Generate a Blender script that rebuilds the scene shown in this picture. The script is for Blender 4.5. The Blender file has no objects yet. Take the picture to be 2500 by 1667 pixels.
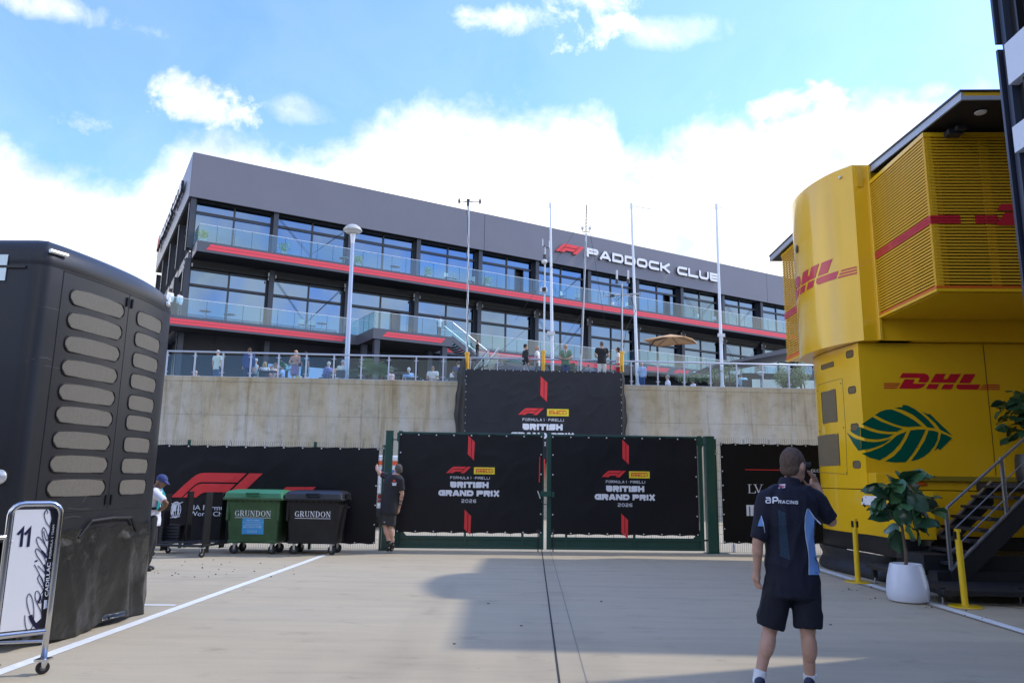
import bpy, math, random
import numpy as np
from mathutils import Vector, Matrix, noise as mnoise
from mathutils.geometry import tessellate_polygon
from mathutils.bvhtree import BVHTree
R = math.radians
scene = bpy.context.scene
col = scene.collection
random.seed(7)
# ------------------------------------------------------------------ camera
FPX, PITCH, ROLL, CAMZ = 1833.6, R(10.30), R(0.8386), 1.6
_c, _s = math.cos(PITCH), math.sin(PITCH)
FW = np.array([0, _c, _s]); _u = np.array([0, -_s, _c]); _x = np.array([1.0, 0, 0])
CX = math.cos(ROLL)*_x + math.sin(ROLL)*_u
CU = -math.sin(ROLL)*_x + math.cos(ROLL)*_u
CAM = np.array([0, 0, CAMZ])
cam_data = bpy.data.cameras.new("camera")
cam = bpy.data.objects.new("camera", cam_data); col.objects.link(cam)
cam.matrix_world = Matrix(((CX[0], CU[0], -FW[0], 0), (CX[1], CU[1], -FW[1], 0), (CX[2], CU[2], -FW[2], CAMZ), (0, 0, 0, 1)))
cam_data.sensor_width = 36.0
cam_data.lens = FPX/2500*36
cam_data.clip_start = 0.05; cam_data.clip_end = 3000
scene.camera = cam
# ------------------------------------------------------------------ sun
SUN_AZ, SUN_EL = R(19.8), R(44.3)        # azimuth measured from +X towards +Y
SUN_DIR = Vector((math.cos(SUN_AZ)*math.cos(SUN_EL), math.sin(SUN_AZ)*math.cos(SUN_EL), math.sin(SUN_EL)))
sl = bpy.data.lights.new("sun", 'SUN'); sl.energy = 2.0; sl.angle = R(1.3); sl.color = (1.0, 0.94, 0.84)
so = bpy.data.objects.new("sun", sl); col.objects.link(so)
so.rotation_euler = SUN_DIR.to_track_quat('Z', 'Y').to_euler()
scene.view_settings.view_transform = 'Standard'
scene.view_settings.look = 'None'
scene.view_settings.gamma = 1.0
scene.view_settings.use_curve_mapping = False
scene.view_settings.exposure = 0.52
scene.cycles.max_bounces = 8
scene.cycles.transparent_max_bounces = 24
scene.cycles.use_denoising = True
# ------------------------------------------------------------------ world: sky with clouds
def ray(a, b):
    return (a-1250)/FPX*CX - (b-833.5)/FPX*CU + FW
def azel(a, b):
    d = ray(a, b); d = d/np.linalg.norm(d)
    return math.degrees(math.atan2(d[0], d[1])), math.degrees(math.asin(d[2]))
world = bpy.data.worlds.new("World"); scene.world = world; world.use_nodes = True
wn = world.node_tree; N = wn.nodes; L = wn.links; N.clear()
def nn(t, **k):
    n = N.new(t)
    for a, v in k.items(): setattr(n, a, v)
    return n
def mth(op, a, b=None, c=None, clamp=False):
    n = nn('ShaderNodeMath', operation=op, use_clamp=clamp)
    for i, v in enumerate((a, b, c)):
        if v is None: continue
        if isinstance(v, (int, float)): n.inputs[i].default_value = v
        else: L.new(v, n.inputs[i])
    return n.outputs[0]
sky = nn('ShaderNodeTexSky', sky_type='NISHITA')
sky.sun_disc = False; sky.sun_elevation = SUN_EL; sky.sun_rotation = R(90) - SUN_AZ
sky.air_density = 1.0; sky.dust_density = 0.6; sky.ozone_density = 1.5
tc = nn('ShaderNodeTexCoord'); sep = nn('ShaderNodeSeparateXYZ'); L.new(tc.outputs['Generated'], sep.inputs[0])
AZ = mth('MULTIPLY', mth('ARCTAN2', sep.outputs[0], sep.outputs[1]), 180/math.pi)
EL = mth('MULTIPLY', mth('ARCSINE', sep.outputs[2]), 180/math.pi)
bank = [(-60, 380), (0, 330), (120, 385), (230, 425), (330, 430), (400, 370), (480, 320), (600, 355), (740, 365), (850, 345), (960, 295), (1060, 282), (1180, 288), (1300, 275), (1400, 262), (1490, 280), (1525, 375), (1560, 388), (1650, 340), (1770, 300), (1860, 345), (1960, 315), (2060, 270), (2150, 245), (2260, 262), (2400, 210), (2560, 200)]
fc = nn('ShaderNodeFloatCurve'); cv = fc.mapping.curves[0]
pts = []
for a, b in bank:
    az, el = azel(a, b); pts.append(((az+60)/120, el/60))
pts = [(0.0, 0.40)] + pts + [(1.0, 0.5)]
while len(cv.points) < len(pts): cv.points.new(0.5, 0.5)
for p, q in zip(cv.points, pts): p.location = q
fc.mapping.update()
L.new(mth('DIVIDE', mth('ADD', AZ, 60), 120, clamp=True), fc.inputs['Value'])
BND = mth('MULTIPLY', fc.outputs[0], 60)
def fbm(scale, detail, rough, vec=None, dist=0.0):
    n = nn('ShaderNodeTexNoise'); n.inputs['Scale'].default_value = scale; n.inputs['Detail'].default_value = detail
    n.inputs['Roughness'].default_value = rough; n.inputs['Distortion'].default_value = dist
    L.new(vec or tc.outputs['Generated'], n.inputs['Vector']); return n.outputs['Fac']
n1 = fbm(9.0, 8, 0.62, dist=0.25); n2 = fbm(30.0, 6, 0.6); n3 = fbm(2.6, 10, 0.6, dist=0.3); n4 = fbm(17.0, 9, 0.7, dist=0.4)
jig = mth('ADD', mth('MULTIPLY', mth('SUBTRACT', n1, 0.5), 8.0), mth('MULTIPLY', mth('SUBTRACT', n2, 0.5), 2.2))
dens = mth('DIVIDE', mth('ADD', mth('SUBTRACT', BND, EL), jig), 1.9, clamp=False)
front = mth('LESS_THAN', mth('ABSOLUTE', AZ), 60)
fr_s = mth('SUBTRACT', 1, mth('DIVIDE', mth('SUBTRACT', mth('ABSOLUTE', AZ), 48), 16, clamp=True), clamp=True)
back_d = mth('MULTIPLY', mth('SUBTRACT', mth('ADD', n3, mth('MULTIPLY', mth('SUBTRACT', 28, EL), 0.0016)), 0.495), 10.0)
dens = mth('ADD', mth('MULTIPLY', mth('MINIMUM', mth('MAXIMUM', dens, -3), 3), fr_s), mth('MULTIPLY', back_d, mth('SUBTRACT', 1, fr_s)))
for (x0, y0, rx, ry, k) in [(505, 255, 75, 45, 1.5), (440, 215, 40, 28, 1.1), (195, 300, 60, 24, 1.1), (1440, 85, 65, 42, 1.5), (1400, 30, 55, 35, 1.3), (1260, 45, 80, 22, 0.75),
                            (1920, 265, 55, 22, 1.0), (2030, 245, 52, 34, 1.3), (1980, 290, 90, 22, 0.9), (1430, 5, 70, 25, 0.9), (740, 270, 40, 20, 0.4), (2290, 225, 30, 16, 0.5), (120, 10, 130, 22, 0.55), (1640, 80, 60, 20, 0.35)]:
    az, el = azel(x0, y0); az2, _ = azel(x0+rx, y0); _, el2 = azel(x0, y0-ry)
    dx = mth('DIVIDE', mth('SUBTRACT', AZ, az), abs(az2-az)); dy = mth('DIVIDE', mth('SUBTRACT', EL, el), abs(el2-el))
    r2 = mth('ADD', mth('MULTIPLY', dx, dx), mth('MULTIPLY', dy, dy))
    g = mth('MULTIPLY', mth('SUBTRACT', mth('ADD', mth('ADD', mth('MULTIPLY', mth('SUBTRACT', n1, 0.5), 9.0), mth('MULTIPLY', mth('SUBTRACT', n4, 0.5), 7.0)), 0.55), mth('MULTIPLY', r2, 0.55)), k*0.6)
    dens = mth('MAXIMUM', dens, mth('MINIMUM', g, k))
cm = nn('ShaderNodeMapRange', interpolation_type='SMOOTHSTEP'); L.new(dens, cm.inputs['Value'])
cm.inputs['From Min'].default_value = -0.9; cm.inputs['From Max'].default_value = 1.5
haze = mth('MULTIPLY', mth('SUBTRACT', 1, mth('DIVIDE', EL, 75, clamp=True)), 0.10)
mask = mth('MAXIMUM', cm.outputs[0], haze)
shade = fbm(6.0, 7, 0.6, dist=0.5)
cr = nn('ShaderNodeValToRGB'); L.new(shade, cr.inputs[0])
cr.color_ramp.elements[0].position = 0.34; cr.color_ramp.elements[0].color = (0.50, 0.56, 0.64, 1)
cr.color_ramp.elements[1].position = 0.55; cr.color_ramp.elements[1].color = (1.0, 0.965, 0.90, 1)
CLOUD = 9.5
cs = nn('ShaderNodeVectorMath', operation='SCALE'); L.new(cr.outputs[0], cs.inputs[0]); cs.inputs['Scale'].default_value = CLOUD
tint = nn('ShaderNodeMix', data_type='RGBA', blend_type='MULTIPLY'); tint.inputs['Factor'].default_value = 1.0
L.new(sky.outputs[0], tint.inputs[6]); tint.inputs[7].default_value = (1.10, 1.50, 2.25, 1)
mx = nn('ShaderNodeMix', data_type='RGBA'); L.new(mask, mx.inputs['Factor']); L.new(tint.outputs[2], mx.inputs[6]); L.new(cs.outputs[0], mx.inputs[7])
bg = nn('ShaderNodeBackground'); bg.inputs['Strength'].default_value = 0.135
L.new(mx.outputs[2], bg.inputs['Color'])
wo = nn('ShaderNodeOutputWorld'); L.new(bg.outputs[0], wo.inputs['Surface'])

# ------------------------------------------------------------------ places: where a photographed direction meets a surface that stands in the scene
def onz(a, b, z=0.0):
    d = ray(a, b); return CAM + d*(z-CAMZ)/d[2]
def onp(a, b, P, n):
    d = ray(a, b); P = np.array(P, float); return CAM + d*((P-CAM)@n)/(d@n)
def ony(a, b, Y): return onp(a, b, (0, Y, 0), np.array((0, 1.0, 0)))
def onx(a, b, X): return onp(a, b, (X, 0, 0), np.array((1.0, 0, 0)))
class Fr:
    """upright frame: s along the wall, t away from the viewer, z up"""
    def __init__(f, P, deg):
        f.P = np.array(P, float); a = R(deg)
        f.u = np.array([math.cos(a), math.sin(a), 0]); f.v = np.array([-math.sin(a), math.cos(a), 0]); f.deg = deg
    def w(f, s, t, z): return tuple(f.P + f.u*s + f.v*t + np.array([0, 0, z]))
    def at(f, a, b, t=0.0):
        Q = onp(a, b, f.P + f.v*t, f.v); return float((Q-f.P)@f.u), float(Q[2]-f.P[2])
    def st(f, Q): Q = np.array(Q, float)-f.P; return float(Q@f.u), float(Q@f.v)
WORLD = Fr((0, 0, 0), 0)

# ------------------------------------------------------------------ materials
MATS = {}
def mat(name, color=(0.5, 0.5, 0.5), rough=0.5, metal=0.0, spec=0.5, noise=None, bump=None, coat=0.0, emit=None, sub=0.0):
    """noise=(scale, amount[, stretch xyz]) varies the colour; bump=(scale, strength[, stretch])"""
    if name in MATS: return MATS[name]
    m = bpy.data.materials.new(name); m.use_nodes = True; nt = m.node_tree; b = nt.nodes['Principled BSDF']
    b.inputs['Base Color'].default_value = (*color, 1); b.inputs['Roughness'].default_value = rough; b.inputs['Metallic'].default_value = metal
    b.inputs['Specular IOR Level'].default_value = spec; b.inputs['Coat Weight'].default_value = coat; b.inputs['Coat Roughness'].default_value = 0.05
    if sub: b.inputs['Subsurface Weight'].default_value = sub; b.inputs['Subsurface Radius'].default_value = (0.02, 0.008, 0.004)
    def vec(st):
        t = nt.nodes.new('ShaderNodeTexCoord'); mp = nt.nodes.new('ShaderNodeMapping'); nt.links.new(t.outputs['Object'], mp.inputs[0])
        mp.inputs['Scale'].default_value = st; return mp.outputs[0]
    if noise:
        n = nt.nodes.new('ShaderNodeTexNoise'); n.inputs['Scale'].default_value = noise[0]; n.inputs['Detail'].default_value = 6; n.inputs['Roughness'].default_value = 0.6
        nt.links.new(vec(noise[2] if len(noise) > 2 else (1, 1, 1)), n.inputs['Vector'])
        r = nt.nodes.new('ShaderNodeMapRange'); r.inputs['From Min'].default_value = 0.3; r.inputs['From Max'].default_value = 0.7
        r.inputs['To Min'].default_value = 1-noise[1]; r.inputs['To Max'].default_value = 1+noise[1]; nt.links.new(n.outputs['Fac'], r.inputs['Value'])
        mm = nt.nodes.new('ShaderNodeVectorMath'); mm.operation = 'SCALE'; mm.inputs[0].default_value = color; nt.links.new(r.outputs[0], mm.inputs['Scale'])
        nt.links.new(mm.outputs[0], b.inputs['Base Color'])
        r2 = nt.nodes.new('ShaderNodeMapRange'); r2.inputs['To Min'].default_value = max(0.02, rough-0.08); r2.inputs['To Max'].default_value = min(1, rough+0.08)
        nt.links.new(n.outputs['Fac'], r2.inputs['Value']); nt.links.new(r2.outputs[0], b.inputs['Roughness'])
    if bump:
        n = nt.nodes.new('ShaderNodeTexNoise'); n.inputs['Scale'].default_value = bump[0]; n.inputs['Detail'].default_value = 5
        nt.links.new(vec(bump[2] if len(bump) > 2 else (1, 1, 1)), n.inputs['Vector'])
        bp = nt.nodes.new('ShaderNodeBump'); bp.inputs['Strength'].default_value = bump[1]; bp.inputs['Distance'].default_value = 0.02
        nt.links.new(n.outputs['Fac'], bp.inputs['Height']); nt.links.new(bp.outputs[0], b.inputs['Normal'])
    MATS[name] = m; return m
def glass_mat(name, tint, refl=0.12, rough=0.0):
    if name in MATS: return MATS[name]
    m = bpy.data.materials.new(name); m.use_nodes = True; nt = m.node_tree; nt.nodes.clear()
    o = nt.nodes.new('ShaderNodeOutputMaterial'); t = nt.nodes.new('ShaderNodeBsdfTransparent'); t.inputs[0].default_value = (*tint, 1)
    g = nt.nodes.new('ShaderNodeBsdfGlossy'); g.inputs['Roughness'].default_value = rough; g.inputs['Color'].default_value = (0.85, 0.95, 1.0, 1)
    f = nt.nodes.new('ShaderNodeFresnel'); f.inputs['IOR'].default_value = 1.5
    a = nt.nodes.new('ShaderNodeMath'); a.operation = 'ADD'; a.use_clamp = True; a.inputs[1].default_value = refl; nt.links.new(f.outputs[0], a.inputs[0])
    ge = nt.nodes.new('ShaderNodeNewGeometry'); iv = nt.nodes.new('ShaderNodeMath'); iv.operation = 'SUBTRACT'; iv.inputs[0].default_value = 1.0; nt.links.new(ge.outputs['Backfacing'], iv.inputs[1])
    mu = nt.nodes.new('ShaderNodeMath'); mu.operation = 'MULTIPLY'; nt.links.new(a.outputs[0], mu.inputs[0]); nt.links.new(iv.outputs[0], mu.inputs[1]); a = mu
    x = nt.nodes.new('ShaderNodeMixShader'); nt.links.new(a.outputs[0], x.inputs[0]); nt.links.new(t.outputs[0], x.inputs[1]); nt.links.new(g.outputs[0], x.inputs[2])
    nt.links.new(x.outputs[0], o.inputs[0]); MATS[name] = m; return m

# ------------------------------------------------------------------ mesh building
class MB:
    def __init__(s): s.v = []; s.f = []; s.mi = []; s.cur = 0
    def face(s, pts):
        i = len(s.v); s.v += [tuple(p) for p in pts]; s.f.append(tuple(range(i, i+len(pts)))); s.mi.append(s.cur); return s
    def box(s, fr, s0, s1, t0, t1, z0, z1):
        P = [fr.w(a, b, c) for c in (z0, z1) for a, b in ((s0, t0), (s1, t0), (s1, t1), (s0, t1))]
        return s.hexa(P)
    def hexa(s, P):
        i = len(s.v); s.v += [tuple(p) for p in P]
        for q in ((0, 3, 2, 1), (4, 5, 6, 7), (0, 1, 5, 4), (1, 2, 6, 5), (2, 3, 7, 6), (3, 0, 4, 7)):
            s.f.append(tuple(i+k for k in q)); s.mi.append(s.cur)
        return s
    def tube(s, p, q, r, n=8, r2=None, cap=True):
        p = Vector(p); q = Vector(q); d = (q-p)
        if d.length < 1e-6: return s
        d.normalize(); a = d.orthogonal().normalized(); b = d.cross(a); r2 = r if r2 is None else r2; i = len(s.v)
        for c, rr in ((p, r), (q, r2)):
            for k in range(n):
                th = 2*math.pi*k/n; s.v.append(tuple(c + (a*math.cos(th)+b*math.sin(th))*rr))
        for k in range(n):
            s.f.append((i+k, i+(k+1) % n, i+n+(k+1) % n, i+n+k)); s.mi.append(s.cur)
        if cap:
            s.f.append(tuple(i+n-1-k for k in range(n))); s.f.append(tuple(i+n+k for k in range(n))); s.mi += [s.cur, s.cur]
        return s
    def path(s, pts, r, n=8, rs=None):
        """smooth tube through points"""
        P = [Vector(p) for p in pts]; m = len(P); i = len(s.v); a = None
        for k in range(m):
            d = (P[min(k+1, m-1)]-P[max(k-1, 0)]).normalized()
            a = d.orthogonal().normalized() if a is None else (a - d*a.dot(d)).normalized()
            b = d.cross(a); rr = r if rs is None else rs[k]
            for j in range(n):
                th = 2*math.pi*j/n; s.v.append(tuple(P[k] + (a*math.cos(th)+b*math.sin(th))*rr))
        for k in range(m-1):
            for j in range(n):
                s.f.append((i+k*n+j, i+k*n+(j+1) % n, i+(k+1)*n+(j+1) % n, i+(k+1)*n+j)); s.mi.append(s.cur)
        s.f.append(tuple(i+n-1-k for k in range(n))); s.f.append(tuple(i+(m-1)*n+k for k in range(n))); s.mi += [s.cur, s.cur]
        return s
    def loft(s, rings, cap=True, closed=True):
        n = len(rings[0]); i = len(s.v)
        for r in rings: s.v += [tuple(p) for p in r]
        for k in range(len(rings)-1):
            for j in range(n if closed else n-1):
                s.f.append((i+k*n+j, i+k*n+(j+1) % n, i+(k+1)*n+(j+1) % n, i+(k+1)*n+j)); s.mi.append(s.cur)
        if cap and closed:
            s.f.append(tuple(i+n-1-k for k in range(n))); s.f.append(tuple(i+(len(rings)-1)*n+k for k in range(n))); s.mi += [s.cur, s.cur]
        return s
    def lathe(s, c, prof, n=16, axis=None):
        c = Vector(c); ax = Vector((0, 0, 1) if axis is None else axis).normalized(); a = ax.orthogonal().normalized(); b = ax.cross(a)
        return s.loft([[c + ax*z + (a*math.cos(2*math.pi*k/n)+b*math.sin(2*math.pi*k/n))*max(r, 1e-4) for k in range(n)] for r, z in prof])
    def ell(s, c, r, rot=None, n=12, m=8):
        c = Vector(c); rings = []
        for k in range(m+1):
            ph = math.pi*(k/m) if 0 < k < m else (0.02 if k == 0 else math.pi-0.02)
            ring = []
            for j in range(n):
                th = 2*math.pi*j/n
                v = Vector((r[0]*math.sin(ph)*math.cos(th), r[1]*math.sin(ph)*math.sin(th), -r[2]*math.cos(ph)))
                if rot is not None: v = rot @ v
                ring.append(c+v)
            rings.append(ring)
        return s.loft(rings)
    def grid(s, fn, nu, nv):
        i = len(s.v)
        for a in range(nu+1):
            for b in range(nv+1): s.v.append(tuple(fn(a/nu, b/nv)))
        for a in range(nu):
            for b in range(nv):
                k = i+a*(nv+1)+b; s.f.append((k, k+nv+1, k+nv+2, k+1)); s.mi.append(s.cur)
        return s
    def poly(s, pts2, fn, th=0.0):
        """flat outline (list of 2D points) laid on a surface fn(x, y, height)"""
        tris = tessellate_polygon([[Vector((p[0], p[1], 0)) for p in pts2]])
        i = len(s.v); s.v += [tuple(fn(p[0], p[1], th)) for p in pts2]
        for t in tris: s.f.append(tuple(i+k for k in t)); s.mi.append(s.cur)
        if th:
            n = len(pts2); j = len(s.v); s.v += [tuple(fn(p[0], p[1], 0.0)) for p in pts2]
            for k in range(n): s.f.append((i+k, i+(k+1) % n, j+(k+1) % n, j+k)); s.mi.append(s.cur)
        return s
    def mesh(s, name, off=(0, 0, 0), mats=(), smooth=False):
        me = bpy.data.meshes.new(name); o = off
        me.from_pydata([(v[0]-o[0], v[1]-o[1], v[2]-o[2]) for v in s.v], [], s.f)
        for m in mats: me.materials.append(m)
        if len(mats) > 1: me.polygons.foreach_set('material_index', s.mi)
        if smooth: me.polygons.foreach_set('use_smooth', [True]*len(me.polygons))
        me.update(); return me
def fixnormals(me):
    import bmesh
    b = bmesh.new(); b.from_mesh(me); bmesh.ops.remove_doubles(b, verts=b.verts, dist=1e-5); bmesh.ops.recalc_face_normals(b, faces=b.faces); b.to_mesh(me); b.free()
def root_of(o):
    p = Vector((0, 0, 0))
    while o is not None: p += o.location; o = o.parent
    return p
def tag(o, label=None, cat=None, group=None, kind=None):
    for k, v in (('label', label), ('category', cat), ('group', group), ('kind', kind)):
        if v: o[k] = v
    return o
def thing(name, loc, label, cat, group=None):
    o = bpy.data.objects.new(name, None); col.objects.link(o); o.location = loc; o.empty_display_size = 0.2
    return tag(o, label, cat, group)
def part(name, mb, m, parent=None, smooth=False, label=None, kind=None, fix=True, bevel=0.0, loc=None):
    """links one mesh object; vertices are given in world coordinates; loc = own origin"""
    base = root_of(parent) if parent else Vector((0, 0, 0))
    org = Vector(loc) if loc is not None else (base if parent else Vector(mb.v[0]) if mb.v else base)
    ms = m if isinstance(m, (list, tuple)) else [m]
    me = mb.mesh(name, org, ms)
    if fix: fixnormals(me)
    if smooth:
        me.polygons.foreach_set('use_smooth', [True]*len(me.polygons))
        if smooth != True: me.set_sharp_from_angle(angle=R(smooth))
    o = bpy.data.objects.new(name, me); col.objects.link(o)
    if parent: o.parent = parent
    o.location = org-base
    if bevel:
        bv = o.modifiers.new("b", 'BEVEL'); bv.width = bevel; bv.segments = 2; bv.limit_method = 'ANGLE'
    if label: o['label'] = label
    if kind: o['kind'] = kind
    return o
def inst(src, parent, wloc, rotz=None, name=None, scale=None):
    """another object with the same mesh, its origin at world position wloc"""
    o = bpy.data.objects.new(name or src.name.split('.')[0], src.data); col.objects.link(o)
    o.parent = parent; o.location = Vector(wloc)-(root_of(parent) if parent else Vector((0, 0, 0)))
    if rotz is not None: o.rotation_euler = (0, 0, rotz)
    if scale: o.scale = scale
    for md in src.modifiers:
        if md.type == 'BEVEL':
            b = o.modifiers.new("b", 'BEVEL'); b.width = md.width; b.segments = md.segments; b.limit_method = 'ANGLE'
    return o
def struct(name, mb, m, **k):
    o = part(name, mb, m, None, **k); o['kind'] = 'structure'; return o

# ------------------------------------------------------------------ lettering
def ribbon(pts, w, closed=False):
    """outline quads of a stroke with mitred joints"""
    P = [Vector((p[0], p[1])) for p in pts]; n = len(P); Lf = []; Rt = []
    for i in range(n):
        a = P[i-1] if (i or closed) else None; b = P[(i+1) % n] if (i < n-1 or closed) else None
        d1 = (P[i]-a).normalized() if a is not None else None; d2 = (b-P[i]).normalized() if b is not None else None
        d1 = d1 or d2; d2 = d2 or d1
        n1 = Vector((-d1.y, d1.x)); n2 = Vector((-d2.y, d2.x)); m = (n1+n2)
        m = m.normalized() if m.length > 1e-4 else n1
        k = w/2/max(0.35, m.dot(n1)); Lf.append(P[i]+m*k); Rt.append(P[i]-m*k)
    out = []
    for i in range(n if closed else n-1):
        j = (i+1) % n; out.append([tuple(Rt[i]), tuple(Rt[j]), tuple(Lf[j]), tuple(Lf[i])])
    return out
def arc(cx, cy, r, a0, a1, n=5, ry=None):
    return [(cx+r*math.cos(R(a0+(a1-a0)*k/n)), cy+(ry or r)*math.sin(R(a0+(a1-a0)*k/n))) for k in range(n+1)]
def glyph(ch, W, H, w):
    """squarish wide letters: list of (points, closed); stroke centre lines inside W x H"""
    a, b, c, d = w/2, W-w/2, w/2, H-w/2; m = (c+d)/2; r = min(H*0.30, W*0.3)
    tr = arc(b-r, d-r, r, 90, 0); br = arc(b-r, c+r, r, 0, -90); bl = arc(a+r, c+r, r, 270, 180); tl = arc(a+r, d-r, r, 180, 90)
    q = min(r, (d-m)/2-1e-3); trm = arc(b-q, d-q, q, 90, 0); mr = arc(b-q, m+q, q, 0, -90); mr2 = arc(b-q, m-q, q, 90, 0); brm = arc(b-q, c+q, q, 0, -90)
    G = {
        'O': [(tl+tr+br+bl, True)], '0': [(tl+tr+br+bl, True)], 'D': [([(a, c), (a, d)]+tr+br, True)],
        'P': [([(a, 0), (a, d)]+trm+mr+[(a, m)], False)],
        'R': [([(a, 0), (a, d)]+trm+mr+[(a, m)], False), ([(W*0.5, m), (b, 0)], False)],
        'B': [([(a, c), (a, d)]+trm+mr+[(a, m)], False), ([(W*0.5, m)]+mr2+brm+[(a, c)], False)],
        'A': [([(a*0.7, 0), (W/2-w*0.35, d), (W/2+w*0.35, d), (W-a*0.7, 0)], False), ([(W*0.2, H*0.3), (W*0.8, H*0.3)], False)],
        'C': [([(W, d)]+tl[::-1]+bl[::-1]+[(W, c)], False)], 'K': [([(a, 0), (a, H)], False), ([(a, m), (W*0.35, m), (b, H)], False), ([(W*0.35, m), (b, 0)], False)],
        'L': [([(a, H), (a, c), (W, c)], False)], 'U': [([(a, H)]+bl[::-1]+br[::-1]+[(b, H)], False)],
        'I': [([(W/2, 0), (W/2, H)], False)], 'T': [([(0, d), (W, d)], False), ([(W/2, 0), (W/2, d)], False)],
        'S': [([(W, d)]+arc(a+q, d-q, q, 90, 180)+arc(a+q, m+q, q, 180, 270)+mr2+brm+[(0, c)], False)],
        'H': [([(a, 0), (a, H)], False), ([(b, 0), (b, H)], False), ([(a, m), (b, m)], False)],
        'G': [([(W, d)]+tl[::-1]+bl[::-1]+[(b, c), (b, m), (W*0.5, m)], False)],
        'N': [([(a, 0), (a, d-0.001), (W*0.3, d), (W*0.7, c), (b, c), (b, H)], False)],
        'X': [([(a, 0), (b, H)], False), ([(a, H), (b, 0)], False)], 'M': [([(a, 0), (a, d), (W/2, H*0.3), (b, d), (b, 0)], False)],
        'E': [([(W, d), (a, d), (a, c), (W, c)], False), ([(a, m), (W*0.9, m)], False)], 'F': [([(W, d), (a, d), (a, 0)], False), ([(a, m), (W*0.9, m)], False)],
        '1': [([(W*0.2, d), (W*0.55, d), (W*0.55, 0)], False)], '2': [([(0, d)]+trm+mr+arc(a+q, m-q, q, 90, 180)+[(a, c), (W, c)], False)],
        '6': [([(W, d)]+tl[::-1]+bl[::-1]+br[::-1][0:0]+arc(b-q, c+q, q, -90, 0)+arc(b-q, m-q, q, 0, 90)+[(a, m)], False)],
        'Y': [([(a, H), (W/2, m), (b, H)], False), ([(W/2, m), (W/2, 0)], False)], 'V': [([(a*0.8, H), (W/2, c), (W-a*0.8, H)], False)],
        'Z': [([(0, d), (b, d), (a, c), (W, c)], False)], '.': [([(W/2-w/2, m), (W/2+w/2, m)], False)], '-': [([(0, m), (W, m)], False)],
    }
    return G.get(ch, [])
def serif_text(txt):
    def ring(cx, cy, rx, ry, a0, a1, thick=.20, thin=.07, n=14):
        o = []
        for i in range(n):
            q = []
            for j, sg in ((i, -1), (i+1, -1), (i+1, 1), (i, 1)):
                a = R(a0+(a1-a0)*j/n); w = (thin+(thick-thin)*abs(math.cos(a))**1.3)/2*sg; q.append((cx+(rx+w)*math.cos(a), cy+(ry+w*.6)*math.sin(a)))
            o.append(q)
        return o
    def bx(a, b, c, d): return [(a, c), (b, c), (b, d), (a, d)]
    G = {'G': (.95, ring(.5, .5, .38, .46, 48, 312)+[bx(.70, .88, .06, .46), bx(.58, .98, .40, .46), bx(.78, .84, .70, .95)]),
         'R': (.95, [bx(.12, .31, 0, 1), bx(.0, .42, 0, .06), bx(.0, .5, .94, 1), bx(.3, .5, .47, .53)]+ring(.48, .735, .25, .235, -90, 90)+[[(.42, .5), (.62, .5), (.95, 0), (.72, 0)], bx(.70, 1.02, 0, .06)]),
         'U': (1.0, [bx(.12, .31, .3, 1), bx(.78, .86, .3, 1), bx(.0, .42, .94, 1), bx(.66, 1.0, .94, 1)]+ring(.52, .30, .30, .27, 180, 360, .14, .08)),
         'N': (1.05, [bx(.14, .22, 0, 1), bx(.82, .90, 0, 1), [(.10, 1), (.32, 1), (.90, 0), (.76, 0)], bx(.0, .28, .94, 1), bx(.02, .36, 0, .06), bx(.68, 1.04, .94, 1)]),
         'D': (1.0, [bx(.12, .31, 0, 1), bx(.0, .5, 0, .06), bx(.0, .5, .94, 1)]+ring(.46, .5, .38, .47, -90, 90)), 'O': (1.0, ring(.5, .5, .40, .46, 0, 360))}
    x = 0; out = []
    for c in txt:
        w, g = G[c]; out += [[(px+x, py) for px, py in q] for q in g]; x += w+.12
    return out
def stroke_text(txt, H, Wl, w, gap, narrow={'I': 0.30, '1': 0.6, '.': 0.4, ' ': 0.45}):
    """returns (quads, total width)"""
    x = 0; out = []
    for ch in txt:
        W = Wl*narrow.get(ch, 1.0)
        if ch == 'I': W = w
        if ch != ' ':
            for pts, cl in glyph(ch, W, H, w):
                if len(pts) > 1: out += [[(px+x, py) for px, py in q] for q in ribbon(pts, w, cl)]
        x += W+gap
    return out, x-gap
def font_shapes(txt, size, xs=1.0, bold=0.0, align='LEFT'):
    cu = bpy.data.curves.new("t", 'FONT'); cu.body = txt; cu.size = size; cu.align_x = align; cu.offset = bold; cu.resolution_u = 3
    ob = bpy.data.objects.new("t", cu); col.objects.link(ob)
    dg = bpy.context.evaluated_depsgraph_get(); dg.update()
    me = bpy.data.meshes.new_from_object(ob.evaluated_get(dg))
    out = [[(me.vertices[i].co.x*xs, me.vertices[i].co.y) for i in p.vertices] for p in me.polygons]
    bpy.data.objects.remove(ob); bpy.data.curves.remove(cu); bpy.data.meshes.remove(me)
    return out
def fit(shapes, x0, x1, y0, y1):
    xs = [p[0] for q in shapes for p in q]; ys = [p[1] for q in shapes for p in q]
    a, b, c, d = min(xs), max(xs), min(ys), max(ys)
    return [[(x0+(p[0]-a)/(b-a)*(x1-x0), y0+(p[1]-c)/(d-c)*(y1-y0)) for p in q] for q in shapes]
def clip_x(P, x, keep_less):
    out = []
    for i in range(len(P)):
        a, c = P[i], P[(i+1) % len(P)]; ia = (a[0] <= x) == keep_less; ic = (c[0] <= x) == keep_less
        if ia: out.append(a)
        if ia != ic and abs(c[0]-a[0]) > 1e-9: f = (x-a[0])/(c[0]-a[0]); out.append((x, a[1]+(c[1]-a[1])*f))
    return out
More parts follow.
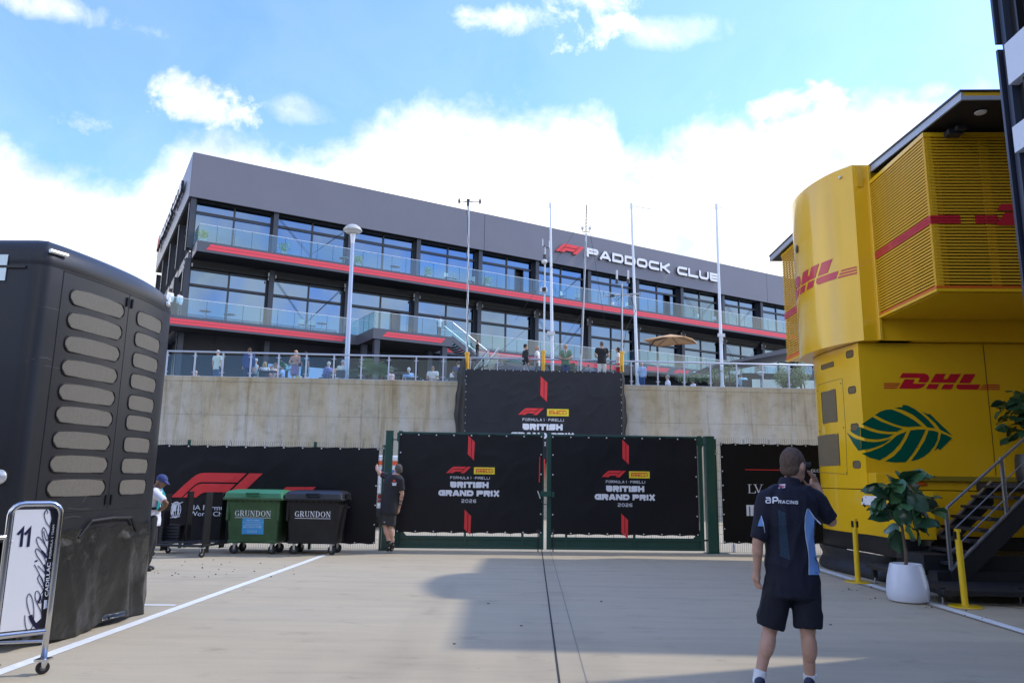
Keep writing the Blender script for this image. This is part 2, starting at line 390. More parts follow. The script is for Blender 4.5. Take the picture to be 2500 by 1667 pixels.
def strips(shapes, w):
    """cut outlines into upright strips so that they follow a curved surface"""
    out = []
    for P in shapes:
        x0 = min(p[0] for p in P); x1 = max(p[0] for p in P); n = max(1, int((x1-x0)/w)+1)
        for i in range(n):
            Q = clip_x(clip_x(P, x0+(x1-x0)*(i+1)/n, True), x0+(x1-x0)*i/n, False) if n > 1 else P
            if len(Q) >= 3: out.append(Q)
    return out
def lay(name, shapes, fn, m, parent, th=0.0, label=None):
    """lay flat shapes on a surface; successive pieces sit 0.2 mm apart so that none share a plane"""
    mb = MB()
    for k, q in enumerate(shapes):
        e = (k % 6)*0.0002
        if len(q) == 4 and max((Vector(q[i])-Vector(q[(i+1) % 4])).length for i in range(4)) > 0.12 and not isinstance(fn, tuple):
            nu = max(1, int((Vector(q[0])-Vector(q[1])).length/0.05)); nv = max(1, int((Vector(q[1])-Vector(q[2])).length/0.05)); nu = min(nu, 40); nv = min(nv, 40)
            Q = [Vector((p[0], p[1])) for p in q]
            mb.grid(lambda a, b: fn(*((Q[0].lerp(Q[1], a)).lerp(Q[3].lerp(Q[2], a), b)), th+e), nu, nv)
        elif len(q) == 4 or len(q) == 3:
            i = len(mb.v); mb.v += [tuple(fn(p[0], p[1], th+e)) for p in q]; mb.f.append(tuple(range(i, i+len(q)))); mb.mi.append(0)
            if th:
                j = len(mb.v); mb.v += [tuple(fn(p[0], p[1], 0.0)) for p in q]; n = len(q)
                for k2 in range(n): mb.f.append((i+k2, i+(k2+1) % n, j+(k2+1) % n, j+k2)); mb.mi.append(0)
        else: mb.poly(q, lambda x, y, h, e=e: fn(x, y, h+e), th)
    return part(name, mb, m, parent, fix=False, label=label)
def voxel(mb, name, size, off, mats, smooth=6, keep=None):
    """fuses overlapping solids into one continuous skin"""
    me = mb.mesh("tmp", off); fixnormals(me)
    ob = bpy.data.objects.new("tmp", me); col.objects.link(ob)
    r = ob.modifiers.new("r", 'REMESH'); r.mode = 'VOXEL'; r.voxel_size = size; r.use_smooth_shade = True
    if smooth:
        sm = ob.modifiers.new("s", 'SMOOTH'); sm.iterations = smooth; sm.factor = 0.5
    dg = bpy.context.evaluated_depsgraph_get(); out = bpy.data.meshes.new_from_object(ob.evaluated_get(dg))
    bpy.data.objects.remove(ob); bpy.data.meshes.remove(me)
    out.name = name; out.materials.clear()
    for m in mats: out.materials.append(m)
    out.polygons.foreach_set('use_smooth', [True]*len(out.polygons))
    return out
# ================================================================== setting: ground, markings
def ground_material():
    m = bpy.data.materials.new("broomed_concrete"); m.use_nodes = True; nt = m.node_tree; b = nt.nodes['Principled BSDF']
    tcn = nt.nodes.new('ShaderNodeTexCoord')
    def noise(scale, st, det=6, rough=0.6):
        mp = nt.nodes.new('ShaderNodeMapping'); mp.inputs['Scale'].default_value = st; nt.links.new(tcn.outputs['Object'], mp.inputs[0])
        n = nt.nodes.new('ShaderNodeTexNoise'); n.inputs['Scale'].default_value = scale; n.inputs['Detail'].default_value = det; n.inputs['Roughness'].default_value = rough
        nt.links.new(mp.outputs[0], n.inputs['Vector']); return n.outputs['Fac']
    def ramp(f, stops):
        r = nt.nodes.new('ShaderNodeValToRGB'); nt.links.new(f, r.inputs[0]); e = r.color_ramp.elements
        while len(e) < len(stops): e.new(0.5)
        for q, (p, c) in zip(e, stops): q.position = p; q.color = (*c, 1)
        return r.outputs[0]
    def mul(a, c, fac=1.0):
        x = nt.nodes.new('ShaderNodeMix'); x.data_type = 'RGBA'; x.blend_type = 'MULTIPLY'; x.inputs['Factor'].default_value = fac
        nt.links.new(a, x.inputs[6]); nt.links.new(c, x.inputs[7]); return x.outputs[2]
    base = ramp(noise(0.35, (0.5, 1, 1)), [(0.3, (0.46, 0.385, 0.265)), (0.5, (0.49, 0.415, 0.288)), (0.7, (0.47, 0.405, 0.29))])
    streak = ramp(noise(1.0, (0.5, 4.0, 1), 8, 0.72), [(0.32, (0.90, 0.90, 0.90)), (0.5, (1, 1, 1)), (0.72, (1.08, 1.07, 1.05))])
    fine = ramp(noise(70, (0.8, 1.3, 1), 5, 0.8), [(0.3, (0.86, 0.86, 0.86)), (0.7, (1.06, 1.06, 1.06))])
    blot = ramp(noise(1.7, (1, 1.5, 1), 8, 0.65), [(0.30, (0.80, 0.79, 0.78)), (0.42, (0.98, 0.98, 0.98)), (0.8, (1.04, 1.03, 1.01))])
    spots = ramp(noise(14, (1, 1, 1), 3), [(0.24, (0.72, 0.71, 0.7)), (0.29, (1, 1, 1))])
    tyre = ramp(noise(0.8, (1.0, 0.10, 1), 3, 0.4), [(0.30, (0.84, 0.84, 0.85)), (0.40, (1, 1, 1))])
    stain = ramp(noise(0.9, (1, 1.3, 1), 9, 0.75), [(0.26, (0.70, 0.69, 0.68)), (0.36, (1, 1, 1))])
    c = mul(mul(mul(mul(mul(mul(base, streak), fine), blot, 0.9), spots, 0.8), tyre, 0.7), stain, 0.8)
    nt.links.new(c, b.inputs['Base Color']); b.inputs['Roughness'].default_value = 0.85; b.inputs['Specular IOR Level'].default_value = 0.3
    bp = nt.nodes.new('ShaderNodeBump'); bp.inputs['Strength'].default_value = 0.25; bp.inputs['Distance'].default_value = 0.01
    nt.links.new(noise(90, (0.5, 1.6, 1), 4), bp.inputs['Height']); nt.links.new(bp.outputs[0], b.inputs['Normal'])
    return m
M_ground = ground_material()
gb = MB(); gb.grid(lambda a, b: (-400+800*a, -300+1000*b, 0.0), 8, 10)
struct('ground', gb, M_ground, fix=False)
M_white_line = mat('worn_white_paint', (0.78, 0.78, 0.74), 0.7, noise=(9, 0.10), bump=(60, 0.15))
def strip(name, pts, w, z, m):
    """painted line or joint lying on the ground, from its two ends on the ground"""
    a, b = [Vector(p) for p in pts]; d = (b-a).normalized(); n = Vector((-d.y, d.x, 0))*w/2; mb = MB()
    k = max(2, int((b-a).length/1.0))
    rnd = random.Random(hash(name) & 7)
    for i in range(k):
        p = a.lerp(b, i/k); q = a.lerp(b, (i+1)/k)
        mb.face([(p-n)[:2]+(z,), (q-n)[:2]+(z,), (q+n)[:2]+(z,), (p+n)[:2]+(z,)])
    o = struct(name, mb, m, fix=True); return o
strip('painted_line', [(-4.18, 4.0, 0), (-3.76, 16.0, 0)], 0.125, 0.004, M_white_line)
strip('painted_line', [(-5.9, 9.62, 0), (-4.1, 9.70, 0)], 0.09, 0.004, M_white_line)
strip('painted_line', [(5.84, 14.9, 0), (5.68, 4.0, 0)], 0.14, 0.004, M_white_line)
strip('painted_line', [(6.0, 10.72, 0), (12.0, 10.55, 0)], 0.08, 0.004, M_white_line)
M_joint = mat('joint_sealant', (0.035, 0.033, 0.03), 0.9)
strip('expansion_joint', [(0.32, 3.0, 0), (0.80, 19.5, 0)], 0.019, 0.003, M_joint)
strip('expansion_joint', [(5.62, 3.0, 0), (5.66, 15.0, 0)], 0.02, 0.003, M_joint)
strip('expansion_joint', [(6.15, 11.0, 0), (9.5, 7.9, 0)], 0.02, 0.003, M_joint)
M_saw = mat('saw_cut', (0.25, 0.22, 0.18), 0.9)
strip('saw_cut_joint', [(0.55, 3.0, 0), (0.99, 19.5, 0)], 0.012, 0.002, M_saw)
strip('saw_cut_joint', [(-8.0, 12.1, 0), (12.0, 11.7, 0)], 0.010, 0.002, M_saw)
# light band of fresh concrete under the gates, gravel grains scattered near the left side
mb = MB()
rg = random.Random(3)
for k in range(70):
    x, y = rg.gauss(-5.2, 0.8), rg.gauss(13.2, 0.9)
    if k > 45: x, y = rg.uniform(5.0, 6.0), rg.uniform(9.5, 12.5)
    r = rg.uniform(0.006, 0.016); mb.ell((x, y, r*0.4), (r, r*0.8, r*0.6), n=5, m=3)
for k in range(6):
    x, y = rg.uniform(-1, 5), rg.uniform(6.6, 13); mb.ell((x, y, 0.004), (0.02, 0.012, 0.006), n=5, m=3)
o = part('gravel_grain', mb, mat('grit', (0.07, 0.065, 0.06), 0.9)); tag(o, 'dark grit and gravel grains scattered on the concrete', 'grit', kind='stuff')

# ================================================================== retaining wall and terrace
WALL = Fr((0, 32, 0), 2.81)
ZT = 5.62                                  # terrace floor level / wall top
def wall_material():
    m = bpy.data.materials.new("weathered_wall_concrete"); m.use_nodes = True; nt = m.node_tree; b = nt.nodes['Principled BSDF']
    tcn = nt.nodes.new('ShaderNodeTexCoord'); sp = nt.nodes.new('ShaderNodeSeparateXYZ'); nt.links.new(tcn.outputs['Object'], sp.inputs[0])
    def noise(scale, st, det=7, rough=0.62):
        mp = nt.nodes.new('ShaderNodeMapping'); mp.inputs['Scale'].default_value = st; nt.links.new(tcn.outputs['Object'], mp.inputs[0])
        n = nt.nodes.new('ShaderNodeTexNoise'); n.inputs['Scale'].default_value = scale; n.inputs['Detail'].default_value = det; n.inputs['Roughness'].default_value = rough
        nt.links.new(mp.outputs[0], n.inputs['Vector']); return n.outputs['Fac']
    def ramp(f, stops):
        r = nt.nodes.new('ShaderNodeValToRGB'); nt.links.new(f, r.inputs[0]); e = r.color_ramp.elements
        while len(e) < len(stops): e.new(0.5)
        for q, (p, c) in zip(e, stops): q.position = p; q.color = (*c, 1)
        return r.outputs[0]
    def mix(a, c, fac, mode='MULTIPLY'):
        x = nt.nodes.new('ShaderNodeMix'); x.data_type = 'RGBA'; x.blend_type = mode
        if isinstance(fac, float): x.inputs['Factor'].default_value = fac
        else: nt.links.new(fac, x.inputs['Factor'])
        nt.links.new(a, x.inputs[6]); nt.links.new(c, x.inputs[7]); return x.outputs[2]
    base = ramp(noise(0.5, (1, 1, 1)), [(0.35, (0.43, 0.415, 0.365)), (0.65, (0.50, 0.485, 0.435))])
    brown = ramp(noise(0.9, (1.6, 1, 0.25)), [(0.40, (1, 1, 1)), (0.56, (0.93, 0.84, 0.68))])
    drip = ramp(noise(2.2, (1.8, 1, 0.10), 9, 0.7), [(0.33, (0.66, 0.62, 0.54)), (0.47, (1, 1, 1)), (0.66, (1.0, 1.0, 1.0)), (0.72, (1.12, 1.12, 1.12))])
    blot = ramp(noise(2.0, (1, 1, 1), 10, 0.75), [(0.30, (0.74, 0.72, 0.67)), (0.47, (0.97, 0.97, 0.96)), (0.7, (1.06, 1.06, 1.06))])
    # weathering: darker, browner band under the coping, as the real stains run
    mr = nt.nodes.new('ShaderNodeMapRange'); nt.links.new(sp.outputs[2], mr.inputs['Value']); mr.inputs['From Min'].default_value = 3.2; mr.inputs['From Max'].default_value = 5.6
    ad = nt.nodes.new('ShaderNodeMath'); ad.operation = 'ADD'; nt.links.new(mr.outputs[0], ad.inputs[0])
    sb = nt.nodes.new('ShaderNodeMath'); sb.operation = 'SUBTRACT'; nt.links.new(noise(1.1, (1.6, 1, 0.4)), sb.inputs[0]); sb.inputs[1].default_value = 0.5
    s2 = nt.nodes.new('ShaderNodeMath'); s2.operation = 'MULTIPLY'; nt.links.new(sb.outputs[0], s2.inputs[0]); s2.inputs[1].default_value = 1.6; nt.links.new(s2.outputs[0], ad.inputs[1])
    top = ramp(ad.outputs[0], [(0.15, (1.0, 1.0, 1.0)), (0.95, (0.84, 0.77, 0.63))])
    c = mix(mix(mix(mix(base, brown, 0.9), drip, 0.9), blot, 0.9), top, 0.85)
    nt.links.new(c, b.inputs['Base Color']); b.inputs['Roughness'].default_value = 0.9
    bp = nt.nodes.new('ShaderNodeBump'); bp.inputs['Strength'].default_value = 0.4; nt.links.new(noise(6, (1, 1, 1), 10, 0.7), bp.inputs['Height']); nt.links.new(bp.outputs[0], b.inputs['Normal'])
    return m
M_wall = wall_material()
wt = thing('retaining_wall', WALL.w(0, 0, 0), 'long tall stained concrete retaining wall below the terrace railing', 'wall')
mb = MB().box(WALL, -42, 40, 0.02, 0.5, -0.1, ZT-0.12); part('wall', mb, mat('wall_core', (0.2, 0.19, 0.16), 0.9), wt)
k = 0
for z0, z1 in ((0.0, 1.25), (1.258, 4.02), (4.028, 5.42)):
    s0 = -42.0
    while s0 < 40:
        s1 = s0+14.6
        part('wall_panel', MB().box(WALL, s0+0.0025, s1-0.0025, -0.0012*(k % 4), 0.02, z0, z1), M_wall, wt, loc=None); s0 = s1; k += 1
part('coping', MB().box(WALL, -42, 40, -0.02, 0.5, 5.425, ZT), M_wall, wt)
struct('terrace_floor', MB().box(WALL, -42, 60, 0.5, 50, ZT-0.5, ZT-0.01), mat('terrace_paving', (0.30, 0.29, 0.27), 0.8, noise=(1.2, 0.1)))
# terrace railing
M_rail = mat('galvanised_rail', (0.42, 0.46, 0.54), 0.42, 0.35, noise=(4, 0.06))
M_bal_glass = glass_mat('balustrade_glass', (0.84, 0.91, 0.94), 0.0)
M_bal_glass2 = glass_mat('balcony_glass', (0.68, 0.85, 0.88), 0.07)
rt = thing('terrace_railing', WALL.w(0, 0, ZT), 'long grey metal terrace railing with clear glass panels on the concrete wall', 'railing')
RS = -18.0; RE = 27.0; PW = 1.165; RZ = ZT+1.06
part('top_rail', MB().tube(WALL.w(RS, 0.12, RZ), WALL.w(RE, 0.12, RZ), 0.042, 10), M_rail, rt, smooth=True)
part('base_rail', MB().box(WALL, RS, RE, 0.08, 0.17, ZT, ZT+0.03), M_rail, rt)
s = -13.42-4*PW
pm = None
while s < RE:
    if pm is None:
        q = MB(); q.box(WALL, s-0.03, s+0.03, 0.09, 0.16, ZT+0.03, RZ-0.03)
        for zz in (ZT+0.17, RZ-0.20): q.box(WALL, s-0.09, s+0.09, 0.10, 0.13, zz, zz+0.03)
        pm = part('post', q, M_rail, rt, loc=WALL.w(s, 0.12, ZT)); q = MB().box(WALL, s+0.07, s+PW-0.07, 0.114, 0.126, ZT+0.05, RZ-0.13)
        gm = part('glass_panel', q, M_bal_glass, rt, loc=WALL.w(s, 0.12, ZT))
    else:
        inst(pm, rt, WALL.w(s, 0.12, ZT)); inst(gm, rt, WALL.w(s, 0.12, ZT))
    s += PW
# ================================================================== paddock club building
BU = Fr((float(ony(482, 584, 50)[0]), 50.0, 0), 30.13)
M_fascia = mat('grey_metal_cladding', (0.15, 0.148, 0.178), 0.38, 0.0, 0.6, noise=(0.5, 0.04))
M_band = mat('dark_grey_metal_band', (0.075, 0.08, 0.102), 0.4, 0.0, 0.6, noise=(0.6, 0.05))
M_steel = mat('dark_painted_steel', (0.042, 0.048, 0.065), 0.42)
M_black = mat('black_metal', (0.012, 0.012, 0.014), 0.5)
M_frame = mat('window_frame', (0.03, 0.033, 0.042), 0.4)
M_redband = mat('red_stripe_film', (0.82, 0.06, 0.085), 0.45)
M_soffit = mat('black_soffit', (0.008, 0.008, 0.009), 0.7)
M_bracket = mat('pale_bracket', (0.45, 0.45, 0.45), 0.5)
def window_mat(name, k):
    m = mat(name, k, 0.015, 1.0); return m
M_win = window_mat('coated_window', (0.15, 0.215, 0.30))
M_win2 = window_mat('coated_window_dark', (0.22, 0.28, 0.35))
bt = thing('paddock_club_building', BU.w(0, 2.4, ZT), 'large dark grey glass-fronted club building with red stripes and PADDOCK CLUB sign', 'building')
S0 = -0.56; SE = 70.0; T1 = 2.85; TF = 2.0; ZF0, ZF1 = 21.25, 24.62; ZU1, ZU0 = 17.50, 16.74; ZL1, ZL0 = 12.08, 11.33
sA = BU.at(1183, 560, TF)[0]; sB = BU.at(1872, 690, TF)[0]
def at_s(fr, a, b, s):
    P = np.array(fr.w(s, 0, 0)); Q = onp(a, b, P, fr.u); return float((Q-fr.P)@fr.v), float(Q[2])
TB = at_s(BU, 388, 586, S0)[0]              # how far the left side runs back
for a, b in ((S0, sA-0.02), (sA+0.02, sB-0.02), (sB+0.02, SE)):
    part('fascia_panel', MB().box(BU, a, b, TF, TF+0.12, ZF0, ZF1), M_fascia, bt)
part('side_fascia_panel', MB().box(BU, S0-0.03, S0+0.1, TF+0.01, TB, ZF0+0.01, ZF1-0.01), M_fascia, bt)
part('roof', MB().box(BU, S0+0.1, SE, TF+0.12, 26, ZF1-0.35, ZF1-0.05), M_black, bt)
part('soffit', MB().box(BU, S0+0.1, SE, TF+0.12, T1+0.6, 21.30, 21.5), M_soffit, bt)
part('side_soffit', MB().box(BU, S0+0.1, 3.0, T1+0.6, TB, 21.25, 21.35), M_soffit, bt)
part('back_wall', MB().box(BU, 2.2, SE, T1+0.5, 26, ZT, 23.4), M_black, bt)
# columns, windows
CW = 5.885; C0 = -0.40
NB = 12
first = {}
def put(key, name, mbf, m, s, parent=bt, **kw):
    """build the piece once at s=0 and reuse its mesh along the facade"""
    if key not in first:
        o = part(name, mbf(), m, parent, loc=BU.w(0, 0, 0), **kw); o.location = Vector(BU.w(s, 0, 0))-root_of(parent); first[key] = o; return o
    src = first[key]; o = bpy.data.objects.new(name, src.data); col.objects.link(o); o.parent = parent; o.location = Vector(BU.w(s, 0, 0))-root_of(parent); return o
for k in range(NB):
    s = C0+k*CW
    for (za, zb, ky) in ((ZU1, 21.28, 'u'), (ZL1, ZU0, 'l'), (ZT, ZL0, 'g')):
        put('col'+ky, 'column', lambda: (lambda q: (q.box(BU, 0.0, 0.36, 2.22, 2.28, za, zb), q.box(BU, 0.15, 0.21, 2.28, 2.68, za, zb), q.box(BU, -0.02, 0.38, 2.68, 2.74, za, zb))[-1])(MB()), M_steel, s)
    for (za, zb, zt, ky) in ((ZU1+0.05, 21.28, 20.42, 'u'), (ZL1+0.05, 16.10, 14.98, 'l')):
        # frame of one bay with two lights wide and two high
        def fr_(za=za, zb=zb, zt=zt):
            q = MB(); a0, a1, am = 0.42, CW-0.05, 0.42+(CW-0.47)/2
            for x in (a0, a1, am): q.box(BU, x-0.06, x+0.06, T1-0.10, T1+0.06, za, zb)
            for z in (za, zb, zt): q.box(BU, a0+0.06, am-0.06, T1-0.10, T1+0.06, z-0.07, z+0.07); q.box(BU, am+0.06, a1-0.06, T1-0.10, T1+0.06, z-0.07, z+0.07)
            q.box(BU, a0+0.06, am-0.06, T1-0.16, T1-0.101, zt-0.13, zt-0.085); q.box(BU, am+0.06, a1-0.06, T1-0.16, T1-0.101, zt-0.13, zt-0.085)
            return q
        fo = put('frame'+ky, 'window', fr_, M_frame, s)
        am = 0.42+(CW-0.47)/2
        rnd = random.Random(k*7+ord(ky))
        for (x0, x1) in ((0.48, am-0.06), (am+0.06, CW-0.11)):
            for (z0, z1) in ((za+0.07, zt-0.07), (zt+0.07, zb-0.07)):
                if z1 < zt and ((ky == 'u' and k in (4, 7) and x0 > 2) or (ky == 'l' and k in (2,) and x0 > 2)):
                    # sliding doors, one leaf open
                    w3 = (x1-x0)/3
                    for j in (0, 2):
                        pm_ = MB().box(BU, s+x0+j*w3+0.03, s+x0+(j+1)*w3-0.03, T1-0.01, T1+0.01, z0, z1); part('door_pane', pm_, M_win, fo, loc=BU.w(s+x0, T1, z0))
                    part('door_stile', MB().box(BU, s+x0+2*w3-0.04, s+x0+2*w3+0.02, T1-0.05, T1+0.05, z0, z1).box(BU, s+x0+w3-0.04, s+x0+w3+0.02, T1-0.05, T1+0.05, z0, z1), M_frame, fo)
                    continue
                key = ('pane', ky, round(x0, 2), z1 < zt)
                # panes are never perfectly coplanar: each one leans a hair differently
                if key not in first:
                    o = part('pane', MB().box(BU, x0, x1, T1-0.012, T1+0.012, z0, z1), M_win, fo, loc=BU.w((x0+x1)/2, T1, (z0+z1)/2)); first[key] = o
                    o.location = Vector(BU.w(s+(x0+x1)/2, T1, (z0+z1)/2))-root_of(fo)
                else:
                    o = bpy.data.objects.new('pane', first[key].data); col.objects.link(o); o.parent = fo
                    o.location = Vector(BU.w(s+(x0+x1)/2, T1, (z0+z1)/2))-root_of(fo)
                o.rotation_euler = (rnd.gauss(0, 0.005), rnd.gauss(0, 0.002), rnd.gauss(0, 0.006))
    # small bracket pairs under the slab beside each column
    put('brk', 'bracket', lambda: (lambda q: (q.box(BU, -0.12, -0.02, 2.2, 2.3, 16.2, 16.5), q.box(BU, -0.10, -0.04, 2.2, 2.3, 15.9, 16.1), q.box(BU, 0.42, 0.50, 2.2, 2.3, 16.15, 16.4))[-1])(MB()), M_bracket, s)
    # ground level glazing behind
    if k in (1, 3, 4, 6, 8, 9):
        part('shopfront', MB().box(BU, s+0.5, s+CW-0.1, T1, T1+0.05, ZT+0.2, ZL0-1.6), M_win2, bt)
    put('lint', 'lintel', lambda: MB().box(BU, 0.37, CW-0.01, 2.55, 2.74, 21.2, 21.29), M_black, s)
    put('lint2', 'lintel', lambda: MB().box(BU, 0.39, CW-0.03, 2.5, 2.74, 16.2, 16.72), M_black, s)
# crossed tie rods in front of some bays
q = MB()
for k, za, zb in ((1, 17.6, 21.1), (1, 12.2, 16.3), (5, 17.6, 21.1), (5, 12.2, 16.3), (8, 17.6, 21.1), (9, 12.2, 16.3), (9, 17.6, 21.1)):
    s = C0+k*CW
    for d in (0, 0.12):
        part('tie_rod', MB().tube(BU.w(s+0.4+d, 2.7, zb), BU.w(s+CW*0.52, 2.7, za+0.9), 0.010, 5), M_black, bt); part('tie_rod', MB().tube(BU.w(s+CW-0.05-d, 2.7, zb-0.1), BU.w(s+CW*0.52, 2.7, za+0.9), 0.010, 5), M_black, bt)
# balconies
def slab(s0, s1, t0, t1, z0, z1, nm='balcony_slab'):
    part(nm, MB().box(BU, s0+0.06, s1-0.02, t0+0.06, t1, z0+0.02, z1-0.02), M_soffit, bt)
slab(0, SE, 0, 2.34, ZU0, ZU1)
part('edge_band', MB().box(BU, 0, SE, 0, 0.058, ZU0, ZU1), M_band, bt)
part('edge_band', MB().box(BU, 0, 0.058, 0.06, 2.34, ZU0, ZU1), M_fascia, bt)
slab(-5, 11.80, 0, 2.34, ZL0, ZL1); slab(-5, -0.8, 2.36, 30, ZL0, ZL1)
part('edge_band', MB().box(BU, -5, 11.80, 0, 0.058, ZL0, ZL1), M_band, bt)
slab(11.84, SE, 0, 2.34, ZL0, ZL1)
sC = BU.at(1172, 866, 0)[0]; sD = BU.at(1567, 880, 0)[0]
part('edge_band', MB().box(BU, 16.0, SE, 0, 0.058, ZL0, ZL1), M_band, bt)
TL = -3.45; sR = BU.at(1105, 830, TL)[0]
slab(11.8, sR, TL, 0.0, ZL0, ZL1, 'landing_slab')
part('edge_band', MB().box(BU, 11.8, sR, TL, TL+0.058, ZL0-0.02, ZL1), M_band, bt)
part('edge_band', MB().box(BU, 11.8, 11.858, TL+0.06, 0, ZL0-0.02, ZL1), M_band, bt)
part('edge_band', MB().box(BU, sR-0.06, sR, TL+0.06, 0, ZL0-0.02, ZL1), M_band, bt)
# second stretch of the lower balcony, projecting, from the corner stage on
TP = -1.5; sP = BU.at(1556, 870, TP)[0]
slab(sP, SE, TP, -0.002, ZL0, ZL1-0.01, 'balcony_slab')
part('edge_band', MB().box(BU, sP, SE, TP, TP+0.058, ZL0, ZL1), M_band, bt)
part('edge_band', MB().box(BU, sP, sP+0.058, TP+0.06, 0, ZL0, ZL1), M_band, bt)
for (s, w) in ((12.0, 0.40), (sR-0.75, 0.40)):
    part('column', MB().box(BU, s, s+w, TL+0.15, TL+0.55, ZT, ZL0-0.02), M_steel, bt)
    part('column', MB().box(BU, s, s+w, -0.6, -0.2, ZT, ZL0), M_steel, bt)
def stripe(fr, pts_t, t, lab=None):
    """two parallel red bands with raked ends; pts = (s left top, s left bottom, s right top, s right bottom, z top, z bottom)"""
    lt, lb, r1, r2, z1, z0 = pts_t; zm = (z0+z1)/2
    for (za, zb) in ((z1, zm+0.012), (zm-0.012, z0)):
        ia, ib = (z1-za)/(z1-z0), (z1-zb)/(z1-z0)
        P = [(lt+(lb-lt)*ia, za), (r1+(r2-r1)*ia, za), (r1+(r2-r1)*ib, zb), (lt+(lb-lt)*ib, zb)]
        q = MB(); q.hexa([fr.w(a, t-0.015, b) for a, b in reversed(P)]+[fr.w(a, t-0.002, b) for a, b in reversed(P)])
        part('red_stripe', q, M_redband, bt)
s1_, z1_ = BU.at(515, 597.5); s2_, z2_ = BU.at(503, 606)
stripe(BU, (s1_, s2_, SE, SE, z1_+0.02, z1_-0.40), 0)
stripe(BU, (-5, -5, 10.98, 10.6, ZL1-0.22, ZL1-0.60), 0)
stripe(BU, (sR*0+BU.at(944.8, 811.5, TL)[0], BU.at(933, 821.5, TL)[0], BU.at(1087.6, 827, TL)[0], BU.at(1077.6, 837, TL)[0], ZL1-0.20, ZL1-0.56), TL)
stripe(BU, (19.0, 18.6, sP-0.3, sP-0.6, ZL1-0.20, ZL1-0.58), 0)
stripe(BU, (sP+1.2, sP+0.9, BU.at(1635, 900, TP)[0], BU.at(1630, 905, TP)[0]-0.2, ZL1-0.20, ZL1-0.58), TP)
# glass balustrades of the balconies
M_toprail = mat('pale_steel_rail', (0.62, 0.66, 0.70), 0.35, 0.3)
def balustrade(s0, s1, t, zf, h=1.20, pw=1.178, along='s', name='balustrade'):
    g = part(name, (MB().box(BU, s0, s1, t+0.01, t+0.05, zf+h, zf+h+0.035) if along == 's' else MB().box(BU, t+0.01, t+0.05, s0, s1, zf+h, zf+h+0.035)), M_toprail, bt)
    n = max(1, round((s1-s0)/pw)); w = (s1-s0)/n; src = None
    for i in range(n):
        a = s0+i*w; L_ = (BU.w(a, t, zf) if along == 's' else BU.w(t, a, zf))
        if src is None:
            q = MB().box(BU, a+0.012, a+w-0.012, t+0.02, t+0.038, zf-0.02, zf+h) if along == 's' else MB().box(BU, t+0.02, t+0.038, a+0.012, a+w-0.012, zf-0.02, zf+h)
            src = part('glass_pane', q, M_bal_glass2, g, loc=L_)
        else: inst(src, g, L_)
        if along == 's' and (i*2) % 5 == 0:
            pass
    q = MB()
    for i in range(1, n):
        a = s0+i*w
        if along == 's': q.box(BU, a-0.009, a+0.009, t+0.018, t+0.045, zf, zf+h)
        else: q.box(BU, t+0.018, t+0.045, a-0.009, a+0.009, zf, zf+h)
    if n > 1: part('joint_strips', q, M_frame, g, kind='stuff')
    return g
balustrade(0.06, SE, 0, ZU1); balustrade(0.08, 2.3, 0.02, ZU1, along='t')
balustrade(-5, 11.8, 0, ZL1); balustrade(TL+0.05, 0.0, 11.82, ZL1, along='t')
balustrade(11.9, sR-0.05, TL, ZL1)
balustrade(sR+0.6, sP, 0, ZL1); balustrade(sP+0.06, 56, TP, ZL1); balustrade(TP+0.05, 0.0, sP, ZL1, along='t')
# left side of the building: columns, dark windows, floor bands
for k in range(5):
    t = 2.42+k*5.9
    for (za, zb) in ((ZU1-0.1, 21.0), (ZL1, ZU0), (ZT, ZL0)):
        part('column', MB().box(BU, -0.46, -0.41, t+0.05, t+0.5, za, zb).box(BU, -0.40, -0.05, t+0.2, t+0.3, za, zb), M_steel, bt)
    if k < 4 or True:
        part('spandrel', MB().box(BU, -0.2, 0.02, t+0.5, t+5.9, ZU0-0.1, ZU1-0.1), M_fascia, bt)
        part('spandrel', MB().box(BU, -0.6, -0.2, t+0.5, t+5.9, ZL0, ZL1), M_band, bt)
        for (za, zb) in ((ZU1-0.1, 20.2), (20.3, 21.0), (ZL1, 15.0), (15.1, ZU0-0.1)):
            for j in (0, 1):
                part('side_window', MB().box(BU, -0.02, 0.02, t+0.55+j*2.7, t+3.15+j*2.7, za+0.05, zb-0.05), M_win2, bt)
        part('window_frame', MB().box(BU, -0.07, -0.021, t+0.5, t+5.9, 20.2, 20.3).box(BU, -0.07, -0.021, t+0.5, t+5.9, 15.0, 15.1).box(BU, -0.07, -0.021, t+3.15, t+3.25, ZL1, ZU0-0.1).box(BU, -0.07, -0.021, t+3.15, t+3.25, ZU1-0.1, 20.2), M_frame, bt)
part('side_wall', MB().box(BU, 0.03, 2.2, 3.4, TB-1, ZT, 21.1), M_black, bt)
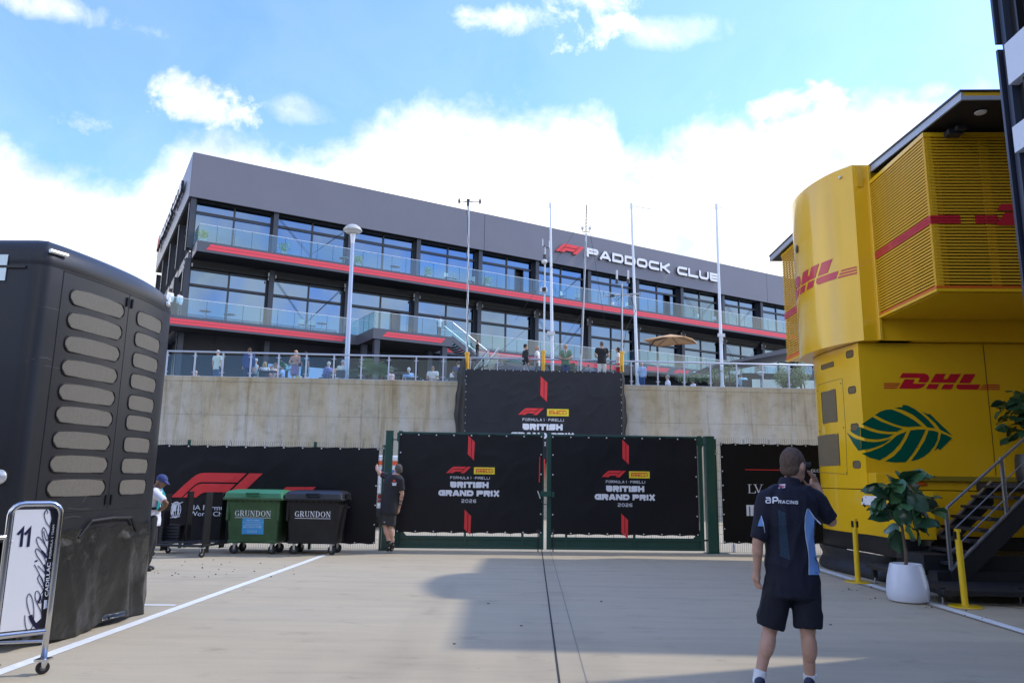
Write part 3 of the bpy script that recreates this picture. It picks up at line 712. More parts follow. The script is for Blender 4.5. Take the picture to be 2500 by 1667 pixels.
# sign: emblem and letters standing off the fascia
def f1_logo(x0, x1, y0, y1):
    """racing emblem traced in the unit box; three separate outlines"""
    W, H = x1-x0, y1-y0
    def T(P): return [(x0+(a-275)/800*W, y0+(550-b)/212*H) for a, b in P]
    A = [(275, 550), (392, 436), (420, 410), (448, 385), (478, 362), (506, 348), (540, 340), (600, 338), (930, 338), (852, 417), (560, 417), (528, 419), (500, 428), (478, 442), (455, 462), (424, 494), (370, 550)]
    B = [(382, 550), (438, 495), (466, 468), (490, 448), (512, 437), (545, 431), (838, 431), (770, 502), (610, 502), (575, 504), (550, 512), (532, 522), (498, 550)]
    C = [(955, 338), (1075, 338), (862, 550), (740, 550)]
    return [T(A), T(B), T(C)]
def fs(a, b): return BU.at(a, b, TF)
def fnf(x, y, h): return BU.w(x, TF-0.10-h, y)
M_signred = mat('red_sign', (0.80, 0.045, 0.05), 0.4); M_signwhite = mat('white_sign', (0.82, 0.82, 0.82), 0.4); M_signshade = mat('sign_side_shade', (0.03, 0.03, 0.04), 0.5)  # letter sides coloured dark to stand for their unlit faces
l0 = fs(1353, 612); l1 = fs(1423, 602)
lx0, lx1 = l0[0], l1[0]; lz1 = fs(1372, 595.5)[1]; lz0 = lz1-(lx1-lx0)*0.265
def sign_piece(name, shapes, fn, m, th=0.14):
    q = MB(); q.cur = 0
    for k, sh in enumerate(shapes):
        e = (k % 5)*0.001; i = len(q.v)
        tris = tessellate_polygon([[Vector((p[0], p[1], 0)) for p in sh]])
        q.v += [tuple(fn(p[0], p[1], th+e)) for p in sh]
        for t in tris: q.f.append(tuple(i+a for a in t)); q.mi.append(0)
        j = len(q.v); q.v += [tuple(fn(p[0], p[1], th-0.01)) for p in sh]; n = len(sh)
        jj = len(q.v); q.v += [tuple(fn(p[0], p[1], 0)) for p in sh]
        for a in range(n): q.f.append((j+a, j+(a+1) % n, jj+(a+1) % n, jj+a)); q.mi.append(1)
    return part(name, q, [m, M_signshade], bt, fix=False)
sign_piece('emblem', f1_logo(lx0, lx1, lz0, lz1), fnf, M_signred)
tx0 = fs(1429, 618)[0]; tx1 = fs(1752, 680)[0]; tz1 = fs(1430, 606)[1]; tz0 = fs(1430, 628)[1]
word, ww = stroke_text('PADDOCK CLUB', 1.0, 1.66, 0.29, 0.17)
tz1 += 0.12*(tz1-tz0); tz0 -= 0.12*(tz1-tz0)
word = fit(word, tx0, tx1, tz0, tz1)
sign_piece('sign_lettering', word, fnf, M_signwhite)
# the same words on the left side fascia, read from the far end
def fns(x, y, h): return BU.w(S0-0.13-h, x, y)
tS0 = at_s(BU, 454, 452, S0)[0]; tS1 = at_s(BU, 391, 610, S0)[0]
zz1 = at_s(BU, 452, 452, S0)[1]; wordS = fit([[(-a, b) for a, b in sh] for sh in word], tS0, tS1*0.86+tS0*0.14, tz0+0.3, tz1+0.3)
sign_piece('side_lettering', wordS, fns, M_signwhite, 0.2)
lg = [[(-a, b) for a, b in sh] for sh in f1_logo(0, 1, 0, 1)]
sign_piece('side_emblem', fit(lg, tS1*0.88+tS0*0.12, tS1, tz0+0.3, tz1+0.3), fns, M_signred, 0.2)
# small emblem and PADDOCK CLUB on the projecting lower band
a0 = BU.at(1643, 898, TP); sx = a0[0]
fl = lambda x, y, h: BU.w(x, TP-0.004-h, y)
lay('band_emblem', f1_logo(sx, sx+1.3*1.6, ZL0+0.18, ZL0+0.56), fl, M_redband, bt, 0.01)
lay('band_lettering', fit(word, sx+2.6, sx+10.5, ZL0+0.18, ZL0+0.56), fl, M_signwhite, bt, 0.01)
# stairs from the landing down to the terrace
eA = BU.at(1190, 856, TL); zM = eA[1]-1.1
def flight(s0, z0, s1, z1, t0, t1, n):
    q = MB()
    for i in range(n):
        a = s0+(s1-s0)*i/n; b = s0+(s1-s0)*(i+1)/n; z = z0+(z1-z0)*(i+1)/n
        q.box(BU, min(a, b), max(a, b), t0+0.08, t1-0.08, z-0.06, z)
    part('stair_tread', q, M_band, bt)
    for t in (t0, t1):
        q = MB(); q.hexa([BU.w(s0, t-0.04, z0-0.35), BU.w(s1, t-0.04, z1-0.35), BU.w(s1, t+0.04, z1-0.35), BU.w(s0, t+0.04, z0-0.35), BU.w(s0, t-0.04, z0+0.1), BU.w(s1, t-0.04, z1+0.1), BU.w(s1, t+0.04, z1+0.1), BU.w(s0, t+0.04, z0+0.1)])
        part('stringer', q, M_band, bt)
        q = MB()
        for i in range(4):
            a, b = i/4, (i+1)/4; A_, B_ = s0+(s1-s0)*a, s0+(s1-s0)*(b-0.01); za, zb = z0+(z1-z0)*a, z0+(z1-z0)*(b-0.01)
            q.hexa([BU.w(A_, t-0.006, za+0.12), BU.w(B_, t-0.006, zb+0.12), BU.w(B_, t+0.006, zb+0.12), BU.w(A_, t+0.006, za+0.12), BU.w(A_, t-0.006, za+1.05), BU.w(B_, t-0.006, zb+1.05), BU.w(B_, t+0.006, zb+1.05), BU.w(A_, t+0.006, za+1.05)])
        part('stair_glass', q, M_bal_glass2, bt)
        part('handrail', MB().tube(BU.w(s0, t, z0+1.12), BU.w(s1, t, z1+1.12), 0.035, 6), M_toprail, bt)
flight(sR, ZL1, eA[0], zM, TL+0.05, TL+1.6, 14)
part('landing_slab', MB().box(BU, eA[0], eA[0]+4.2, TL-1.7, TL+1.7, zM-0.35, zM), M_band, bt)
balustrade(eA[0]+0.05, eA[0]+4.2, TL+1.62, zM); balustrade(TL-1.6, TL+1.6, eA[0]+4.15, zM, along='t')
flight(eA[0]+0.1, zM, eA[0]-3.6, ZT, TL-1.6, TL-0.1, 12)
# dark kiosk roof at the far right of the terrace
ka = ony(1795, 878, 46); kb = ony(1935, 845, 46)
kt = thing('kiosk', (kb[0], 46, ZT), 'dark pavilion with a sloping grey roof edge at the right end of the terrace', 'pavilion')
K = Fr((0, 46, 0), 2.81)
za_, zb_ = ka[2], kb[2]
q = MB(); xa, xb = ka[0]-1.5, kb[0]+6; zs = (zb_-za_)/(kb[0]-ka[0])
q.hexa([K.w(xa, 0, za_-1.5*zs-0.05), K.w(xb, 0, zb_+6*zs-0.55), K.w(xb, 6, zb_+6*zs-0.55), K.w(xa, 6, za_-1.5*zs-0.05), K.w(xa, 0, za_-1.5*zs+0.05), K.w(xb, 0, zb_+6*zs), K.w(xb, 6, zb_+6*zs), K.w(xa, 6, za_-1.5*zs+0.05)])
part('roof', q, M_band, kt)
part('wall', MB().box(K, xa+2.5, xb, 0.8, 6, ZT, za_-0.6), M_black, kt)
part('window', MB().box(K, xa+3, xb, 0.7, 0.79, ZT+0.3, za_-1.0), M_win2, kt)
# ================================================================== gates, fences, banners
GT = Fr((0.78, 17.3, 0), 2.81)
M_green = mat('dark_green_powder_coat', (0.010, 0.065, 0.048), 0.38, coat=0.3, noise=(3, 0.08))
M_wire = mat('green_wire', (0.03, 0.055, 0.045), 0.5)
M_banner = mat('black_banner_vinyl', (0.010, 0.010, 0.013), 0.40, 0.0, 0.28, noise=(1.5, 0.12), bump=(3, 0.12))
M_printred = mat('red_print', (0.72, 0.035, 0.04), 0.5); M_printwhite = mat('white_print', (0.74, 0.77, 0.84), 0.5)
M_yellow = mat('yellow_print', (0.80, 0.66, 0.03), 0.5); M_orange = mat('orange_print', (0.72, 0.10, 0.02), 0.5)
M_eyelet = mat('pale_eyelet', (0.7, 0.72, 0.72), 0.3, 0.5)
def wrinkle(seed, amp):
    def f(x, y):
        p = Vector((x*0.55+seed*9.1, y*0.9, seed*3.3)); q = Vector((x*0.5+y*1.1+seed, y*0.7-x*1.2, 4.0+seed))
        a = mnoise.noise(p)*0.9
        r = 1-abs(mnoise.noise(Vector(q)*1.3)); a += (r**8)*0.8
        r2 = 1-abs(mnoise.noise(Vector((x*2.2-y*1.6+seed*2, x*0.5+y*0.8, 1.0+seed)))); a += (r2**10)*0.35
        return a*amp
    return f
def banner(name, fr, s0, s1, z0, z1, t, label, group=None, seed=1, amp=0.022, corner=None, cat='banner', sag=0.02, m=None, eye=0.42, edges='tblr'):
    """cloth sheet hanging in the plane t; returns (object, surface function)"""
    wr = wrinkle(seed, amp)
    def surf(s, z, h):
        a = (s-s0)/(s1-s0); c = (z-z0)/(z1-z0)
        e = min(1.0, 4*min(a, 1-a)+0.15)*min(1.0, 5*min(c, 1-c)+0.15) if 0 <= a <= 1 and 0 <= c <= 1 else 0.1
        return fr.w(s, t - wr(s, z)*e - h, z)
    def g(a, b):
        s = s0+(s1-s0)*a; z = z0+(z1-z0)*b
        sc = sag*abs(math.sin(math.pi*a*(s1-s0)/eye))
        z += -sc*max(0, (b-0.9)*10) + sc*max(0, (0.1-b)*10)
        return surf(s, z, 0.0)
    mb = MB().grid(g, int((s1-s0)/0.05), int((z1-z0)/0.05))
    o = part(name, mb, m or M_banner, None, smooth=True, fix=False, loc=fr.w((s0+s1)/2, t, z0)); tag(o, label, cat, group)
    q = MB(); n = max(1, round((s1-s0)/eye)); mz = max(1, round((z1-z0)/eye)); P = []
    if 't' in edges: P += [(s0+0.03+(s1-s0-0.06)*i/n, z1-0.035) for i in range(n+1)]
    if 'b' in edges: P += [(s0+0.03+(s1-s0-0.06)*i/n, z0+0.035) for i in range(n+1)]
    for i in range(1, mz):
        if 'l' in edges: P.append((s0+0.035, z0+(z1-z0)*i/mz))
        if 'r' in edges: P.append((s1-0.035, z0+(z1-z0)*i/mz))
    for (x, y) in P:
        c = surf(x, y, 0.0); q.lathe(c, [(0.017, 0.0), (0.017, 0.006), (0.008, 0.009)], 7, axis=-fr.v)
    if P: part('eyelets', q, M_eyelet, o, kind='stuff')
    return o, surf
def race_print(o, surf, cx, y_top, k, seed=0):
    """printed emblem block; k = metres per unit of the layout drawing, (cx, y_top) = where the layout origin sits"""
    def T(x, y): return (cx+(x-1055)*k, y_top-(y-120)*k)
    def box(x0, x1, y0, y1): return (T(x0, 0)[0], T(x1, 0)[0], T(0, y1)[1], T(0, y0)[1])
    def bars(dx, y0):
        A = [(1033, y0), (1067, y0+34), (1067, y0+240), (1031, y0+205)]; B = [(1073, y0+38), (1106, y0+70), (1101, y0+273), (1073, y0+244)]
        return [[T(a+dx, b) for a, b in P][::-1] for P in (A, B)]
    lay('red_bars', bars(0, 140)+bars(-21, 943), surf, M_printred, o, 0.011)
    lay('emblem', strips(f1_logo(*box(797, 1070, 482, 553)), 0.08), surf, M_printred, o, 0.012)
    x0, x1, y0, y1 = box(1103, 1333, 486, 561)
    lay('sponsor_panel', [[(x0, y0), (x1, y0), (x1, y1), (x0, y1)]], surf, M_yellow, o, 0.010)
    w = x1-x0; h = y1-y0
    sp = [[(x0+w*.10, y0+h*.22), (x0+w*.165, y0+h*.22), (x0+w*.165, y0+h*.78), (x0+w*.10, y0+h*.78)],
          [(x0+w*.166, y0+h*.66), (x0+w*.86, y0+h*.66), (x0+w*.90, y0+h*.74), (x0+w*.86, y0+h*.80), (x0+w*.10, y0+h*.80), (x0+w*.166, y0+h*.73)]]
    tx, _ = stroke_text('IRELLI', 1, 0.95, 0.30, 0.22, {'I': 0.3}); sp += fit(tx, x0+w*.20, x0+w*.90, y0+h*.22, y0+h*.58)
    lay('sponsor_lettering', sp, surf, M_orange, o, 0.014)
    t1, _ = stroke_text('FORMULA 1 . PIRELLI', 1, 0.95, 0.15, 0.28, {'I': 0.2, '1': 0.5, '.': 0.25, ' ': 0.15, 'M': 1.15}); x0, x1, y0, y1 = box(845, 1280, 585, 618)
    sh = fit(t1, x0, x1, y0, y1)
    t2, _ = stroke_text('BRITISH', 1, 1.12, 0.37, 0.06, {'I': 0.33}); sh += fit(t2, *box(847, 1269, 645, 717))
    t3, _ = stroke_text('GRAND PRIX', 1, 1.25, 0.37, 0.06, {'I': 0.30, ' ': 0.35}); sh += fit(t3, *box(720, 1390, 729, 807))
    t4, _ = stroke_text('2026', 1, 0.98, 0.16, 0.35); sh += fit(t4, *box(975, 1135, 834, 870))
    lay('lettering', sh, surf, M_printwhite, o, 0.010)
def wire_panel(fr, s0, s1, z0, z1, t, parent, hs=0.2, vs=0.05, curl=True):
    q = MB(); z = z0
    while z < z1: q.box(fr, s0, s1, t-0.003, t+0.003, z-0.003, z+0.003); z += hs
    s = s0+vs/2
    while s < s1:
        q.box(fr, s-0.002, s+0.002, t-0.0085, t-0.0035, z0, z1+(0.03 if curl else 0)); s += vs
    return part('wire_mesh', q, M_wire, parent, kind='stuff', fix=False)
# ---- gate leaves
gl = {}
for side in (0, 1):
    sg = -1 if side == 0 else 1
    if side == 0: a, b = -3.32, -0.015; hs, he = a, a+0.09; ms, me_ = b-0.10, b
    else: a, b = 0.055, 3.63; hs, he = b-0.09, b; ms, me_ = a, a+0.10
    lab = 'green steel gate leaf on the left, beside the man reaching for the banner' if side == 0 else 'green steel gate leaf on the right, beside the thick right gate post'
    g = thing('gate_leaf', GT.w((a+b)/2, 0, 0.0), lab, 'gate', 'pair of green paddock gates')
    part('hinge_stile', MB().box(GT, hs, he, -0.04, 0.04, 0.05, 2.62), M_green, g, bevel=0.006)
    part('meeting_stile', MB().box(GT, ms, me_, -0.05, 0.05, 0.05, 2.63), M_green, g, bevel=0.006)
    x0, x1 = (he, ms) if side == 0 else (me_, hs)
    part('top_rail', MB().box(GT, x0, x1, -0.03, 0.03, 2.55, 2.60), M_green, g, bevel=0.005)
    part('middle_rail', MB().box(GT, x0, x1, -0.03, 0.03, 0.255, 0.32), M_green, g, bevel=0.005)
    part('bottom_rail', MB().box(GT, x0, x1, -0.04, 0.04, 0.05, 0.10), M_green, g, bevel=0.005)
    part('kick_plate', MB().box(GT, x0, x1, 0.005, 0.015, 0.10, 0.255), M_green, g)
    L_ = x1-x0
    for f in ((0.47, 0.88) if side == 0 else (0.10, 0.555)):
        part('upright', MB().box(GT, x0+L_*f-0.025, x0+L_*f+0.025, -0.035, 0.035, 0.10, 0.255).box(GT, x0+L_*f-0.025, x0+L_*f+0.025, -0.03, 0.03, 0.32, 0.45), M_green, g, bevel=0.004)
    # gusset plates at the hinge corners
    for (zc, dz) in ((0.32, 1), (2.55, -1)):
        e = he if side == 0 else hs; d = -sg
        q = MB(); P = [(e, zc), (e+d*0.17, zc), (e, zc+dz*0.19)]
        if dz < 0: P = [(e-d*0.09, 2.35), (e+d*0.03, 2.40), (e+d*0.03, 2.60), (e-d*0.12, 2.58), (e-d*0.12, 2.40)]
        q.poly(P, lambda x, y, h: GT.w(x, -0.045+0*h if h else -0.02, y), 0.02); part('gusset_plate', q, M_green, g)
    part('hinge_pin', MB().tube(GT.w((hs+he)/2 + (-sg)*-0.0 + sg*0.06, 0, 2.42), GT.w((hs+he)/2+sg*0.2, 0, 2.42), 0.014, 6).tube(GT.w((hs+he)/2+sg*0.04, 0, 0.28), GT.w((hs+he)/2+sg*0.2, 0, 0.28), 0.02, 6), M_frame, g)
    wire_panel(GT, x0, x1, 0.30, 2.60, 0.025, g)
    d0 = ms+0.05
    part('drop_bolt', MB().tube(GT.w(d0+(-0.075 if side == 0 else 0.09), -0.07, 0.0), GT.w(d0+(-0.075 if side == 0 else 0.09), -0.07, 0.50), 0.012, 8).box(GT, d0-0.12 if side == 0 else d0+0.02, d0-0.02 if side == 0 else d0+0.13, -0.085, -0.055, 0.44, 0.47), M_frame, g)
    gl[side] = g
part('lock_box', MB().box(GT, -0.10, 0.15, -0.10, -0.052, 1.20, 1.32), M_green, gl[0], bevel=0.01)
part('lock_lever', MB().tube(GT.w(-0.10, -0.12, 1.16), GT.w(-0.16, -0.12, 1.33), 0.013, 8), M_eyelet, gl[0])
part('lock_plate', MB().box(GT, 0.16, 0.22, -0.09, -0.052, 1.19, 1.31), M_green, gl[1], bevel=0.006)
part('chain', MB().path([GT.w(0.02+0.09*math.cos(R(a)), -0.10, 1.12+0.09*math.sin(R(a))) for a in range(180, 420, 20)], 0.010, 6), M_frame, gl[0])
for k in range(3): part('hole_cover', MB().box(GT, 0.0, 0.022, -0.056, -0.051, 2.33+k*0.04, 2.345+k*0.04), M_printwhite, gl[0])
for s0, s1, lab in ((-3.60, -3.44, 'thick green steel gate post behind the man in black shorts'), (3.70, 3.91, 'thick green steel gate post at the right end of the gates')):
    g = thing('gate_post', GT.w(s0, 0, 0), lab, 'post', 'posts carrying the gates')
    part('shaft', MB().box(GT, s0, s1, -0.09, 0.10, 0.0, 2.60), M_green, g, bevel=0.012); part('cap', MB().box(GT, s0-0.006, s1+0.006, -0.096, 0.106, 2.60, 2.615), M_green, g)
    e = (s0-0.06) if s0 < 0 else (s1+0.012)
    part('fence_channel', MB().box(GT, e, e+0.045, -0.03, 0.06, 0.0, 2.30 if s0 < 0 else 2.56), M_green, g)
    part('bolt_plate', MB().box(GT, e+0.012, e+0.03, -0.035, -0.031, 2.2, 2.24).box(GT, e+0.012, e+0.03, -0.035, -0.031, 2.28, 2.30), M_eyelet, g)
    part('base_plate', MB().box(GT, s0-0.05, s1+(0.25 if s0 > 0 else 0.05), -0.14, 0.15, 0.0, 0.012), M_green, g)
o, sf = banner('gate_banner', GT, -3.29, -0.05, 0.38, 2.57, -0.075, 'wrinkled black race banner with two red bars on the left gate leaf', 'black race banners on the gates', seed=3, amp=0.010)
race_print(o, sf, GT.at(1148.5, 1060, -0.08)[0], 2.575, 0.00944*17.2/17.3/4.611*1.0, 0)
# edge of the older print folded round the meeting stile
lay('folded_edge_print', [[(-0.135, 1.52), (-0.112, 1.52), (-0.104, 2.08), (-0.122, 2.10)]], sf, M_printred, o, 0.006)
o, sf = banner('gate_banner', GT, 0.15, 3.50, 0.37, 2.57, -0.075, 'smooth black race banner with two red bars on the right gate leaf', 'black race banners on the gates', seed=8, amp=0.007)
race_print(o, sf, GT.at(1524, 1060, -0.08)[0], 2.545, 0.00944*17.35/17.3/4.611*1.0, 1)
# ---- left fence
fl_ = thing('mesh_fence', GT.w(-7, 0, 0), 'green wire mesh fence behind the long racing banner on the left', 'fence', 'wire fences beside the gates')
wire_panel(GT, -13.5, -3.66, 0.02, 2.30, 0.0, fl_)
for s in (-12.4, -10.1, -7.97+0.0, -5.18): part('post', MB().box(GT, s-0.03, s+0.03, 0.01, 0.07, 0, 2.34), M_green, fl_)
fr2 = thing('mesh_fence', GT.w(6, 0, 0), 'green wire mesh fence behind the plain black banner right of the gates', 'fence', 'wire fences beside the gates')
wire_panel(GT, 3.97, 12.5, 0.02, 2.56, 0.0, fr2)
for s in (6.6, 9.2): part('post', MB().box(GT, s-0.03, s+0.03, 0.01, 0.07, 0, 2.6), M_green, fr2)
ob_, sf = banner('fence_banner', GT, -13.0, -3.74, 0.12, 2.23, -0.03, 'long black banner with big red racing emblem on the left fence', seed=5, amp=0.012, eye=0.415)
def z5(x, y): return GT.at(340+x/3.564, 1060+y/3.564, -0.04)
p0, p1 = z5(275, 550), z5(1075, 338)
lay('emblem', strips(f1_logo(p0[0], p1[0], p0[1]+0.01, p1[1]-0.005), 0.08), sf, M_printred, ob_, 0.012)
a0, a1, a2, a3 = z5(1278, 457), z5(1538, 457), z5(1480, 515), z5(1215, 515)
lay('red_arrow', [[a3, (a3[0]+0.9, a3[1]-0.0), (a2[0], a2[1]), a1, a0]], sf, M_printred, ob_, 0.012)
x0 = z5(442, 600)[0]; yA = z5(442, 655)[1]; yB = z5(442, 710)[1]; hh = z5(442, 613)[1]-yA
ta = fit(font_shapes("FIA Formula 1", 1.0), x0, x0+0.96, yA, yA+hh); tb = fit(font_shapes("World Championship", 1.0), x0, x0+1.48, yB-hh*0.27, yB+hh)
lay('lettering', ta+tb, sf, M_printwhite, ob_, 0.006)
gc = z5(318, 655); gr = []
for rx in (0.105, 0.05): gr += ribbon([(gc[0]+rx*math.cos(R(a)), gc[1]+0.17*math.sin(R(a))) for a in range(0, 360, 20)], 0.014, True)
gr += ribbon([(gc[0], gc[1]-0.17), (gc[0], gc[1]+0.17)], 0.012)+ribbon([(gc[0]-0.1, gc[1]+0.0), (gc[0]+0.1, gc[1]+0.0)], 0.012)+ribbon([(gc[0]-0.13, gc[1]+0.14), (gc[0], gc[1]+0.10), (gc[0]+0.14, gc[1]+0.17)], 0.016)+ribbon([(gc[0]-0.1, gc[1]-0.17), (gc[0]+0.1, gc[1]-0.14)], 0.014)
tt, _ = stroke_text('FI', 1, 1, 0.34, 0.3, {'I': 0.4}); gr += fit(tt, gc[0]-0.085, gc[0]+0.07, gc[1]-0.10, gc[1]+0.10)
lay('crest', gr, sf, M_printwhite, ob_, 0.007)
# ---- right banner beside the gate
ob2, sf = banner('fence_banner', GT, 4.06, 12.4, 0.22, 2.47, -0.03, 'plain black sponsor banner behind the man on the phone', seed=11, amp=0.006, eye=0.34, m=mat('matt_black_banner', (0.007, 0.0065, 0.006), 0.75, 0.0, 0.2))
def zm(x, y): return GT.at(1740+x/5.407, 1070+y/5.407, -0.04)
a, b = zm(430, 410), zm(1040, 418)
lay('red_rule', [[(a[0], a[1]-0.008), (b[0], a[1]-0.008), (b[0], a[1]+0.008), (a[0], a[1]+0.008)]], sf, M_printred, ob2, 0.005)
def serif(x0, z0, w, h, ch):
    t = h*0.13; o_ = []
    if ch == 'L': o_ = [[(x0+w*.12, z0), (x0+w*.12+t, z0), (x0+w*.12+t, z0+h), (x0+w*.12, z0+h)], [(x0, z0), (x0+w, z0), (x0+w, z0+t*.35), (x0, z0+t*.35)], [(x0+w*.88, z0), (x0+w, z0), (x0+w, z0+h*.28), (x0+w*.95, z0+h*.28)], [(x0, z0+h-t*.3), (x0+w*.5, z0+h-t*.3), (x0+w*.5, z0+h), (x0, z0+h)]]
    if ch == 'V': o_ = ribbon([(x0+w*.14, z0+h), (x0+w*.5, z0+t*.3)], t)+ribbon([(x0+w*.5, z0+t*.3), (x0+w*.86, z0+h)], t*.45)+[[(x0, z0+h-t*.3), (x0+w*.34, z0+h-t*.3), (x0+w*.34, z0+h), (x0, z0+h)], [(x0+w*.70, z0+h-t*.3), (x0+w, z0+h-t*.3), (x0+w, z0+h), (x0+w*.70, z0+h)]]
    return o_
l0, l1 = zm(468, 720), zm(565, 606); v0, v1 = zm(545, 720), zm(665, 606)
lay('lettering', serif(l0[0], l0[1], l1[0]-l0[0], l1[1]-l0[1], 'L')+serif(v0[0], v0[1], v1[0]-v0[0], l1[1]-l0[1], 'V'), sf, M_printwhite, ob2, 0.006)
g0, g1 = zm(1300, 443), zm(1417, 406)
lay('lettering', fit(font_shapes("GLO", 1.0), g0[0], g1[0], g0[1], g1[1])+fit(font_shapes("BAL PARTNER", 1.0), g1[0]+0.02, g1[0]+0.95, g0[1], g1[1]), sf, M_printwhite, ob2, 0.006)
b0, b1 = zm(450, 1020), zm(560, 878)
lay('white_logo_panel', [[(b0[0], b0[1]), (b1[0], b0[1]), (b1[0], b1[1]), (b0[0], b1[1])]], sf, M_printwhite, ob2, 0.005)
lay('black_logo_cut', [[(b0[0]+0.06, b0[1]), (b0[0]+0.085, b0[1]), (b0[0]+0.085, b1[1]-0.03), (b0[0]+0.06, b1[1]-0.03)]], sf, M_black, ob2, 0.008)
# ---- cable ties on the banners' top edges
q = MB()
for s in (-10.6, -9.35, -7.0, -5.95, -4.1): q.tube(GT.w(s, -0.05, 2.2), GT.w(s+0.05*math.sin(s*3), -0.06, 2.36), 0.005, 4)
for s in (4.6, 5.2, 6.6): q.tube(GT.w(s, -0.05, 2.43), GT.w(s, -0.06, 2.56), 0.006, 4)
for s in (-2.4, -1.6, -0.75, 0.7, 1.55, 2.4, 3.25): q.tube(GT.w(s, -0.10, 0.40), GT.w(s+0.01, -0.05, 0.27), 0.006, 4)
o = part('cable_ties', q, M_frame, None, loc=GT.w(-7, 0, 2)); tag(o, 'thin black cable ties along the banner edges', 'cable tie', kind='stuff')
# glimpses beyond the fence: parked vehicles, notices
vt = thing('parked_van', (-3.1, 24.5, 0), 'white van with red and blue stripes glimpsed through the fence by the left gate post', 'van')
V = Fr((-3.2, 24.0, 0), 2)
q = MB(); q.box(V, -1.4, 1.2, 0, 5, 0.45, 2.25); part('body', q, mat('van_white', (0.7, 0.71, 0.72), 0.4), vt, bevel=0.08)
part('red_band', MB().box(V, -1.38, 1.18, -0.012, -0.002, 1.95, 2.08), M_orange, vt); part('blue_band', MB().box(V, -1.38, 1.18, -0.012, -0.002, 1.70, 1.80), mat('blue_print', (0.03, 0.16, 0.5), 0.5), vt)
part('bumper', MB().box(V, -1.42, 1.22, -0.08, 0.2, 0.35, 0.62), M_black, vt, bevel=0.03)
for s in (-1.1, 0.9):
    w = part('wheel', MB().tube(V.w(s-0.12, 0.9, 0.35), V.w(s+0.12, 0.9, 0.35), 0.35, 18), M_black, vt)
    part('tail_light', MB().box(V, s-0.08, s+0.08, -0.03, 0.0, 0.8, 1.2), M_printred, vt)
nt_ = part('notice_board', MB().box(GT, -3.74, -3.62, 0.02, 0.03, 1.02, 1.22), mat('notice_white', (0.7, 0.7, 0.7), 0.5), None); tag(nt_, 'small white and red safety notice tied to the fence behind the man', 'sign')
part('red_symbol', MB().lathe(GT.w(-3.68, 0.018, 1.15), [(0.05, 0), (0.05, 0.006)], 14, axis=-GT.v), M_printred, nt_); part('red_text_bar', MB().box(GT, -3.73, -3.63, 0.012, 0.019, 1.04, 1.08), M_printred, nt_)
# ---- tall banner hanging in front of the wall, with black side returns
UB = Fr((0, 31.2, 0), 2.81)
b0 = UB.at(1137, 899, 0); b1 = UB.at(1518, 911, 0)
ob3, sf = banner('wall_banner', UB, b0[0], b1[0], 2.2, (b0[1]+b1[1])/2+0.02, 0, 'tall dark race banner hung on the concrete wall above the gates', seed=21, amp=0.012, eye=0.33, sag=0.015, edges='tlr', m=mat('grey_black_banner', (0.018, 0.020, 0.027), 0.42, 0.0, 0.3, noise=(0.8, 0.2), bump=(2, 0.2)))
c0 = UB.at(1325, 918, 0)
race_print(ob3, sf, c0[0]+0.0, c0[1]+(20/4.45)*0.0170, 0.0170*1.07/4.611, 2)
def drape(px_out_top, px_in, ztop, lab, sgn):
    q = MB(); s_in = UB.at(px_in, 905, 0)[0]; s_out = UB.at(px_out_top, 905, 0)[0]
    def g(a, b):
        z = 2.2+(ztop-2.2)*b; s = s_in+(s_out-s_in)*a
        s += sgn*a*(0.08*max(0, math.sin(b*7.5-2.2))*(b > 0.3)+0.02*math.sin(b*31)) - sgn*a*0.25*max(0, (b-0.88)*8)*0.6
        return UB.w(s, 0.03+0.7*a*0.9+0.06*math.sin(a*9+b*5), z+0.0*a)
    q.grid(g, 10, 40); o = part('side_drape', q, mat('black_drape', (0.012, 0.012, 0.013), 0.45, bump=(5, 0.3)), None, smooth=True, fix=False, loc=UB.w(s_in, 0.2, 2.2)); tag(o, lab, 'drape', 'black drapes closing the sides of the wall banner')
drape(1116, 1136, ZT+0.9, 'slim black drape bulging at the left edge of the tall wall banner', -1)
drape(1532, 1519, ZT+0.75, 'straight slim black drape at the right edge of the tall wall banner', 1)
# low black canopies showing above the banner
for (pa, pb, pk, lab) in ((1205, 1345, [(1234, 888), (1334, 893)], 'low black tent roof on the terrace behind the two men talking'), (1422, 1515, [(1437, 894), (1500, 906)], 'low black tent roof on the terrace behind the man in black')):
    Y = 33.2; A = ony(pa, 906, Y); B_ = ony(pb, 908, Y); P1 = ony(*pk[0], Y+0.6); P2 = ony(*pk[1], Y+0.6)
    q = MB(); rows = []
    for j in range(9):
        f = j/8; m_ = P1*(1-f)+P2*f; m_ = m_-np.array([0, 0, 0.22*math.sin(math.pi*f)*0.55])
        lo = A*(1-f)+B_*f; lo2 = lo+np.array([0, 2.4, 0.0]); rows.append([tuple(lo-np.array([0, 0, .35])), tuple(lo), tuple(m_), tuple(lo2), tuple(lo2-np.array([0, 0, .35]))])
    q.loft(rows, cap=False, closed=False)
    q.mi = [0]*len(q.f)
    t = thing('black_tent', (A[0], Y, ZT), lab, 'tent', 'black tents beside the wall banner'); part('canopy', q, M_black, t, fix=False)
    for c in (P1, P2): part('finial', MB().ell(c, (0.05, 0.05, 0.07), n=6, m=4), M_black, t)
    for c in (A, B_): part('leg', MB().tube(tuple(c-np.array([0, 0, 0.3])), (c[0], c[1], ZT), 0.02, 6), M_black, t)
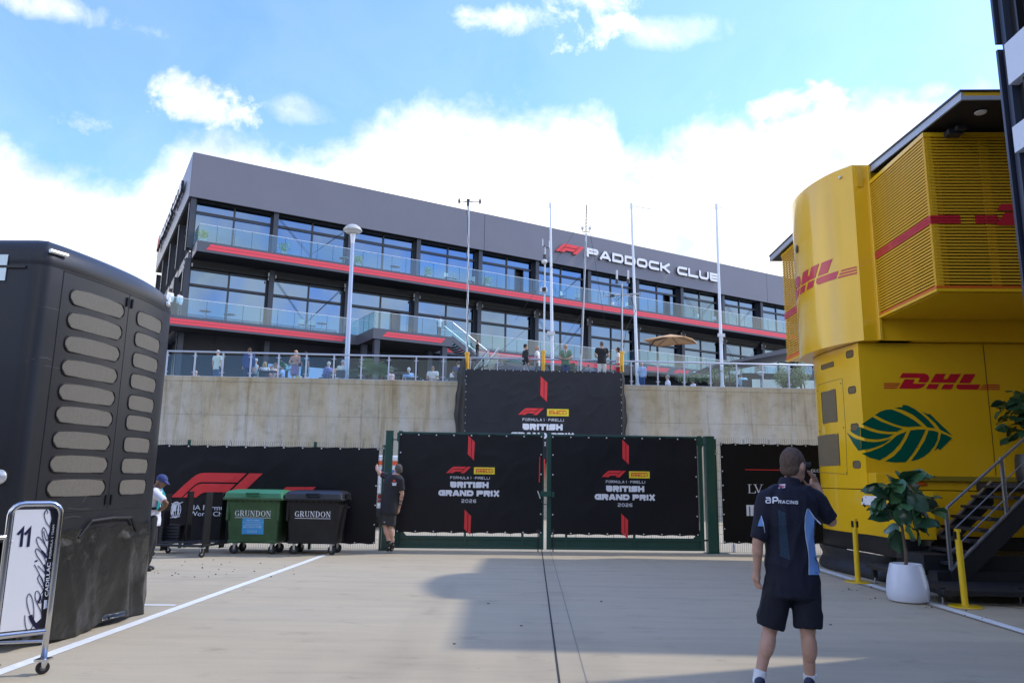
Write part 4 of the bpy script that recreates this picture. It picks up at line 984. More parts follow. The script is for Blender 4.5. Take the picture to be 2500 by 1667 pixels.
# ================================================================== wheelie bins
def castor(parent, c, r=0.10, w=0.045, col_=None, turn=0.0, name='castor', tops=0.2, fork=M_eyelet):
    """swivel wheel: fork is the part, tyre its sub-part"""
    x, y, z = c; ca, sa = math.cos(turn), math.sin(turn)
    q = MB()
    for sgn in (-1, 1):
        ox, oy = -sa*(w*0.75)*sgn, ca*(w*0.75)*sgn
        q.hexa([(x+ox-0.015, y+oy-0.004, z), (x+ox+0.015, y+oy-0.004, z), (x+ox+0.015, y+oy+0.004, z), (x+ox-0.015, y+oy+0.004, z), (x+ox*0.9-0.035, y+oy*0.9-0.004, z+tops), (x+ox*0.9+0.035, y+oy*0.9-0.004, z+tops), (x+ox*0.9+0.035, y+oy*0.9+0.004, z+tops), (x+ox*0.9-0.035, y+oy*0.9+0.004, z+tops)])
    q.box(WORLD, x-0.05, x+0.05, y-0.05, y+0.05, z+tops, z+tops+0.015)
    f = part(name, q, fork, parent)
    q = MB().lathe((x+sa*w/2, y-ca*w/2, z), [(r*0.5, 0), (r*0.93, 0), (r, w*0.2), (r, w*0.8), (r*0.93, w), (r*0.5, w)], 20, axis=(-sa, ca, 0)); part('tyre', q, mat('rubber', (0.02, 0.02, 0.02), 0.7), f, smooth=40)
    q = MB().lathe((x+sa*(w/2+0.004), y-ca*(w/2+0.004), z), [(0.0, 0), (r*0.45, 0), (r*0.5, w+0.008), (0.0, w+0.008)], 12, axis=(-sa, ca, 0)); part('hub', q, mat('grey_plastic', (0.12, 0.12, 0.125), 0.5), f)
    return f
def wheelie_bin(sc, yc, label, body, lid, sticker):
    B = Fr((0, 0, 0), 0); x0, x1 = sc-0.62, sc+0.62; t = thing('wheeled_bin', (sc, yc, 0), label, 'bin', 'large four-wheeled rubbish bins'); t.scale = (0.93, 0.93, 0.93)
    # tub: rounded rectangular rings widening upwards
    def ring(z, hx, hy, r, n=5):
        P = []
        for (cx, cy, a0) in ((hx-r, -(hy-r), -90), (hx-r, hy-r, 0), (-(hx-r), hy-r, 90), (-(hx-r), -(hy-r), 180)):
            for k in range(n+1): a = R(a0+90*k/n); P.append((sc+cx+r*math.cos(a), yc+cy+r*math.sin(a), z))
        return P
    q = MB().loft([ring(0.235, 0.50, 0.34, 0.06), ring(0.26, 0.535, 0.37, 0.07), ring(0.72, 0.56, 0.42, 0.06), ring(1.16, 0.585, 0.47, 0.05), ring(1.165, 0.60, 0.49, 0.05)])
    part('tub', q, body, t, smooth=35)
    part('rim', MB().loft([ring(1.166, 0.66, 0.54, 0.05), ring(1.19, 0.665, 0.545, 0.05), ring(1.20, 0.665, 0.545, 0.05), ring(1.215, 0.655, 0.535, 0.05)]), body, t, smooth=35)
    for i in range(9): # ribs under the rim
        x = sc-0.5+i*0.125; part('rib', MB().box(WORLD, x-0.006, x+0.006, yc-0.50, yc-0.465, 1.12, 1.165), body, t)
    L_ = part('lid', MB().loft([ring(1.2152, 0.645, 0.525, 0.06), ring(1.31, 0.635, 0.50, 0.08), ring(1.36, 0.60, 0.42, 0.10), ring(1.385, 0.5, 0.25, 0.1), ring(1.39, 0.3, 0.1, 0.05)]), lid, t, smooth=35)
    part('lid_handle', MB().box(WORLD, sc-0.14, sc+0.14, yc-0.555, yc-0.515, 1.255, 1.27).box(WORLD, sc-0.14, sc+0.14, yc-0.55, yc-0.51, 1.315, 1.33).box(WORLD, sc-0.15, sc-0.141, yc-0.55, yc-0.50, 1.255, 1.33).box(WORLD, sc+0.141, sc+0.15, yc-0.55, yc-0.50, 1.255, 1.33), lid, L_)
    for sg in (-1, 1):
        part('lid_bracket', MB().box(WORLD, sc+sg*0.68-0.03, sc+sg*0.68+0.03, yc-0.2, yc+0.1, 1.20, 1.33), lid, t, bevel=0.01)
        part('trunnion', MB().tube((sc+sg*0.6, yc, 1.02), (sc+sg*0.72, yc, 1.02), 0.02, 8), M_frame, t)
        part('corner_post', MB().box(WORLD, sc+sg*0.555-0.03, sc+sg*0.555+0.03, yc-0.47, yc-0.40, 0.72, 1.15), body, t, bevel=0.02)
        part('bumper_foot', MB().box(WORLD, sc+sg*0.42-0.12, sc+sg*0.42+0.12, yc-0.385, yc-0.3, 0.235, 0.30), body, t, bevel=0.015)
    for (dx, dy, tn) in ((-0.42, -0.27, 0.3), (0.42, -0.27, -0.4), (-0.42, 0.27, 1.1), (0.42, 0.27, 0.2)):
        castor(t, (sc+dx, yc+dy, 0.10), 0.10, 0.05, turn=tn, tops=0.13)
    # printed name with serifs, underlined
    def fn(x, y, h):
        k = (y-0.26)/0.9; return (x, yc-(0.37+k*0.10)-0.004-h, y)
    W = 0.79; xs = sc-W/2+0.0; ch = 'GRUNDON'; g = []
    g += fit(serif_text(ch), xs, xs+W, 0.815, 0.94)
    # serif feet
    cell = W/7
    for i, c in enumerate(ch):
        cx = xs+cell*(i+0.5)
        if False:
            for yy in ((0.815, 0.822), (0.928, 0.935)): 
                for dx in (-0.035, 0.035): g.append([(cx+dx-0.022, yy[0]), (cx+dx+0.022, yy[0]), (cx+dx+0.022, yy[1]), (cx+dx-0.022, yy[1])])
    g.append([(xs, 0.780), (xs+W, 0.780), (xs+W, 0.790), (xs, 0.790)])
    lay('lettering', g, fn, M_printwhite, t, 0.002)
    if sticker:
        lay('sticker', [[(sc-0.235, 0.43), (sc+0.245, 0.43), (sc+0.245, 0.765), (sc-0.225, 0.775)]], fn, mat('sticker_blue', (0.05, 0.33, 0.72), 0.5), t, 0.002)
        sh = fit(font_shapes("RECYCLING", 1, bold=0.02), sc-0.13, sc+0.15, 0.715, 0.745)+fit(font_shapes("CANS, PLASTIC", 1, bold=0.02), sc-0.17, sc+0.18, 0.635, 0.66)+fit(font_shapes("BOTTLES & OTHER", 1, bold=0.02), sc-0.2, sc+0.2, 0.60, 0.625)+fit(font_shapes("RECYCLING ITEMS", 1, bold=0.02), sc-0.2, sc+0.2, 0.565, 0.59)
        sh += [[(sc-0.225, 0.682), (sc+0.24, 0.682), (sc+0.24, 0.688), (sc-0.225, 0.688)]]
        for i in range(4): sh += ribbon([(sc-0.10+i*0.055+a, 0.49+b) for a, b in ((0, -0.02), (0, 0.02), (0.03, 0.02), (0.03, -0.02))], 0.006, True)
        lay('sticker_print', sh, fn, mat('sticker_pale', (0.45, 0.68, 0.85), 0.5), t, 0.004)
M_binG = mat('green_bin_plastic', (0.035, 0.095, 0.036), 0.5, noise=(2.5, 0.25), bump=(120, 0.08)); M_lidG = mat('green_bin_lid', (0.04, 0.19, 0.085), 0.42, noise=(2, 0.08))
M_binB = mat('black_bin_plastic', (0.016, 0.016, 0.018), 0.5, 0.0, 0.3, noise=(2.5, 0.25), bump=(120, 0.08)); M_lidB = mat('black_bin_lid', (0.016, 0.016, 0.02), 0.38)
gx = onz(622, 1352)[0]; bx_ = onz(768, 1352)[0]
wheelie_bin(-5.24, 16.15, 'green wheeled bin with blue recycling sticker, left of the black bin', M_binG, M_lidG, True)
wheelie_bin(-4.03, 16.2, 'black wheeled bin with pale lettering, right of the green bin', M_binB, M_lidB, False)
# ================================================================== trolley carrying black crowd-barrier screens
tr = thing('barrier_trolley', (-7.2, 15.0, 0), 'low black frame trolley holding upright black panels, left of the green bin', 'trolley')
M_trol = mat('black_trolley_steel', (0.03, 0.03, 0.032), 0.4, 0.3); M_pan = mat('black_screen_panel', (0.004, 0.004, 0.0045), 0.6)
q = None
def TG(a, b): p = onz(a, b, 0.25); return (float(p[0]), float(p[1]), 0.25)
cA, cB, cC, cD = [tuple(float(v) for v in onz(a, b)[:2]) for a, b in ((368, 1358), (490, 1361), (572, 1347), (408, 1350))]
def bar(p, q_, r=0.018): part('frame_bar', MB().tube((p[0], p[1], p[2]), (q_[0], q_[1], q_[2]), r, 6), M_trol, tr)
z = 0.22
for p, q_ in ((cA, cB), (cB, cC), (cC, cD), (cD, cA)): bar((*p, z), (*q_, z), 0.025)
for f in (0.25, 0.5, 0.75): bar((cA[0]+(cD[0]-cA[0])*f, cA[1]+(cD[1]-cA[1])*f, z+0.03), (cB[0]+(cC[0]-cB[0])*f, cB[1]+(cC[1]-cB[1])*f, z+0.03), 0.012)
for f in (0.3, 0.7): bar((cA[0]+(cB[0]-cA[0])*f, cA[1], z+0.02), (cD[0]+(cC[0]-cD[0])*f, cD[1], z+0.02), 0.012)
for c in (cA, cB, cC, cD): castor(tr, (c[0], c[1]+0.03, 0.055), 0.055, 0.03, turn=0.5, tops=0.12)
for (xa, xb, ya, yb, Y_, nm) in ((490, 507, 1201, 1351, cB[1], 'screen_panel'), (390, 405, 1205, 1344, cA[1]+0.4, 'screen_panel'), (453, 459, 1199, 1336, 15.7, 'screen_panel'), (533, 545, 1201, 1338, 15.9, 'screen_panel')):
    A_ = ony(xa, yb, Y_); B_ = ony(xb, ya, Y_); w_ = B_[0]-A_[0]
    part(nm, MB().box(WORLD, A_[0], A_[0]+w_*0.8, Y_, Y_+0.03, A_[2], B_[2]).box(WORLD, A_[0]+w_*0.8, B_[0], Y_-0.012, Y_+0.3, A_[2], B_[2]), M_pan, tr, bevel=0.004)
# small crate of folded things by the steward
crt = thing('plastic_crate', (-6.9, 15.9, 0), 'small dark crate standing beside the trolley behind the steward', 'crate')
for i in range(5): part('slat', MB().box(WORLD, -7.1, -6.7, 15.7, 15.72, 0.25+i*0.06, 0.29+i*0.06), mat('grey_crate', (0.03, 0.035, 0.045), 0.5), crt)
part('crate_body', MB().box(WORLD, -7.11, -6.69, 15.73, 16.0, 0.22, 0.56), M_black, crt)
# ================================================================== yellow double-deck hospitality unit
D = Fr((0, 0, 0), -2.2)
M_dhl = mat('yellow_gloss_paint', (0.86, 0.50, 0.014), 0.16, coat=0.35, noise=(1.3, 0.03)); M_dhlslat = mat('yellow_slat_paint', (0.74, 0.42, 0.014), 0.4)
M_dhlred = mat('red_vinyl', (0.58, 0.012, 0.03), 0.28, coat=0.3); M_leaf_g = mat('green_vinyl', (0.0, 0.105, 0.062), 0.25, coat=0.3)
M_grille = mat('bronze_mesh', (0.26, 0.19, 0.09), 0.5, 0.3, bump=(400, 0.8)); M_rubber = mat('black_skirt_rubber', (0.022, 0.022, 0.024), 0.6, noise=(4, 0.3), bump=(8, 0.5))
M_greytrim = mat('grey_trim', (0.42, 0.46, 0.54), 0.4, 0.2); M_dark = mat('near_black_panel', (0.012, 0.012, 0.014), 0.35)
M_orangetrim = mat('orange_trim', (0.70, 0.14, 0.01), 0.35)
h0 = D.w(6.5, 13.5, 0)
ht = thing('hospitality_unit', h0, 'yellow double-deck hospitality unit with red lettering, green leaf emblem and slatted balconies', 'hospitality unit')
def smooth_plan(P, n=6):
    """Catmull-Rom through plan points"""
    out = []
    for i in range(len(P)-1):
        p0 = Vector(P[max(i-1, 0)]); p1 = Vector(P[i]); p2 = Vector(P[i+1]); p3 = Vector(P[min(i+2, len(P)-1)])
        for k in range(n):
            t = k/n; out.append(0.5*((2*p1)+(p2-p0)*t+(2*p0-5*p1+4*p2-p3)*t*t+(-p0+3*p1-3*p2+p3)*t**3))
    out.append(Vector(P[-1])); return out
class Curve:
    """upright surface over a plan line; arc length a, height z"""
    def __init__(c, fr, P, n=6, k=-1):
        c.k = k; c.fr = fr; c.P = smooth_plan(P, n); c.L = [0.0]
        for i in range(1, len(c.P)): c.L.append(c.L[-1]+(c.P[i]-c.P[i-1]).length)
    def at(c, a):
        i = 0
        while i < len(c.L)-2 and c.L[i+1] < a: i += 1
        f = (a-c.L[i])/max(1e-6, c.L[i+1]-c.L[i]); p = c.P[i].lerp(c.P[i+1], f); d = (c.P[i+1]-c.P[i]).normalized(); return p, Vector((-d.y, d.x))
    def w(c, a, z, h=0.0, side=1):
        p, n = c.at(a); h = h*c.k; return c.fr.w(p.x+n.x*h*side, p.y+n.y*h*side, z)
    def find(c, px_, z):
        """arc length whose point at height z lies in the direction of image column px_ (first crossing)"""
        def col_(a):
            v = np.array(c.w(a, z))-CAM; return 1250+FPX*(v@CX)/(v@FW)
        best = None
        for k in range(400):
            a = c.L[-1]*k/400; e = abs(col_(a)-px_)
            if best is None or e < best[0]-1e-9: best = (e, a)
        return best[1]
def shell(c, z0, z1, name, m, parent, thick=None, closed_to=None, extra=0, flare=None, **kw):
    """vertical skin along a plan curve with flat top and bottom closed towards a back line"""
    q = MB(); zs = [z0+(z1-z0)*k/max(1, 1+extra) for k in range(2+extra)]; rings = []
    for z in zs:
        f = flare(z) if flare else 0.0
        rings.append([c.w(c.L[i], z, -f) if i < len(c.L) else None for i in range(len(c.L))] + ([c.fr.w(p[0], p[1], z) for p in closed_to] if closed_to else []))
    q.loft(rings, cap=bool(closed_to), closed=bool(closed_to)); return part(name, q, m, parent, smooth=30, **kw)
nose = [(5.70, 13.50), (5.62, 14.0), (5.545, 14.5), (5.53, 15.0), (5.60, 15.45), (5.80, 15.8), (6.3, 16.05)]
cN = Curve(D, nose)
back = [(24.0, 16.05), (24.0, 13.5)]
shell(cN, 1.505, 4.08, 'lower_deck_body', M_dhl, ht, closed_to=back)
nose2 = [(6.12, 12.62), (5.90, 12.63), (5.77, 12.72), (5.725, 12.95), (5.70, 13.50)]+nose[1:]
cL = Curve(D, nose2)
shell(cL, 0.73, 1.49, 'lower_panel', M_dhl, ht, closed_to=[(23.9, 16.02), (23.9, 13.52), (6.36, 13.52), (6.36, 12.62)])
shell(cL, 0.43, 0.725, 'black_base', M_dark, ht, closed_to=[(23.8, 16.0), (23.8, 13.6), (6.3, 13.6), (6.3, 12.7)])
nose3 = [(6.05, 13.05), (5.86, 13.05), (5.74, 13.2), (5.69, 13.6)]+nose[1:]
cS = Curve(D, nose3)
def fl(z): return 0.05+0.035*math.sin(z*19)+0.06*(0.43-z)
q = MB(); rings = []
for k in range(9):
    z = 0.01+0.42*k/8; rings.append([cS.w(a, z, -fl(z)-0.012*mnoise.noise(Vector((a*3, z*6, 2)))) for a in cS.L])
q.loft(rings, cap=False, closed=False); part('rubber_skirt', q, M_rubber, ht, smooth=True)
# silver ties along the skirt top
q = MB()
for k in range(9):
    a = cS.L[-1]*(0.1+0.07*k); q.tube(cS.w(a, 0.425-0.0, -0.075), cS.w(a+0.10, 0.425, -0.075), 0.004, 4)
part('skirt_ties', q, M_eyelet, ht, kind='stuff')
for s_ in (7.9, 10.3, 12.7, 15.1): part('panel_seam', MB().box(D, s_-0.004, s_+0.004, 13.495, 13.4995, 1.76, 4.06), M_dark, ht)
for s_ in (8.9, 11.3): part('panel_seam', MB().box(D, s_-0.004, s_+0.004, 13.315, 13.3195, 4.1, 4.42), M_dark, ht)
for k in range(14): part('rivet', MB().ell(D.w(5.80+0.34*k, 13.497, 4.02), (0.008, 0.005, 0.008), n=6, m=4), M_dhlslat, ht)
# corner block with round lamp, lip coloured like the recess shadow
part('corner_block', MB().box(D, 5.72, 6.17, 13.2, 13.498, 1.50, 1.78), M_dhl, ht, bevel=0.015)
part('lip', MB().box(D, 6.18, 23.9, 13.42, 13.498, 1.66, 1.74), mat('olive_painted_shadow', (0.30, 0.22, 0.02), 0.4), ht)  # olive colour paints in the shadow of the recess
part('round_lamp', MB().lathe(D.w(6.05, 13.195, 1.60), [(0.0, 0.012), (0.025, 0.012), (0.03, 0.0), (0.05, 0.006), (0.052, -0.004)], 14, axis=-D.v), M_eyelet, ht)
part('orange_marker_lamp', MB().ell(D.w(6.62, 13.49, 1.60), (0.11, 0.02, 0.035), n=14, m=8), M_orangetrim, ht, smooth=True)
# upper deck cap
cap = [(5.73, 13.30), (5.50, 13.66), (5.33, 14.15), (5.26, 14.65), (5.28, 15.2), (5.42, 15.7), (5.72, 16.05), (6.2, 16.2)]
cC = Curve(D, cap)
shell(cC, 4.09, 7.38, 'upper_deck_cap', M_dhl, ht, closed_to=[(6.6, 16.2), (6.6, 13.32), (5.99, 13.30)])
part('cap_edge_post', MB().box(D, 5.985, 6.04, 13.24, 13.45, 4.09, 7.36), M_dhl, ht, bevel=0.01)
part('cap_bracket', MB().box(D, 5.80, 5.90, 13.275, 13.298, 6.95, 7.36), M_dhlslat, ht)
part('upper_deck_wall', MB().box(D, 6.04, 24.0, 13.32, 16.1, 4.09, 7.2), M_dhl, ht)
part('round_lamp', MB().ell(cC.w(cC.L[-1]*0.07, 7.22, -0.01), (0.03, 0.045, 0.03), n=12, m=6), M_eyelet, ht)
part('side_marker_lamp', MB().ell(cC.w(cC.L[-1]*0.52, 6.3, -0.02), (0.02, 0.06, 0.09), n=8, m=5), M_dark, ht)
# vertical panel joints on the nose: door outlines as fine raised beads
def bead(c, pts, name='panel_joint', r=0.004, h=-0.001, m=None):
    P = []
    for (a, z), (b, y) in zip(pts[:-1], pts[1:]):
        n = max(2, int(abs(b-a)/0.06)+1)
        P += [c.w(a+(b-a)*k/n, z+(y-z)*k/n, h) for k in range(n)]
    P.append(c.w(*pts[-1], h)); part(name, MB().path(P, r, 5), m or M_dark, ht)
def colz(c, a_, b_):
    """(arc, z) on the surface c for a photographed direction"""
    z = 3.0
    for _ in range(6):
        a = c.find(a_, z); p = np.array(c.w(a, z)); d = ray(a_, b_); k = (p[1])/d[1]; z = CAMZ+d[2]*k
    return a, float(z)
def zq(x, y): return 1880+x/2.8, 600+y/2.8
j1 = [colz(cN, *zq(*p)) for p in ((325, 955), (495, 905), (515, 1215), (525, 1450), (528, 1568))]
bead(cN, j1)
j2 = [colz(cN, *zq(*p)) for p in ((345, 1545), (525, 1560))]
bead(cN, j2)
def vent(c, corners, r, name='vent', m=None, rim=M_dark, parent=None, hh=-0.004, nn=5):
    """rounded opening on a curved skin: mesh insert with its frame"""
    (a0, z0), (a1, z1) = corners; P = []
    for (ca, cz, s0_) in ((a1-r, z1-r, 0), (a0+r, z1-r, 90), (a0+r, z0+r, 180), (a1-r, z0+r, 270)):
        for k in range(nn+1): t = R(s0_+90*k/nn); P.append((ca+r*math.cos(t), cz+r*math.sin(t)))
    q = MB(); q.path([c.w(a, z, hh) for a, z in P+[P[0]]], 0.006, 5); f = part(name, q, rim, parent or ht)
    # insert as a strip grid following the curve
    N_ = 12; q = MB(); rows = []
    for i in range(N_+1):
        a = a0+(a1-a0)*i/N_; d = min(a-a0, a1-a); dz = 0 if d >= r else r-math.sqrt(max(0, r*r-(r-d)**2)); rows.append([c.w(a, z0+dz, hh*0.6), c.w(a, z1-dz, hh*0.6)])
    q.loft(rows, cap=False, closed=False); part('mesh_insert', q, m or M_grille, f, smooth=True)
    return f
for (x0, y0, x1, y1) in ((352, 1003, 462, 1200), (370, 1312, 481, 1502)):
    A_ = colz(cN, *zq(x0, y0)); B_ = colz(cN, *zq(x1, y1)); lo, hi = sorted((A_[0], B_[0])); vent(cN, ((lo, min(A_[1], B_[1])), (hi, max(A_[1], B_[1]))), 0.025)
for (xc, yc) in ((545, 740), (561, 985), (580, 1238), (594, 1494)):
    a, z = colz(cN, *zq(xc, yc)); a = max(a, 0.17); vent(cN, ((a-0.115, z-0.062), (a+0.115, z+0.062)), 0.045)
a, z = colz(cN, *zq(390, 820)); vent(cN, ((a-0.26, z-0.045), (a+0.26, z+0.045)), 0.03)
q = MB()
for (x, y) in ((484, 940), (503, 1241), (526, 1549), (327, 990), (341, 1268)):
    a, z = colz(cN, *zq(x, y)); q = MB().ell(cN.w(a, z, -0.004), (0.012, 0.012, 0.012), n=6, m=4); part('latch', q, M_dark, ht)
# slatted balconies
sB_ = 6.03; tn = at_s(D, 2256, 326, sB_); tb = at_s(D, 2289, 714, sB_); TN = (tn[0]+tb[0])/2; TFAR = 13.28; ZB0, ZB1 = 4.48, 7.03
NS = 47; pitch = (ZB1-ZB0-0.16)/NS
zR = (at_s(D, 2272, 538, sB_)[1])
src = None
def slat_rows(fr, mk, z0, z1, n, parent, base):
    p_ = (z1-z0)/n; s_ = None
    for k in range(n):
        z = z0+p_*(k+0.5)
        if s_ is None: s_ = part('slat', mk(z, p_), M_dhlslat, parent, loc=base(z))
        else: inst(s_, parent, base(z))
slat_rows(D, lambda z, p_: MB().box(D, sB_-0.018, sB_+0.018, TN, TFAR-0.03, z-p_*0.26, z+p_*0.26), ZB0+0.1, ZB1-0.06, NS, ht, lambda z: D.w(sB_, TN, z))
slat_rows(D, lambda z, p_: MB().box(D, sB_+0.02, 16.0, TN-0.018, TN+0.018, z-p_*0.26, z+p_*0.26), ZB0+0.1, ZB1-0.06, NS, ht, lambda z: D.w(sB_, TN, z))
part('corner_trim', MB().box(D, sB_-0.012, sB_+0.10, TN-0.01, TN+0.05, ZB0+0.07, ZB1-0.04), M_dhlslat, ht)
for t_ in (TN+0.75, TFAR-0.35): part('slat_upright', MB().box(D, sB_+0.02, sB_+0.05, t_, t_+0.07, ZB0+0.05, ZB1-0.05), M_dhlslat, ht)
for s_ in (sB_+0.08, sB_+0.85, sB_+1.6): part('slat_upright', MB().box(D, s_, s_+0.12, TN+0.02, TN+0.05, ZB0+0.05, ZB1-0.05), M_dhlslat, ht)
for (z0, z1, m) in ((ZB1-0.05, ZB1+0.02, M_dhl), (ZB0+0.045, ZB0+0.085, M_orangetrim), (ZB0, ZB0+0.042, M_dhl)):
    part('trim_rail', MB().box(D, sB_-0.03, sB_+0.03, TN-0.03, TFAR-0.02, z0, z1).box(D, sB_+0.032, 16.0, TN-0.03, TN+0.03, z0, z1), m, ht)
part('balcony_floor', MB().box(D, sB_+0.04, 16.0, TN+0.04, TFAR, ZB0-0.01, ZB0+0.06), M_dhl, ht)
part('dark_interior_sheet', MB().box(D, sB_+0.35, 16.0, 12.6, 12.65, ZB0+0.1, ZB1), M_dark, ht)  # near-black sheet standing in for the shaded balcony interior
for k in range(3):
    part('red_stripe', MB().box(D, sB_-0.024, sB_-0.019, TN-0.02, TFAR-0.05, zR-0.065+k*0.045, zR-0.028+k*0.045), M_dhlred, ht)
    s2 = D.at(2343, 540, TN)[0]; s3 = D.at(2379, 540, TN)[0]; s4 = D.at(2440, 540, TN)[0]
    part('red_stripe', MB().box(D, sB_-0.02, s2, TN-0.026, TN-0.021, zR-0.065+k*0.045, zR-0.028+k*0.045), M_dhlred, ht)
    part('red_stripe', MB().box(D, s3, s4-0.02*k, TN-0.026, TN-0.021, zR-0.065+k*0.045, zR-0.028+k*0.045), M_dhlred, ht)
def zr(x, y): return D.at(1860+x/3.136, 200+y/3.136, TN-0.03)
lay('large_lettering', [[zr(*p) for p in P] for P in ([(1798, 985), (1830, 935), (2300, 932), (2400, 985)], [(1795, 1098), (1860, 1000), (2320, 998), (2300, 1098)])], lambda x, y, h: D.w(x, TN-0.028-h, y), M_dhlred, ht, 0.004)
# roof over the near balcony
sRf = 6.08; trn = 10.33
ZR0, ZR1 = 7.06, 7.21
def roof(s0, s1, t0, t1, nm='roof', rise=0.0):
    def tilt(q):
        q.v = [(v[0], v[1], v[2]+rise*(D.st(v)[1]-t0)/(t1-t0)) for v in q.v]; return q
    r_ = part(nm, tilt(MB().box(D, s0+0.03, s1, t0+0.03, t1, ZR0+0.005, ZR1-0.03)), M_soffit, ht)
    part('roof_trim', tilt(MB().box(D, s0, s0+0.03, t0, t1, ZR0, ZR0+0.06)), M_greytrim, r_); part('roof_trim', tilt(MB().box(D, s0+0.031, s1, t0, t0+0.03, ZR0, ZR0+0.06)), M_greytrim, r_)
    part('roof_edge', tilt(MB().box(D, s0+0.005, s0+0.03, t0, t1, ZR0+0.062, ZR1-0.03)), M_greytrim, r_); part('roof_edge', tilt(MB().box(D, s0+0.031, s1, t0+0.005, t0+0.03, ZR0+0.062, ZR1-0.03)), M_dhl, r_)
    part('roof_top', tilt(MB().box(D, s0-0.015, s1, t0-0.015, t1, ZR1-0.028, ZR1)), M_dark, r_)
roof(sRf-0.04, 22.0, trn-0.07, 13.3, rise=0.17)
part('ceiling_lamp', MB().lathe(D.w(*( (lambda Q: (Q[0], Q[1]))(D.st(onz(2394, 275, ZR0)))), ZR0-0.012), [(0.0, 0), (0.075, 0), (0.085, 0.016)], 16), mat('pale_lamp_cover', (0.75, 0.75, 0.75), 0.4), ht)
part('awning_motor', MB().box(D, sB_+0.28, sB_+0.50, TN-0.2, TN-0.05, 6.95, 7.03).box(D, sB_+0.36, sB_+0.5, TN-0.3, TN-0.21, 6.98, 7.04), M_frame, ht)
# far balcony, open so the sky shows through its slats
sF = 5.88; tA, tB2 = 16.35, at_s(D, 1916, 750, sF)[0]
slat_rows(D, lambda z, p_: MB().box(D, sF-0.015, sF+0.015, tA, tB2, z-p_*0.22, z+p_*0.22), ZB0+0.05, ZB1-0.05, 44, ht, lambda z: D.w(sF, tA, z))
slat_rows(D, lambda z, p_: MB().box(D, sF+0.02, 16.0, tB2-0.015, tB2+0.015, z-p_*0.22, z+p_*0.22), ZB0+0.05, ZB1-0.05, 44, ht, lambda z: D.w(sF, tB2, z))
for (z0, z1, m) in ((ZB1-0.05, ZB1+0.02, M_dhl), (ZB0-0.04, ZB0+0.04, M_orangetrim), (ZB0-0.08, ZB0-0.042, M_dhl)):
    part('trim_rail', MB().box(D, sF-0.03, sF+0.03, tA, tB2, z0, z1), m, ht)
part('balcony_floor', MB().box(D, sF+0.04, 16.0, tA, tB2, ZB0-0.06, ZB0), M_dhl, ht)
zRf = at_s(D, 1935, 762, sF)[1]
for k in range(3): part('red_stripe', MB().box(D, sF-0.022, sF-0.017, tA, tB2, zRf-0.07+k*0.05, zRf-0.03+k*0.05), M_dhlred, ht)
roof(sF-0.12, 22.0, tA-0.2, at_s(D, 1880, 662, sF-0.12)[0])
# lettering: three forward-leaning letters with speed lines, traced in its own box
DL = [[(862, 246), (905, 178), (1205, 182), (1245, 192), (1275, 214), (1288, 245), (1282, 275), (1262, 305), (1246, 316), (1122, 309), (1158, 254), (1148, 249)],
      [(850, 402), (936, 266), (1080, 270), (1050, 330), (1240, 330), (1210, 365), (1170, 392), (1120, 405)],
      [(1300, 314), (1380, 188), (1530, 190), (1485, 264), (1545, 264), (1595, 190), (1745, 190), (1660, 320)],
      [(1238, 406), (1282, 334), (1432, 336), (1390, 410)], [(1452, 411), (1500, 338), (1645, 340), (1602, 412)],
      [(1712, 322), (1790, 194), (1955, 195), (1872, 324)], [(1676, 372), (1690, 340), (2025, 343), (1985, 416), (1720, 414), (1690, 402), (1677, 385)]]
for i in range(3):
    y = 322+i*30; DL.append([(636, y), (873-i*22, y), (862-i*22, y+16), (636, y+16)]); DL.append([(2062-i*22, y+22), (2300, y+22), (2300, y+38), (2050-i*22, y+38)])
def zw(x, y): return D.at(2050+x/5.88, 880+y/5.88, 13.49)
lay('lettering', [[zw(*p) for p in P] for P in DL], lambda x, y, h: D.w(x, 13.497-h, y), M_dhlred, ht, 0.003)
# same lettering wrapped round the cap
def zc(x, y): return colz(cC, 1940+x/7.84, 600+y/7.84)
A1 = zc(1180, 345); A2 = zc(600, 690); A3 = zc(205, 760)
aR = A1[0]; z_top = zc(815, 215)[1]; z_bot = zc(600, 690)[1]
k_ = (z_top-z_bot)/(413-193); mx_ = aR
lay('lettering', strips([[(mx_+(2230-min(x, 2230))*k_, z_bot+(413-y)*k_) for x, y in P] for P in DL], 0.05), lambda x, y, h: cC.w(x, y, -0.004-h), M_dhlred, ht, 0.003)
